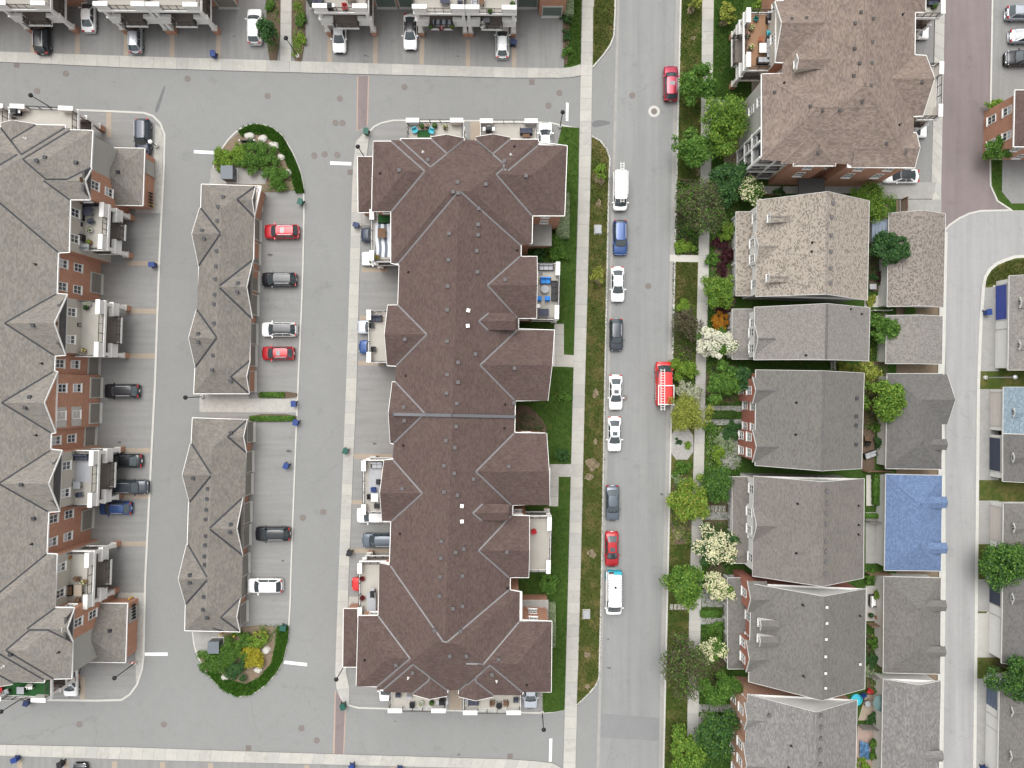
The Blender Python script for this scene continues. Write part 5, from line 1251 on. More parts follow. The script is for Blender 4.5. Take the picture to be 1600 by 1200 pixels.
# ================================================================ trees, shrubs, grass
rng = np.random.default_rng(11)
LM = {
 'mid': leafmat('leaves_mid_green', (0.036, 0.102, 0.014), (0.096, 0.198, 0.026), (0.144, 0.252, 0.042)),
 'dark': leafmat('leaves_dark_green', (0.019, 0.062, 0.019), (0.050, 0.120, 0.031), (0.072, 0.156, 0.036)),
 'bright': leafmat('leaves_bright_green', (0.072, 0.162, 0.017), (0.180, 0.282, 0.031), (0.240, 0.336, 0.048)),
 'lime': leafmat('leaves_yellow_green', (0.126, 0.174, 0.024), (0.288, 0.324, 0.054), (0.360, 0.360, 0.072)),
 'brown': leafmat('leaves_purple_brown', (0.054, 0.048, 0.031), (0.126, 0.102, 0.060), (0.102, 0.114, 0.042)),
 'red': leafmat('leaves_dark_red', (.035, .010, .014), (.080, .020, .026)),
 'orange': leafmat('leaves_orange', (.32, .13, .015), (.50, .24, .02)),
 'yellow': leafmat('leaves_yellow', (.25, .24, .02), (.42, .36, .03)),
 'vari': leafmat('leaves_variegated', (.19, .25, .13), (.38, .42, .27), (.10, .17, .06)),
 'cream': leafmat('leaves_cream', (.30, .32, .20), (.55, .55, .42), (.16, .20, .09)),
 'conifer': leafmat('needles_blue_green', (.020, .058, .026), (.050, .100, .045)),
 'grass': leafmat('grass_blades', (.026, .075, .010), (.060, .125, .018), (.085, .13, .025)),
 'lush': leafmat('lush_grass_blades', (.045, .135, .014), (.090, .205, .026), (.12, .23, .04)),
 'dry': leafmat('grass_dry', (.045, .070, .014), (.11, .105, .030), (.16, .13, .055)),
 'petal': leafmat('white_petals', (.55, .53, .40), (.72, .70, .58)), 'petal_y': leafmat('cream_petals', (.58, .55, .32), (.74, .70, .48)), 'petal_p': leafmat('pink_petals', (.5, .18, .25), (.6, .35, .3))}
ISG = M('lush_grass_ground', (.048, .118, .018), 1, .2, 2, .3, 9)
def quads(c, nrm, size, aspect=.55):
    """leaf quads at points c with normals nrm"""
    n = len(c); a = rng.normal(size=(n, 3)); u = np.cross(nrm, a); u /= np.linalg.norm(u, axis=1, keepdims=True)+1e-9; v = np.cross(nrm, u)
    s = size[:, None]; u = u*s*.5; v = v*s*.5*aspect; bend = nrm*s*.10
    V = np.stack([c-u, c+v*1.0-bend, c+u, c-v*1.0-bend], 1).reshape(-1, 3); return V
def leaf_obj(name, V, m, parent):
    n = len(V)//4; me = bpy.data.meshes.new(name); off = np.array(parent_off(parent)) if parent is not None else 0
    me.vertices.add(4*n); me.vertices.foreach_set('co', (V-off).astype(np.float32).ravel())
    me.loops.add(4*n); me.loops.foreach_set('vertex_index', np.arange(4*n, dtype=np.int32))
    me.polygons.add(n); me.polygons.foreach_set('loop_start', np.arange(0, 4*n, 4, dtype=np.int32)); me.polygons.foreach_set('loop_total', np.full(n, 4, dtype=np.int32))
    me.update(); me.validate(); me.materials.append(m); return link(name, me, parent)
def crown(cx, cy, cz, rx, ry, rz, n, size, clumps, dens=.55, hollow=.35, spiky=0):
    cc = rng.normal(size=(clumps, 3)); cc /= np.linalg.norm(cc, axis=1, keepdims=True); cc[:, 2] = np.abs(cc[:, 2])*1.0-.25*(rng.random(clumps) < .35)
    rad = (hollow+(1-hollow)*rng.random(clumps)**.6); cc *= rad[:, None]*.84
    th = np.arctan2(cc[:, 1], cc[:, 0]); a1, a2, a3 = rng.random(3)*6.283
    lob = 1+.20*np.sin(2*th+a1)+.15*np.sin(3*th+a2)+.10*np.sin(5*th+a3); cc[:, :2] *= lob[:, None]
    cs = (.17+.24*rng.random(clumps))*(1-.25*rad)
    w = cs**2; k = rng.choice(clumps, n, p=w/w.sum())
    d = rng.normal(size=(n, 3)); d /= np.linalg.norm(d, axis=1, keepdims=True)
    d *= (rng.random(n)**.45)[:, None]*cs[k][:, None]*(1+.35*rng.random(n)[:, None]*(rng.random(n)[:, None] < .15))
    p = cc[k]+d
    if spiky: p *= (1+spiky*(rng.random(n)**3))[:, None]
    nr = d/np.linalg.norm(d, axis=1, keepdims=True)*.6+rng.normal(size=(n, 3))*.45+np.array([0, 0, .65]); nr /= np.linalg.norm(nr, axis=1, keepdims=True)
    q = p*np.array([rx, ry, rz])+np.array([cx, cy, cz]); sz = size*(.5+1.0*rng.random(n)**1.5)
    return quads(q, nr, sz), (cc*np.array([rx, ry, rz])+np.array([cx, cy, cz]), cs)
def tree(px, py, rpx, ht, kind, label, blossom=None, name='tree', dens=1.0, leaf=.30, sub=None, group='street and garden trees', cat='tree', spiky=0, bl_n=.25, mixkind=None):
    r = rpx/S*1.12; zc = ht*.60; v = P(px, py, zc); t = thing(name, (v.x, v.y, .08), label, cat, group)
    n = int(1150*(r**2)*dens)+300; n = min(n, 9000)
    V, (cc, cs) = crown(v.x, v.y, zc, r*1.08, r*1.08, ht*.42, n, leaf, int(16+r*11), spiky=spiky)
    V2 = V
    if mixkind:
        k = int(len(V)//4*.35)*4; leaf_obj('crown', V[k:], LM[kind], t); leaf_obj('crown', V[:k], LM[mixkind], t)
    else: leaf_obj('crown', V, LM[kind], t)
    b = MB(); top = Vector((v.x, v.y, ht*.42)); b.tube((v.x, v.y, .0), top, .06+ht*.014, .04+ht*.009, 8); b.build('trunk', BARK, t)
    lb = MB()
    for i in range(min(9, len(cc))):
        q = Vector(cc[i]); b0 = top.lerp(Vector((v.x, v.y, ht*.62)), random.random()*.7); lb.tube(b0, b0.lerp(q, .9), .05, .015, 5, cap=False)
    lb.build('limbs', BARK, t)
    if blossom:
        m = int(n*bl_n); cc2, _ = cc, cs; k = rng.choice(len(cc), max(6, int(len(cc)*.8)), replace=False)
        kk = rng.choice(k, m); d = rng.normal(size=(m, 3)); d /= np.linalg.norm(d, axis=1, keepdims=True); d[:, 2] = np.abs(d[:, 2])
        q = cc[kk]+d*(cs[kk][:, None]*np.array([r, r, ht*.42])*(.55+.65*rng.random((m, 1))))+rng.normal(size=(m, 3))*.07; nr = d*.5+np.array([0, 0, 1.0]); nr /= np.linalg.norm(nr, axis=1, keepdims=True)
        leaf_obj('blossoms', quads(q, nr, .12+.14*rng.random(m), .9), LM[blossom], t)
    return t
def shrub(px, py, rpx, ht, kind, label, blossom=None, dens=1.0, leaf=.2, group='garden shrubs', rx=None, cat='shrub', name='shrub'):
    r = rpx/S*1.2; ry = (rx/S if rx else r); v = P(px, py, ht*.5); t = thing(name, (v.x, v.y, .08), label, cat, group)
    n = min(6000, int(1500*r*ry*dens)+200)
    V, (cc, cs) = crown(v.x, v.y, ht*.42, r*1.1, ry*1.1, ht*.58, n, leaf, int(10+r*10), hollow=.2)
    V[:, 2] = np.maximum(V[:, 2], .06); leaf_obj('foliage', V, LM[kind], t)
    b = MB()
    for i in range(4): a = i*1.7; b.tube((v.x, v.y, .0), (v.x+math.cos(a)*r*.5, v.y+math.sin(a)*ry*.5, ht*.55), .03, .012, 5, cap=False)
    b.build('stems', BARK, t)
    if blossom:
        m = int(n*.25); kk = rng.choice(len(cc), m); d = rng.normal(size=(m, 3)); d /= np.linalg.norm(d, axis=1, keepdims=True); d[:, 2] = np.abs(d[:, 2])
        q = cc[kk]+d*(cs[kk][:, None]*np.array([r, ry, ht*.6])*1.05); nr = d*.5+np.array([0, 0, 1.0]); nr /= np.linalg.norm(nr, axis=1, keepdims=True)
        leaf_obj('blossoms', quads(q, nr, .14+.08*rng.random(m), .9), LM[blossom], t)
    return t
def hedge(x0, y0, x1, y1, ht, kind, label, leaf=.16):
    a, c = P((x0+x1)/2, (y0+y1)/2, ht), None; w, l = abs(x1-x0)/S*.97, abs(y1-y0)/S*.97; t = thing('hedge', (a.x, a.y, .08), label, 'hedge', 'clipped hedges')
    n = min(5000, int(420*w*l)+int(260*(w+l)*ht)+150); q = rng.random((n, 3))-.5
    ax = rng.integers(0, 3, n); 
    for k in (0, 1): q[ax == k, k] = np.sign(q[ax == k, k])*.5
    q[ax == 2, 2] = .5; q += rng.normal(size=q.shape)*.025
    nr = q.copy(); nr[:, 2] = np.abs(nr[:, 2])+.3; nr += rng.normal(size=q.shape)*.3; nr /= np.linalg.norm(nr, axis=1, keepdims=True)
    leaf_obj('foliage', quads(q*np.array([w, l, ht])+np.array([a.x, a.y, ht/2+.08]), nr, leaf*(.7+.6*rng.random(n))), LM[kind], t)
    MB().box((a.x, a.y, ht*.45), (w*.8, l*.8, ht*.85)).build('core', LM[kind], t); return t

T = tree
T(1091, 131, 26, 6, 'mid', 'green street tree leaning over the crimson SUV', dens=.8)
T(1133, 192, 37, 7, 'bright', 'large bright green tree in the yard below the tan brown block', mixkind='mid')
T(1082, 232, 27, 6, 'mid', 'green street tree overhanging the kerb, second from the top', dens=.8)
T(1135, 284, 27, 5.5, 'dark', 'dark green tree beside the first white flowering tree')
T(1172, 298, 20, 4.5, 'mid', 'small white flowering tree above the mottled tan porch roof', 'petal_y')
T(1094, 325, 39, 6.5, 'brown', 'broad purple brown street tree above the stone crossing', dens=.75, leaf=.24, mixkind='mid')
T(1124, 455, 26, 5, 'bright', 'round dense green tree in front of the mottled tan house', dens=1.5, leaf=.24, mixkind='mid')
T(1118, 537, 25, 4.5, 'mid', 'cream blossoming tree below the orange shrub', 'petal', leaf=.22, dens=1.0, bl_n=.75)
T(1073, 508, 23, 5, 'brown', 'small purple brown street tree beside the orange shrub', dens=.6, leaf=.22)
T(1128, 598, 25, 5, 'mid', 'green tree in front of the brick gabled house')
T(1157, 590, 19, 4.5, 'dark', 'dark green tree against the brick gabled house')
T(1077, 645, 26, 4.5, 'lime', 'yellow green tree beside the red truck', leaf=.2, dens=1.2, spiky=.15)
T(1118, 758, 26, 5, 'mid', 'dense green tree in front of the rosy grey house', dens=1.4, leaf=.22, mixkind='dark')
T(1077, 779, 30, 5.5, 'bright', 'bright green street tree beside the dense green one', dens=.9, mixkind='lime')
T(1115, 854, 29, 5, 'dark', 'large white flowering tree below the step stones', 'petal_y', bl_n=.5, dens=1.1)
T(1067, 913, 31, 6, 'mid', 'vivid green street tree at the kerb above the stepping stones', dens=1.1, mixkind='bright')
T(1121, 917, 20, 4.2, 'mid', 'white flowering tree touching the vivid street tree', 'petal_y', bl_n=.5)
T(1113, 1012, 20, 4.0, 'mid', 'white flowering tree in front of the red brick gables', 'petal_y', bl_n=.45, dens=.8)
T(1066, 1042, 42, 6.5, 'brown', 'large olive brown street tree at the lower kerb', dens=.9, leaf=.24, mixkind='mid')
T(1124, 1074, 26, 5, 'mid', 'dense green tree below the olive brown one', dens=1.4, leaf=.24)
T(1117, 1150, 32, 5.5, 'dark', 'dark green tree at the bottom in front of the orange brick house', mixkind='mid')
T(1070, 1180, 29, 5.5, 'bright', 'bright green street tree at the bottom edge', mixkind='mid')
T(1355, 318, 30, 4.5, 'bright', 'clipped bright green tree behind the mottled tan roof', dens=1.6, leaf=.2, mixkind='mid')
T(1391, 387, 25, 5.5, 'dark', 'dark green tree spilling over the brown mottled garage roof', dens=1.1)
T(1378, 512, 20, 4.5, 'mid', 'green yard tree beside the small speckled garage')
T(1349, 583, 17, 4, 'lime', 'yellow green tree between the narrow and brick houses', dens=.8)
T(1378, 622, 30, 6, 'bright', 'large light green yard tree over the grey hip roofed garage', dens=1.1, mixkind='mid')
T(1561, 234, 19, 4.5, 'mid', 'green tree at the kerb beside the brown roofed corner house')
T(1570, 878, 36, 6, 'mid', 'big green tree at the far side of the lane', mixkind='dark', dens=.9)
T(1592, 1055, 36, 6.5, 'dark', 'dark green tree at the right edge near the bottom', mixkind='mid')
T(418, 46, 17, 4.5, 'dark', 'dark green young tree in the mulch bed beside the white SUV', dens=1.2, leaf=.24)
T(1136, 20, 14, 3.2, 'lime', 'yellow green sapling beside the mulch ring at the top', dens=.8)
T(1180, 17, 10, 3.0, 'bright', 'bright round shrub tree next to the brown deck', dens=1.2, leaf=.2)
T(1084, 3, 10, 3.0, 'lime', 'lime young street tree at the top edge', dens=.8)
T(934, 429, 11, 3.4, 'lime', 'spindly yellow green sapling on the boulevard', dens=.35, leaf=.2)
T(938, 268, 10, 3.0, 'bright', 'small bright sapling near the top of the boulevard', dens=.5, leaf=.2)
sh_ = shrub
for a in [(350, 246, 17, 1.5, 'bright', 'green bush at the north island beside the stop line'), (371, 243, 18, 1.7, 'bright', 'bright bush on the north island, left of the rocks'), (394, 249, 20, 1.9, 'mid', 'rounded green bush in the middle of the north island'), (418, 248, 18, 1.7, 'mid', 'dark green bush right of the middle on the north island'), (432, 275, 19, 1.6, 'mid', 'green bush at the lower right of the north island'), (352, 260, 9, 1.0, 'bright', 'low bush beside the grey utility cabinet'),
          (333, 1034, 21, 1.3, 'mid', 'bush at the left of the south island'), (362, 1015, 22, 1.7, 'mid', 'tall green bush on the south island'), (370, 1042, 18, 1.5, 'dark', 'dark bush on the south island'), (394, 1024, 17, 1.5, 'yellow', 'yellow bush on the south island'), (380, 1000, 14, 1.3, 'mid', 'green bush near the top of the south island'), (402, 1003, 13, 1.2, 'bright', 'bright bush at the right of the south island'), (410, 990, 10, .8, 'lime', 'low lime bush below the lower lot'),
          (870, 391, 20, 2.0, 'mid', 'large green shrub beside the centre block entrance'), (857, 913, 16, 1.8, 'mid', 'round shrub above the lower entrance bay'), (841, 392, 12, 1.2, 'dark', 'dark shrub tucked by the centre wall'), (883, 622, 10, .8, 'mid', 'small shrub in the recessed lawn'), (880, 712, 10, .8, 'dark', 'dark shrub at the corner of the recessed lawn'),
          (1138, 361, 14, 1.8, 'bright', 'bright shrub by the mottled tan porch'), (1125, 379, 11, 1.4, 'red', 'upper dark red shrub by the tan house'), (1136, 398, 12, 1.5, 'red', 'middle dark red shrub by the tan house'), (1129, 421, 10, 1.4, 'red', 'lower dark red shrub by the tan house'), (1112, 405, 11, 1.2, 'mid', 'green shrub at the stone crossing'), (1128, 484, 13, 1.2, 'red', 'dark red shrub above the orange shrub'), (1125, 503, 14, 1.6, 'orange', 'orange leaved shrub in front of the narrow house'),
          (1068, 577, 17, 2.2, 'bright', 'light green bush above the red truck'), (1068, 477, 10, 1.2, 'bright', 'small bright bush on the boulevard by the brown tree'), (1074, 614, 18, 2.0, 'cream', 'cream variegated bush beside the red truck'), (1108, 668, 10, 1.0, 'mid', 'green shrub at the pebble bed'), (1145, 672, 14, 1.3, 'dark', 'dark shrub by the brick porch'), (1122, 710, 13, 1.1, 'bright', 'bright shrub at the foot of the pebble bed'), (1130, 690, 12, .8, 'vari', 'grey green shrub in the pebble bed'), (1064, 733, 12, .9, 'mid', 'low green shrub below the kerbside pebbles'), (1075, 695, 6, .6, 'bright', 'lime cushion plant in the kerbside pebbles'), (1058, 750, 9, .6, 'vari', 'white flowering cushion on the boulevard'), (1060, 690, 5, .4, 'dark', 'dark tuft in the kerbside pebbles'),
          (1100, 1122, 7, .7, 'vari', 'pale shrub by the bottom front path'), (1118, 982, 13, 1.2, 'mid', 'green shrub in front of the red brick porch'), (1147, 955, 9, .8, 'mid', 'small shrub under the red brick porch roof'), (1083, 358, 12, 1.0, 'mid', 'green shrub under the purple brown tree'), (1070, 385, 12, .9, 'bright', 'bright ground shrub at the stone crossing'), (1110, 1142, 9, .6, 'petal_p' if False else 'mid', 'flower bed shrub by the bottom front path'),
          (1376, 436, 9, 1.0, 'red', 'dark red shrub under the spilling yard tree'), (1370, 436, 8, .9, 'dark', 'small dark shrub by the curved patio'), (1360, 470, 9, .9, 'lime', 'yellow green shrub below the curved patio'), (1376, 690, 10, 1.6, 'dark', 'dark shrub between the patio set and the hip roofed garage'), (1372, 668, 9, 1.2, 'mid', 'green shrub above the patio set'), (1360, 900, 9, 1.2, 'mid', 'shrub below the blue garage yard'), (1373, 930, 9, 1.4, 'bright', 'bright shrub beside the taupe garage'), (1370, 1005, 12, 1.4, 'mid', 'green shrub beside the curved grass patch'), (1366, 1030, 11, 1.2, 'dark', 'dark shrub in the lower backyard'), (1360, 1048, 9, .8, 'vari', 'pale flowering shrub in the lower backyard'), (1374, 1072, 11, 1.2, 'mid', 'green shrub above the aqua pool toy'), (1366, 1160, 8, 1.3, 'mid', 'round clipped shrub, upper of two at the bottom yard'), (1366, 1178, 8, 1.3, 'mid', 'round clipped shrub, lower of two at the bottom yard'), (1350, 1196, 10, 1.2, 'bright', 'shrub at the bottom edge by the speckled garage'), (1365, 1122, 10, 1.0, 'dark', 'dark shrub under the pale fence'),
          (1556, 168, 13, 1.8, 'bright', 'bright shrub beside the brown roofed corner house'), (1563, 196, 11, 1.4, 'mid', 'shrub in front of the corner house wall'), (1215, 303, 9, .9, 'dark', 'dark shrub on the path above the tan roof'), (470, 32, 9, .9, 'mid', 'shrub in the bed right of the top walk'), (472, 60, 8, .8, 'bright', 'grassy shrub beside the top lamp post'), (420, 8, 9, 1.0, 'mid', 'shrub at the top of the mulch bed'), (1320, 575, 11, 1.2, 'lime', 'yellow green shrub in the gap behind the narrow house'), (1422, 486, 10, .8, 'mid', 'shrub between the two upper lane garages'), (885, 30, 7, .8, 'dark', 'dark shrub row top by the green garage doors'), (885, 55, 7, .8, 'dark', 'dark shrub at the middle of the top right bed'), (885, 80, 7, .8, 'mid', 'shrub at the foot of the top right bed')]:
    shrub(*a)
hedge(866, 302, 889, 336, 1.0, 'vari', 'pale variegated hedge beside the north east wing'); hedge(869, 336, 889, 370, 1.0, 'vari', 'pale variegated hedge beside the upper entrance bay')
hedge(858, 945, 868, 1010, .9, 'vari', 'pale variegated hedge beside the south east wing'); hedge(882, -20, 896, 20, 1.0, 'vari', 'pale variegated hedge at the top right of the brick wall')
hedge(1366, 742, 1378, 788, .9, 'mid', 'clipped green hedge beside the blue garage'); hedge(1352, 803, 1376, 810, .7, 'mid', 'low clipped hedge across the blue garage yard')
hedge(1096, 955, 1127, 965, .6, 'mid', 'low clipped hedge by the red brick porch'); hedge(1108, 642, 1148, 654, .6, 'grass', 'low grassy hedge between the brick house paths')
hedge(406, 613, 443, 621, .35, 'mid', 'low planting strip above the island walk'); hedge(392, 650, 458, 658, .4, 'mid', 'low planting strip below the island walk')
SOIL_P = M('pale_bare_soil', (.21, .165, .11), 1, .3, 1.5, .4, 7)
# ornamental grass borders round the islands, lawn blades
def inside(poly, q):
    x, y = q[:, 0], q[:, 1]; r = np.zeros(len(q), bool); n = len(poly)
    for i in range(n):
        (x0, y0), (x1, y1) = poly[i], poly[(i+1) % n]
        if abs(y1-y0) < 1e-9: continue
        c = ((y0 > y) != (y1 > y)) & (x < (x1-x0)*(y-y0)/(y1-y0)+x0); r ^= c
    return r
def blades(name, poly_px, n, z, ht, kind, label, holes=(), lean=.5, w=.09):
    poly = [P2(*p) for p in poly_px]; a = np.array(poly); lo, hi = a.min(0), a.max(0); q = lo+(hi-lo)*rng.random((n, 2)); q = q[inside(poly, q)]
    for h in holes: q = q[~inside([P2(*p) for p in h], q)]
    m = len(q); th = rng.random(m)*6.283; d = np.stack([np.cos(th), np.sin(th)], 1); s = w*(.6+.8*rng.random(m)); hh = ht*(.5+rng.random(m)); ln = lean*hh*(rng.random(m)+.3)
    pd = np.stack([-d[:, 1], d[:, 0]], 1)
    def pt(o, zz): return np.concatenate([q+o, zz[:, None]], 1)
    z0 = np.full(m, z); V = np.stack([pt(pd*s[:, None], z0), pt(-pd*s[:, None], z0), pt(d*ln[:, None]-pd*s[:, None]*.5, z0+hh), pt(d*ln[:, None]+pd*s[:, None]*.5, z0+hh)], 1).reshape(-1, 3)
    o = leaf_obj(name, V, LM[kind], None); tag(o, label, 'grass', kind='stuff'); return o
NI = [(373, 206), (388, 196), (407, 195), (426, 200), (443, 215), (458, 241), (470, 271), (476, 302), (462, 302), (455, 272), (443, 245), (428, 222), (410, 211), (390, 210), (380, 215)]
SI = [(322, 1050), (335, 1045), (360, 1062), (385, 1068), (405, 1058), (425, 1035), (432, 1000), (434, 978), (452, 978), (450, 1000), (443, 1030), (431, 1052), (414, 1070), (393, 1085), (372, 1087), (350, 1078)]
patch('lawn', NI, ISG, .115); patch('lawn', SI, ISG, .115)
blades('island_grass', NI, 22000, .11, .30, 'lush', 'ornamental grass border round the north island', w=.05); blades('island_grass', SI, 22000, .11, .30, 'lush', 'ornamental grass border round the south island', w=.05)
blades('lawn_grass', [(878, 198), (905, 200), (903, 300), (895, 600), (887, 900), (882, 1109), (855, 1112), (800, 1000), (800, 340), (850, 338), (884, 338), (884, 230)], 26000, .09, .10, 'grass', 'mown green grass beside the centre block', holes=[[(858, 500), (897, 500), (897, 576), (858, 576)], [(856, 722), (894, 722), (894, 793), (856, 793)]], w=.045)
blades('lawn_grass', WK+[(907, 900), (914, 600), (922, 300)], 30000, .1, .10, 'dry', 'patchy drying grass of the west boulevard', w=.045)
blades('lawn_grass', [(ee(-20)+3, -20), (1096, -20), (1093, 275), (1092, 280), (1056, 280)], 9000, .1, .10, 'grass', 'grass of the east boulevard at the top', w=.045)
blades('lawn_grass', [(1051, 410), (1089, 410), (1088, 475), (1050, 475)], 3000, .1, .10, 'dry', 'grass of the east boulevard below the stone crossing', w=.045)
blades('lawn_grass', [(1046, 850), (1078, 850), (1074, 1100), (1072, 1210), (1038, 1210)], 11000, .1, .10, 'grass', 'grass of the east boulevard at the bottom', w=.045)
blades('lawn_grass', [(1118, -20), (1170, -20), (1145, 60), (1140, 150), (1170, 280), (1115, 280), (1112, 200)], 12000, .09, .10, 'grass', 'front yard grass at the upper right', w=.045)
blades('lawn_grass', [(1104, 480), (1160, 480), (1150, 1210), (1093, 1210)], 16000, .1, .16, 'mid', 'mixed low planting in the front yards', w=.05)
blades('lawn_grass', [(1056, 282), (1092, 282), (1090, 398), (1053, 398)], 2600, .1, .22, 'dark', 'low ground planting under the purple brown tree', w=.07)
blades('lawn_grass', [(1050, 480), (1087, 480), (1085, 630), (1049, 630)], 2600, .1, .22, 'mid', 'low ground planting around the red truck', w=.07)
blades('lawn_grass', [(1536, 446), (1548, 424), (1572, 409), (1610, 404), (1610, 440), (1560, 442)], 2600, .06, .10, 'dry', 'grass at the bend of the lane', w=.05)
blades('lawn_grass', [(1347, 1060-70), (1368, 990), (1366, 1020), (1354, 1030)], 700, .11, .1, 'grass', 'curved grass patch in the backyard', w=.05)
blades('lawn_grass', [(884, -20), (910, -20), (907, 100), (882, 105)], 3500, .09, .1, 'grass', 'grass strip beside the top pavement', w=.045)
blades('lawn_grass', [(929, -20), (961, -20), (959, 57), (944, 84), (927, 103)], 3500, .1, .1, 'dry', 'grass of the top boulevard corner', w=.045)
blades('lawn_grass', [(1549, 160), (1600, 160), (1585, 235), (1563, 240), (1565, 300), (1550, 290)], 2600, .07, .1, 'grass', 'grass beside the corner house', w=.045)

# leafy ground cover that fills the beds
def cover(poly_px, n, kinds, label, ht=.5, leaf=.16):
    poly = [P2(*p) for p in poly_px]; a = np.array(poly); lo, hi = a.min(0), a.max(0); c = lo+(hi-lo)*rng.random((max(8, n//45), 2)); q = c[rng.integers(0, len(c), n)]+rng.normal(size=(n, 2))*.38
    hc = .25+.75*rng.random(len(c)); q = q[inside(poly, q)]; m = len(q); z = .11+ht*rng.random(m)**1.5
    nr = rng.normal(size=(m, 3))*.45+np.array([0, 0, 1.0]); nr /= np.linalg.norm(nr, axis=1, keepdims=True); V = quads(np.concatenate([q, z[:, None]], 1), nr, leaf*(.5+1.1*rng.random(m)))
    k = len(kinds); per = (m//k)*4
    for i, kd in enumerate(kinds):
        o = leaf_obj('ground_cover', V[i*per:(i+1)*per], LM[kd], None); tag(o, label+(' in ' + {'mid': 'green', 'dark': 'dark green', 'bright': 'bright green', 'lime': 'yellow green', 'red': 'dark red', 'brown': 'brown', 'vari': 'grey green'}[kd]), 'plants', kind='stuff')
for z, n, k, l in [([(1110, 265), (1165, 270), (1150, 330), (1150, 500), (1108, 500)], 5200, ('dark', 'mid', 'bright'), 'low plants in front of the mottled tan house'), ([(1104, 500), (1140, 500), (1140, 575), (1160, 580), (1155, 632), (1102, 632)], 4200, ('dark', 'mid', 'bright'), 'low plants in front of the narrow house'), ([(1103, 668), (1158, 666), (1158, 738), (1101, 738)], 2400, ('mid', 'vari', 'bright'), 'loose plants in the pebble bed'), ([(1099, 815), (1140, 815), (1136, 915), (1097, 915)], 3000, ('dark', 'mid'), 'low plants under the large white flowering tree'), ([(1096, 978), (1132, 978), (1128, 1098), (1093, 1098)], 3400, ('dark', 'mid', 'bright'), 'low plants in front of the red brick porch'), ([(1092, 1134), (1150, 1134), (1148, 1210), (1090, 1210)], 2600, ('dark', 'mid'), 'low plants in front of the orange brick house'), ([(1057, 283), (1092, 283), (1090, 396), (1055, 396)], 3000, ('dark', 'mid', 'bright'), 'low plants on the boulevard under the purple brown tree'), ([(1052, 482), (1087, 482), (1085, 628), (1050, 628)], 3200, ('mid', 'bright', 'brown'), 'low plants on the boulevard beside the red truck'), ([(1049, 722), (1083, 722), (1080, 850), (1047, 850)], 2800, ('dark', 'mid', 'lime'), 'low plants on the boulevard by the bright street tree'), ([(1358, 320), (1388, 322), (1386, 455), (1358, 450)], 2200, ('dark', 'mid'), 'low plants in the uppermost backyard'), ([(1348, 568), (1385, 570), (1384, 672), (1348, 672)], 2600, ('dark', 'mid', 'lime'), 'low plants in the yard under the light green tree'), ([(1356, 985), (1380, 985), (1380, 1082), (1356, 1080)], 2000, ('dark', 'mid', 'bright'), 'low plants in the backyard above the parasol'), ([(1357, 486), (1383, 486), (1383, 566), (1357, 566)], 1700, ('dark', 'mid', 'lime'), 'low plants in the yard beside the small garage'), ([(810, 640), (850, 660), (850, 676), (808, 676)], 500, ('dark',), 'shade plants in the recess of the centre block'), ([(418, -5), (437, -5), (437, 92), (417, 92)], 700, ('mid',), 'low plants in the bed left of the top walk'), ([(458, -5), (475, -5), (475, 92), (457, 92)], 1100, ('bright',), 'low plants in the bed right of the top walk'), ([(405, 975), (444, 974), (434, 1000), (410, 1000)], 500, ('mid',), 'low plants at the top of the south island'), ([(400, 278), (462, 280), (468, 299), (410, 299)], 350, ('mid',), 'scattered plants at the foot of the north island')]:
    cover(z, n, k, l)
# worn bare patches in the boulevard grass
for x, y, rx, ry in [(935, 440, 8, 6), (931, 615, 7, 9), (925, 725, 12, 13), (921, 745, 9, 8), (925, 865, 9, 8), (917, 1022, 8, 7), (937, 278, 9, 14), (918, 1072, 5, 5), (1079, 17, 9, 9), (1130, 37, 8, 6), (936, 318, 5, 9), (1083, 60, 5, 4), (1060, 830, 12, 14), (930, 690, 5, 5), (1090, 268, 4, 9)]:
    n = 11; patch('bare_soil', chaikin([(x+rx*math.cos(6.283*i/n)*random.uniform(.45, 1.1), y+ry*math.sin(6.283*i/n)*random.uniform(.45, 1.1)) for i in range(n)], 2, True), SOIL_P, .1075, .05)
# ================================================================ street furniture, patio things
def lamp(px, py, ht, label, m=METAL_K, base=True, headc=None):
    v = P(px, py); t = thing('street_lamp', v, label, 'street lamp', 'lamp posts')
    if base: MB().lathe(v, [(.27, 0), (.27, .35), (.22, .42)], 12).build('base', CONC_P, t)
    b = MB().tube(v, v+Z*ht, .075, .05, 8); b.build('pole', m, t)
    MB().lathe(v+Z*(ht-.08), [(.08, 0), (.2, .14), (.3, .34), (.24, .46), (.06, .56)], 12).build('lamp_head', headc or m, t); return t
for a in [(88, 173, 4.7, 'black lamp post beside the upper left balcony'), (466, 89, 4.8, 'black lamp post in the bed right of the top walk'), (572, 249, 4.7, 'black lamp post at the north west corner of the centre block'), (875, 198, 4.7, 'black lamp post by the stop line at the top'), (212, 1035, 4.7, 'black lamp post with a small flag in the lower left'), (47, 1083, 5.0, 'black lamp post beside the turf balcony'), (317, 620, 4.7, 'black lamp post at the island walk'), (540, 1037, 4.7, 'black lamp post at the south west corner of the centre block'), (847, 1112, 4.6, 'black lamp post at the south end of the boulevard walk')]: lamp(*a)
lamp(246, 229, 1.6, 'short bollard light beside the dark blue SUV', headc=WHITE)
lamp(1538, 590, 5.4, 'pale grey lamp post across the lane', METAL_G)
fl = thing('flag', P(212, 1035), 'small red and white flag hung on a lamp post', 'flag')
q = P(212, 1035, 2.6)
for k, m in enumerate((REDF, WHITE, REDF)): MB().box(q+Vector((-.18-.22*k, -.03, 0)), (.22, .03, .5)).build('flag_band', m, fl)
binm = {}
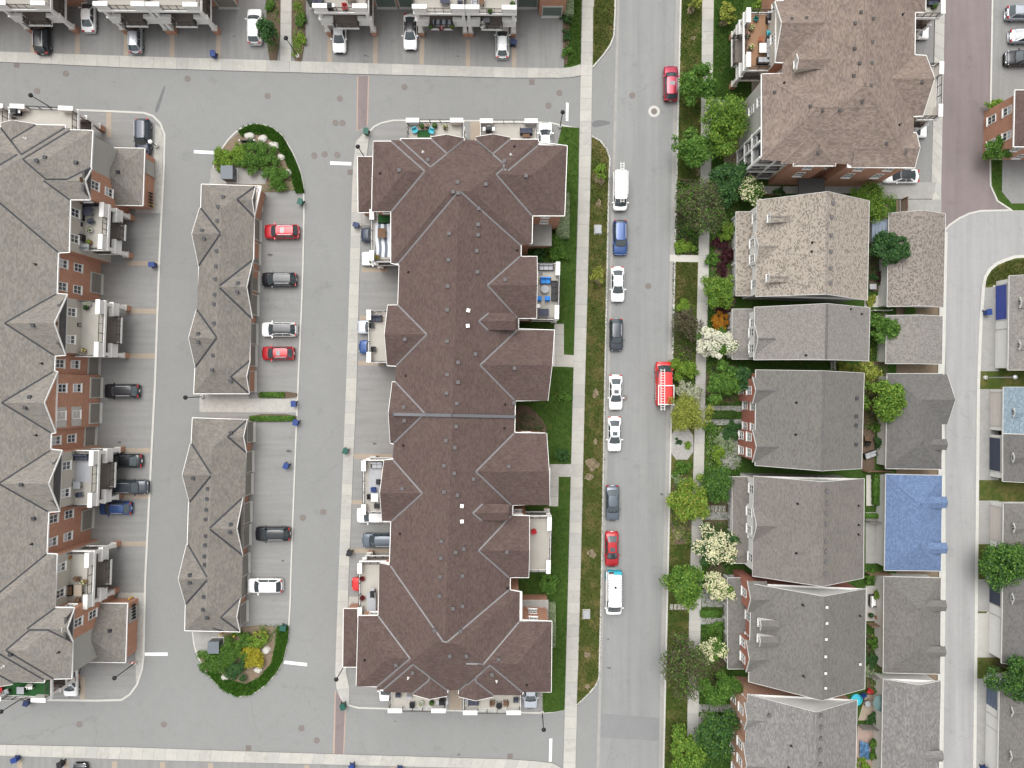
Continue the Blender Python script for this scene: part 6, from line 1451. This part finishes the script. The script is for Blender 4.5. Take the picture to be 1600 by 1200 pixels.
def bin_(px, py, m, label, rot=0, h=1.0):
    v = P(px, py); t = thing('wheeled_bin', v, label, 'bin', 'bins', rot)
    b = MB(); lo = [(-.24, -.26), (.24, -.26), (.24, .26), (-.24, .26)]; hi = [(-.31, -.34), (.31, -.34), (.31, .34), (-.31, .34)]
    for i in range(4): b.poly([(*lo[i], .08), (*lo[(i+1) % 4], .08), (*hi[(i+1) % 4], h), (*hi[i], h)])
    b.build('body', m, t, off=(0, 0, 0)); MB().box((0, .0, h+.03), (.68, .76, .07)).box((0, .42, h+.02), (.5, .08, .06)).build('lid', m, t, off=(0, 0, 0))
    for s in (-1, 1): MB().tube((s*.26, .3, .12), (s*.34, .3, .12), .12, .12, 10).build('wheel', RUBBER, t, off=(0, 0, 0))
for x, y, m, l in [(337, 89, BLUEP, 'blue bin on the paver strip at the top left'), (243, 415, BLUEP, 'blue bin by the west lane kerb'), (462, 631, BLUEP, 'blue bin at the end of the island walk'), (465, 660, BLUEP, 'blue bin below the island walk'), (450, 727, BLUEP, 'blue bin alone in the lower island lot'), (559, 354, NAVYP, 'navy bin on the pavement beside the striped rug balcony'), (30, 1182, BLUEP, 'blue bin at the bottom left pavement'), (552, 1194, BLUEP, 'blue bin at the bottom beside the paver crossing'), (626, 1198, BLUEP, 'blue bin at the bottom edge, right of the other'), (472, 318, GREENP, 'green bin at the top corner of the island lot'), (574, 209, GREENP, 'green bin at the top corner of the centre block'), (542, 704, GREENP, 'green bin on the pavement mid way along the lane'), (538, 1100, GREENP, 'green bin at the bottom paver crossing'), (446, 978, GREENP, 'green bin on the south island'), (100, 1190, BLACKP, 'black bin at the bottom left'), (803, 71, NAVYP, 'navy bin by the top right pier'), (1538, 489, BLUEP, 'blue bin on the pavers across the lane'), (1533, 1198, BLUEP, 'blue bin at the bottom of the lane'), (548, 862, BLACKP, 'black bin by the lower centre pier'), (48, 1094, NAVYP, 'navy bin below the turf balcony')]:
    bin_(x, y, m, l, random.uniform(-.4, .4)+random.choice((0, 1.57)))
def cabinet(px, py, w, d, h, m, label, name='utility_cabinet'):
    v = P(px, py); t = thing(name, v, label, 'utility box', 'utility boxes')
    MB().box(v+Z*.06, (w+.3, d+.3, .16)).build('plinth', CONC_P, t); MB().box(v+Z*(h/2+.1), (w, d, h)).build('body', m, t); MB().box(v+Z*(h+.13), (w+.1, d+.1, .08)).build('lid', m, t)
    MB().box(v+Vector((w/2+.02, 0, h*.6)), (.03, d*.3, .1)).build('latch', METAL_K, t)
cabinet(934, 359, .75, 1.0, .25, GREYP, 'pale utility pad on the upper boulevard'); cabinet(916, 959, .75, 1.0, .25, GREYP, 'pale utility pad on the lower boulevard')
SLATEM = M('slate_metal', (.12, .135, .15), .5)
cabinet(362, 275, 1.5, 1.7, 1.5, SLATEM, 'grey transformer cabinet on the north island'); cabinet(341, 1005, 1.4, 1.5, 1.4, SLATEM, 'grey transformer cabinet on the south island')
def rock(px, py, r, label):
    v = P(px, py, .1); n = 10; b = MB(); pr = []
    for rr, z in ((1, 0), (.92, .35), (.55, .6)): pr.append([v+Vector((r*rr*math.cos(6.283*i/n)*random.uniform(.75, 1.15), r*rr*.75*math.sin(6.283*i/n)*random.uniform(.75, 1.15), z*r*random.uniform(.8, 1.1))) for i in range(n)])
    for k in range(2):
        for i in range(n): b.poly([pr[k][i], pr[k][(i+1) % n], pr[k+1][(i+1) % n], pr[k+1][i]])
    b.poly(pr[2]); o = b.build('rock', STONE); tag(o, label, 'rock', 'island rocks')
for x, y, r, l in [(391, 213, .8, 'pale flat rock at the top left of the north island'), (412, 217, .75, 'pale rock at the top of the north island'), (429, 228, .8, 'pale rock at the upper right of the north island'), (440, 246, .6, 'pale rock at the right of the north island'), (450, 270, .65, 'pale rock at the lower right of the north island'), (352, 1058, .6, 'pale rock at the left of the south island'), (416, 1016, .7, 'pale rock at the upper right of the south island'), (404, 1046, .6, 'pale rock at the lower right of the south island')]: rock(x, y, r, l)
for i, (x, y) in enumerate([(238, 303), (240, 322), (208, 932), (211, 953), (212, 977), (348, 988), (370, 990)]):
    v = P(x, y); t = thing('bollard', v, ['yellow bollard by the gas meters of the upper annex', 'lower yellow bollard by the upper annex', 'top yellow bollard beside the lower annex', 'middle yellow bollard beside the lower annex', 'bottom yellow bollard beside the lower annex', 'yellow bollard behind the lower garage row', 'right yellow bollard behind the lower garage row'][i], 'bollard', 'yellow bollards')
    MB().tube(v, v+Z*1.1, .09, .09, 10).build('post', AMBER, t); MB().lathe(v+Z*1.1, [(.09, 0), (.07, .05), (.02, .08)], 10).build('cap', AMBER, t)

sg = thing('sign_board', P(391, 224), 'low dark community sign board on two posts among the island rocks', 'sign'); v = P(391, 224, .1)
MB().box(v+Z*.75, (1.9, .1, .9)).build('panel', METAL_K, sg)
for s in (-1, 1): MB().box(v+Vector((s*.98, .0, .65)), (.14, .16, 1.3)).build('post', WHITE, sg)
# ---- patio furniture; z is the deck it stands on
def at(px, py, z): return P(px, py, z)
FG = 'patio furniture'
def chair(px, py, z, rot, m, label, arms=True):
    t = thing('patio_chair', at(px, py, z), label, 'chair', FG, math.radians(rot)); o = (0, 0, 0)
    MB().box((0, 0, .42), (.56, .56, .1)).build('seat', m, t, off=o); MB().box((0, .28, .72), (.56, .08, .6), 0, (1, 0, 0), Vector((0, 1, .25)).normalized()).build('backrest', m, t, off=o)
    for sx in (-1, 1):
        for sy in (-1, 1): MB().box((sx*.25, sy*.24, .19), (.05, .05, .38)).build('leg', m, t, off=o)
        if arms: MB().box((sx*.31, .02, .6), (.07, .52, .06)).build('armrest', m, t, off=o)
    return t
def table(px, py, z, w, d, m, label, round_=False, rot=0):
    t = thing('patio_table', at(px, py, z), label, 'table', FG, math.radians(rot)); o = (0, 0, 0)
    if round_: MB().lathe((0, 0, .68), [(w/2, 0), (w/2, .05), (.02, .055)], 18).build('top', m, t, off=o)
    else: MB().box((0, 0, .7), (w, d, .06)).build('top', m, t, off=o)
    for sx in (-1, 1):
        for sy in (-1, 1): MB().box((sx*w*.34, sy*d*.34, .33), (.06, .06, .68)).build('leg', METAL_K, t, off=o)
    return t
def sofa(px, py, z, rot, L, m, label):
    t = thing('patio_sofa', at(px, py, z), label, 'sofa', FG, math.radians(rot)); o = (0, 0, 0)
    MB().box((0, 0, .2), (L, .8, .36)).build('frame', METAL_K, t, off=o); n = max(2, round(L/.7))
    for k in range(n):
        x = -L/2+L*(k+.5)/n; MB().box((x, -.05, .43), (L/n-.05, .66, .14)).build('seat_cushion', m, t, off=o); MB().box((x, .3, .68), (L/n-.05, .16, .42)).build('back_cushion', m, t, off=o)
    for s in (-1, 1): MB().box((s*(L/2), 0, .42), (.1, .8, .5)).build('armrest', METAL_K, t, off=o)
def grill(px, py, z, rot, label):
    t = thing('barbecue', at(px, py, z), label, 'barbecue', FG, math.radians(rot)); o = (0, 0, 0)
    MB().box((0, 0, .4), (.8, .5, .78)).build('cabinet', METAL_K, t, off=o); MB().box((0, 0, .95), (.78, .5, .22)).box((0, -.02, 1.08), (.7, .36, .08)).build('hood', METAL_K, t, off=o)
    for s in (-1, 1): MB().box((s*.58, 0, .82), (.34, .46, .04)).build('side_shelf', METAL_G, t, off=o)
    MB().bar((-.25, -.3, 1.0), (.25, -.3, 1.0), .03, .03).build('handle', METAL_G, t, off=o)
def planter(px, py, z, label, kind='mid', blossom='petal', m=TERRA, r=.32, h=.4):
    v = at(px, py, z); t = thing('planter', v, label, 'planter', 'potted plants')
    MB().lathe(v, [(r*.7, 0), (r, h), (r*.9, h+.02), (r*.85, h-.04)], 12).build('pot', m, t)
    n = 90; d = rng.normal(size=(n, 3)); d /= np.linalg.norm(d, axis=1, keepdims=True); d[:, 2] = np.abs(d[:, 2]); c = np.array(v)+np.array([0, 0, h])+d*r*1.3*(rng.random(n)**.4)[:, None]
    leaf_obj('foliage', quads(c, d, .12+.1*rng.random(n)), LM[kind], t)
    if blossom: k = 40; leaf_obj('blossoms', quads(c[:k]+d[:k]*.08, d[:k], .12+.06*rng.random(k), .9), LM[blossom], t)
def rug(px, py, z, w, d, m, label, rot=0):
    v = at(px, py, z); o = MB().box((0, 0, .008), (w, d, .012)).build('rug', m, None, off=(0, 0, 0)); o.location = v; o.rotation_euler = (0, 0, math.radians(rot)); tag(o, label, 'rug', 'balcony rugs')
STRIPE, st, sb = newmat('striped_rug')
wv = N(st, 'ShaderNodeTexWave'); wv.inputs['Scale'].default_value = .42; wv.inputs['Distortion'].default_value = 3.5; wv.inputs['Detail'].default_value = 1; wv.inputs['Detail Scale'].default_value = .6
st.links.new(pos(st), wv.inputs['Vector']); st.links.new(mixc(st, math_(st, 'GREATER_THAN', wv.outputs['Fac'], .55), (.5, .52, .55), (.06, .08, .11)), sb.inputs['Base Color'])
U, Lw = 5.92, 3.02
rug(598, 375, U, 1.9, 4.4, STRIPE, 'grey and navy swirled rug on the upper centre balcony'); rug(600, 342, U, 1.5, 1.3, TURF, 'green turf mat on the upper centre balcony')
table(598, 366, U, 1.0, 1.2, WICKER, 'brown table on the swirled rug'); planter(590, 403, U, 'potted plant at the end of the swirled rug', 'lime', None)
for k, (x, y, r) in enumerate([(582, 509, 90), (585, 546, 90)]): chair(x, y, U, r, BLACKP, ['black chair at the rail of the mid centre balcony, upper', 'black chair at the rail of the mid centre balcony, lower'][k])
sofa(588, 498, U, 0, 1.5, CUSH_N, 'dark bench along the edge of the mid centre balcony')
rug(586, 752, U, 1.5, 3.2, CUSH_G, 'pale rug on the lower centre balcony'); table(587, 776, U, .9, 1.0, WHITE, 'white table on the lower centre balcony'); chair(585, 765, U, 0, BLUEP, 'blue chair by the white table'); chair(590, 789, U, 180, BLACKP, 'black chair below the white table'); sofa(590, 726, U, 0, 1.4, CUSH_G, 'grey seat at the head of the pale rug'); chair(592, 752, U, -90, BLACKP, 'black chair on the pale rug'); chair(579, 775, U, 90, BLACKP, 'black chair left of the white table')
table(582, 938, U, 1.1, 2.4, GREYP, 'long grey oval table on the lowest west balcony', round_=False); planter(567, 903, U, 'red pot at the upper end of the lowest west balcony', 'red', None, REDF); planter(567, 933, U, 'red pot at the lower end of the lowest west balcony', 'red', None, REDF); grill(584, 925, U, 90, 'barbecue on the lowest west balcony')
rug(662, 209, U, 1.6, .9, TURF, 'green mat between the aqua chairs'); chair(649, 206, U, 20, AQUA, 'aqua armchair on the north balcony, left'); chair(675, 207, U, -20, AQUA, 'aqua armchair on the north balcony, right')
for k, (x, y) in enumerate([(660, 199), (668, 199), (680, 198), (696, 200)]): planter(x, y, U, ['leafy planter at the north rail above the green mat', 'flowering planter beside the leafy one at the north rail', 'large planter at the north rail', 'small planter at the end of the north rail'][k], ['mid', 'vari', 'mid', 'lime'][k], [None, 'petal_p', None, 'petal'][k], BLACKP)
grill(764, 205, U, 180, 'barbecue on the second north balcony'); sofa(822, 207, U, 180, 1.5, CUSH_N, 'dark sofa on the second north balcony'); table(822, 214, U, .9, .6, WICKER, 'small table by the dark sofa')
for x, y, rr, m, l in [(623, 1084, 0, CUSH_N, 'dark seat at the left of the south balcony'), (640, 1086, 0, CUSH_G, 'patterned seat on the south balcony'), (645, 1098, 180, BLACKP, 'black chair at the south rail'), (770, 1096, 90, WICKER, 'wicker chair left of the south fire table'), (790, 1096, -90, WICKER, 'wicker chair right of the south fire table')]: chair(x, y, U, rr, m, l)
table(780, 1099, U, .8, .8, METAL_K, 'round dark table between the wicker chairs', True); planter(659, 1097, U, 'potted succulent at the south rail', 'vari', None, WHITE); planter(675, 1096, U, 'leafy pot at the south rail', 'mid', None, BLACKP); grill(692, 1093, U, 0, 'barbecue at the corner of the south balcony'); chair(731, 1091, U, 30, GREYP, 'pale chair on the second south balcony'); sofa(740, 1095, U, 0, 1.2, CUSH_N, 'dark bench on the second south balcony'); chair(806, 1092, U, 0, CUSH_N, 'dark chair at the corner of the second south balcony')
sofa(852, 439, U, 0, 1.3, BLUEC, 'blue sofa on the east balcony'); table(851, 453, U, 1.0, 1.0, GREYP, 'round glass table on the east balcony', True); chair(842, 467, U, 180, BLUEC, 'blue chair on the east balcony, left'); chair(855, 467, U, 180, BLUEC, 'blue chair on the east balcony, right'); table(849, 489, U, 1.3, .9, CUSH_N, 'dark table on the east balcony'); table(841, 479, U, .5, .5, WHITE, 'small white side table on the east balcony', True); sofa(866, 455, U, -90, 2.4, METAL_K, 'black bench along the east rail'); sofa(853, 418, U, 0, 1.8, CUSH_G, 'pale bench at the head of the east balcony')
chair(834, 830, U, 20, REDF, 'red chair on the lower east balcony')
# west block decks
sofa(139, 318, U, 0, 2.4, CUSH_N, 'navy sectional on the top west balcony, long side'); sofa(128, 332, U, 90, 2.2, CUSH_N, 'navy sectional on the top west balcony, short side'); table(142, 332, U, 1.0, 1.0, CUSH_N, 'navy ottoman on the top west balcony'); chair(145, 346, U, 200, CUSH_N, 'navy chair on the top west balcony'); grill(131, 373, U, 90, 'black barbecue on the top west balcony'); planter(143, 360, U, 'white flowering pot on the top west balcony', 'mid', 'petal', WHITE); planter(142, 379, U, 'green leafy pot on the top west balcony', 'bright', None); chair(128, 352, U, -90, BLACKP, 'black stool by the wall of the top west balcony'); table(135, 388, U, 1.5, .8, GREYP, 'grey table at the lower edge of the top west balcony')
planter(137, 481, U, 'black pot on the second west balcony', 'dark', None, BLACKP); planter(140, 475, U, 'trailing pot on the second west balcony', 'vari', 'petal', WHITE); table(125, 508, U, .55, .55, METAL_K, 'small round black table on the second west balcony', True); planter(133, 548, U, 'yellow flowering pot on the second west balcony', 'lime', 'petal_y')
rug(128, 735, U, 2.2, 3.0, CUSH_G, 'pale grey rug on the third west balcony'); sofa(131, 714, U, 0, 1.8, CUSH_N, 'dark corner seat on the third west balcony'); planter(114, 749, U, 'red pot by the wall of the third west balcony', 'red', None, REDF); planter(115, 755, U, 'white pot by the wall of the third west balcony', 'dark', None, WHITE); grill(113, 780, U, 90, 'barbecue on the third west balcony'); table(125, 757, U, .9, .9, GREYP, 'folding table on the third west balcony'); chair(128, 772, U, 100, CUSH_N, 'grey chair by the lower edge of the third west balcony')
chair(124, 904, U, 0, WICKER, 'brown wicker chair above the table of the fourth west balcony'); sofa(111, 921, U, 90, 1.2, WICKER, 'wicker loveseat on the fourth west balcony'); table(127, 920, U, 1.0, 1.4, PAVER_T, 'tan table on the fourth west balcony'); chair(124, 936, U, 180, WICKER, 'brown wicker chair below the table of the fourth west balcony'); planter(134, 908, U, 'yellow flowering pot on the fourth west balcony', 'lime', 'petal_y'); planter(110, 870, U, 'orange pot in the corner of the fourth west balcony', 'orange', None)
table(38, 1075, U, .9, .9, GREYP, 'pale square table on the turf balcony'); chair(51, 1071, U, 0, WHITE, 'white chair on the turf balcony'); chair(4, 1075, U, 90, REDF, 'red cushioned chair on the turf balcony'); chair(14, 1078, U, 200, GREYP, 'grey chair on the turf balcony'); grill(30, 178, U, 0, 'barbecue on the upper left balcony')
# north and tan blocks
grill(516, 14, U, 180, 'barbecue on the lone top balcony'); chair(540, 14, U, 0, REDF, 'red chair on the lone top balcony'); table(550, 1, U, 1.2, .7, WOOD, 'wooden table on the lone top balcony'); sofa(497, 3, U, 0, 1.4, CUSH_N, 'dark covered seat on the lone top balcony'); table(696, 4, U, 1.2, .9, CUSH_N, 'dark table on the top right balcony'); chair(720, 8, U, 90, CUSH_N, 'dark chair on the top right balcony'); sofa(741, 6, U, 90, 1.4, CUSH_G, 'pale seat on the top right balcony'); table(753, 5, U, .6, 1.1, WICKER, 'brown table on the top right balcony'); planter(766, 20, U, 'leafy box on the top right rail', 'mid', None, BLACKP); planter(801, 9, U, 'plant at the corner of the top right balcony', 'mid', None, BLACKP)
planter(674, 43, Lw, 'leafy pot on the lower top balcony', 'mid', None, BLACKP); planter(707, 44, Lw, 'second leafy pot on the lower top balcony', 'bright', None, BLACKP); planter(690, 47, Lw, 'red flowering box on the lower top balcony', 'red', 'petal_p', BLACKP); rug(693, 36, Lw, 2.8, .9, STRIPE, 'swirled rug on the lower top balcony'); table(760, 36, Lw, .9, .6, GREYP, 'glass table on the dark lower balcony'); chair(754, 43, Lw, 30, WHITE, 'white chair on the dark lower balcony')
grill(1199, 32, U, -90, 'large black barbecue on the brown deck'); chair(1200, 54, U, 180, AQUA, 'aqua chair on the brown deck'); sofa(1201, 78, U, -90, 2.6, CUSH_G, 'pale grey sofa on the brown deck, long side'); sofa(1194, 97, U, 180, 2.0, CUSH_G, 'pale grey sofa on the brown deck, short side'); table(1189, 79, U, .9, 1.2, WHITE, 'white coffee table on the brown deck'); planter(1173, 46, U, 'cream flowering pot on the brown deck', 'lime', 'petal_y', BLACKP); planter(1167, 58, U, 'pink flowering pot on the brown deck', 'mid', 'petal_p', BLACKP); planter(1172, 76, U, 'yellow green pot on the brown deck', 'lime', 'petal_y', BLACKP); planter(1180, 31, U, 'aqua pot in the corner of the brown deck', 'dark', None, AQUA); chair(1188, 65, U, 90, TERRA, 'orange chair on the brown deck')
sofa(1455, 6, U, 0, 1.4, CUSH_N, 'dark seat on the east deck of the tan brown block'); planter(1457, 12, U, 'plant on the east deck of the tan brown block', 'mid', None, BLACKP)
# backyards
sofa(1357, 710, .15, 20, 1.6, CUSH_G, 'pale lounge in the yard behind the brick house'); chair(1353, 693, .15, 0, METAL_K, 'black chair above the pale lounge'); chair(1352, 685, .15, 180, WICKER, 'brown chair above the black one'); table(1360, 449, .15, .9, .7, METAL_G, 'metal table on the curved patio'); sofa(1361, 937, .15, 90, 1.5, WHITE, 'white bench in the yard beside the taupe garage'); planter(1359, 960, .15, 'black planter in the taupe garage yard', 'dark', None, BLACKP); planter(1369, 963, .15, 'orange planter in the taupe garage yard', 'orange', None)
um = thing('parasol', P(1365, 1088), 'teal parasol in the lower backyard', 'parasol', FG); v = P(1365, 1088)
MB().tube(v, v+Z*2.3, .03, .03, 6).build('pole', METAL_G, um); PT = M('teal_canvas', (.10, .16, .16), .9)
for k in range(8):
    a, c = k*math.pi/4, (k+1)*math.pi/4; MB().poly([v+Z*2.45, v+Vector((1.2*math.cos(a), 1.2*math.sin(a), 2.0)), v+Vector((1.2*math.cos(c), 1.2*math.sin(c), 2.0))]).build('canopy_panel', PT, um)
pl = thing('paddling_pool', P(1337, 1092), 'aqua paddling pool behind the curved brick gables house', 'pool'); v = P(1337, 1092)
MB().lathe(v, [(.75, 0), (.78, .3), (.66, .3), (.64, .12), (.02, .12)], 18).build('basin', AQUA, pl)
chair(1347, 1085, .15, 30, BLUEP, 'blue chair beside the teal parasol'); chair(1356, 1078, .15, -20, REDF, 'red chair above the teal parasol'); table(1352, 1096, .15, .8, .8, GREYP, 'grey table beside the teal parasol', True)
tp = thing('tarpaulin', P(1348, 1168), 'crumpled blue tarpaulin over a pile in the bottom yard', 'tarpaulin'); tb = MB(); TG = 9
hh = [[.25+.5*random.random()*(1-((i-4)/5)**2)*(1-((j-4)/5)**2) for j in range(TG)] for i in range(TG)]; o0 = P(1341, 1180)
for i in range(TG-1):
    for j in range(TG-1): tb.poly([o0+Vector((.16*a, .28*c-.06*a, hh[a][c]+.1)) for a, c in ((i, j), (i+1, j), (i+1, j+1), (i, j+1))])
tb.build('sheet', M('blue_tarp', (.07, .15, .26), .5, .3, 2, .2, 9), tp)
fg = thing('flag', P(1381, 453), 'red and white maple leaf banner beside the brown mottled garage', 'flag'); v = P(1382, 453, 1.0)
for k, m in enumerate((REDF, WHITE, REDF)): MB().box(v+Vector((0, .55-.55*k, 0)), (.5, .5, .03)).build('flag_band', m, fg)
lf = [(0, .2), (.05, .1), (.13, .13), (.1, .03), (.2, 0), (.12, -.05), (.13, -.1), (.02, -.09), (0, -.2)]; pts = lf+[(-x, y) for x, y in lf[::-1][1:-1]]
MB().poly([v+Vector((y, x, .02)) for x, y in pts]).build('maple_leaf', REDF, fg)
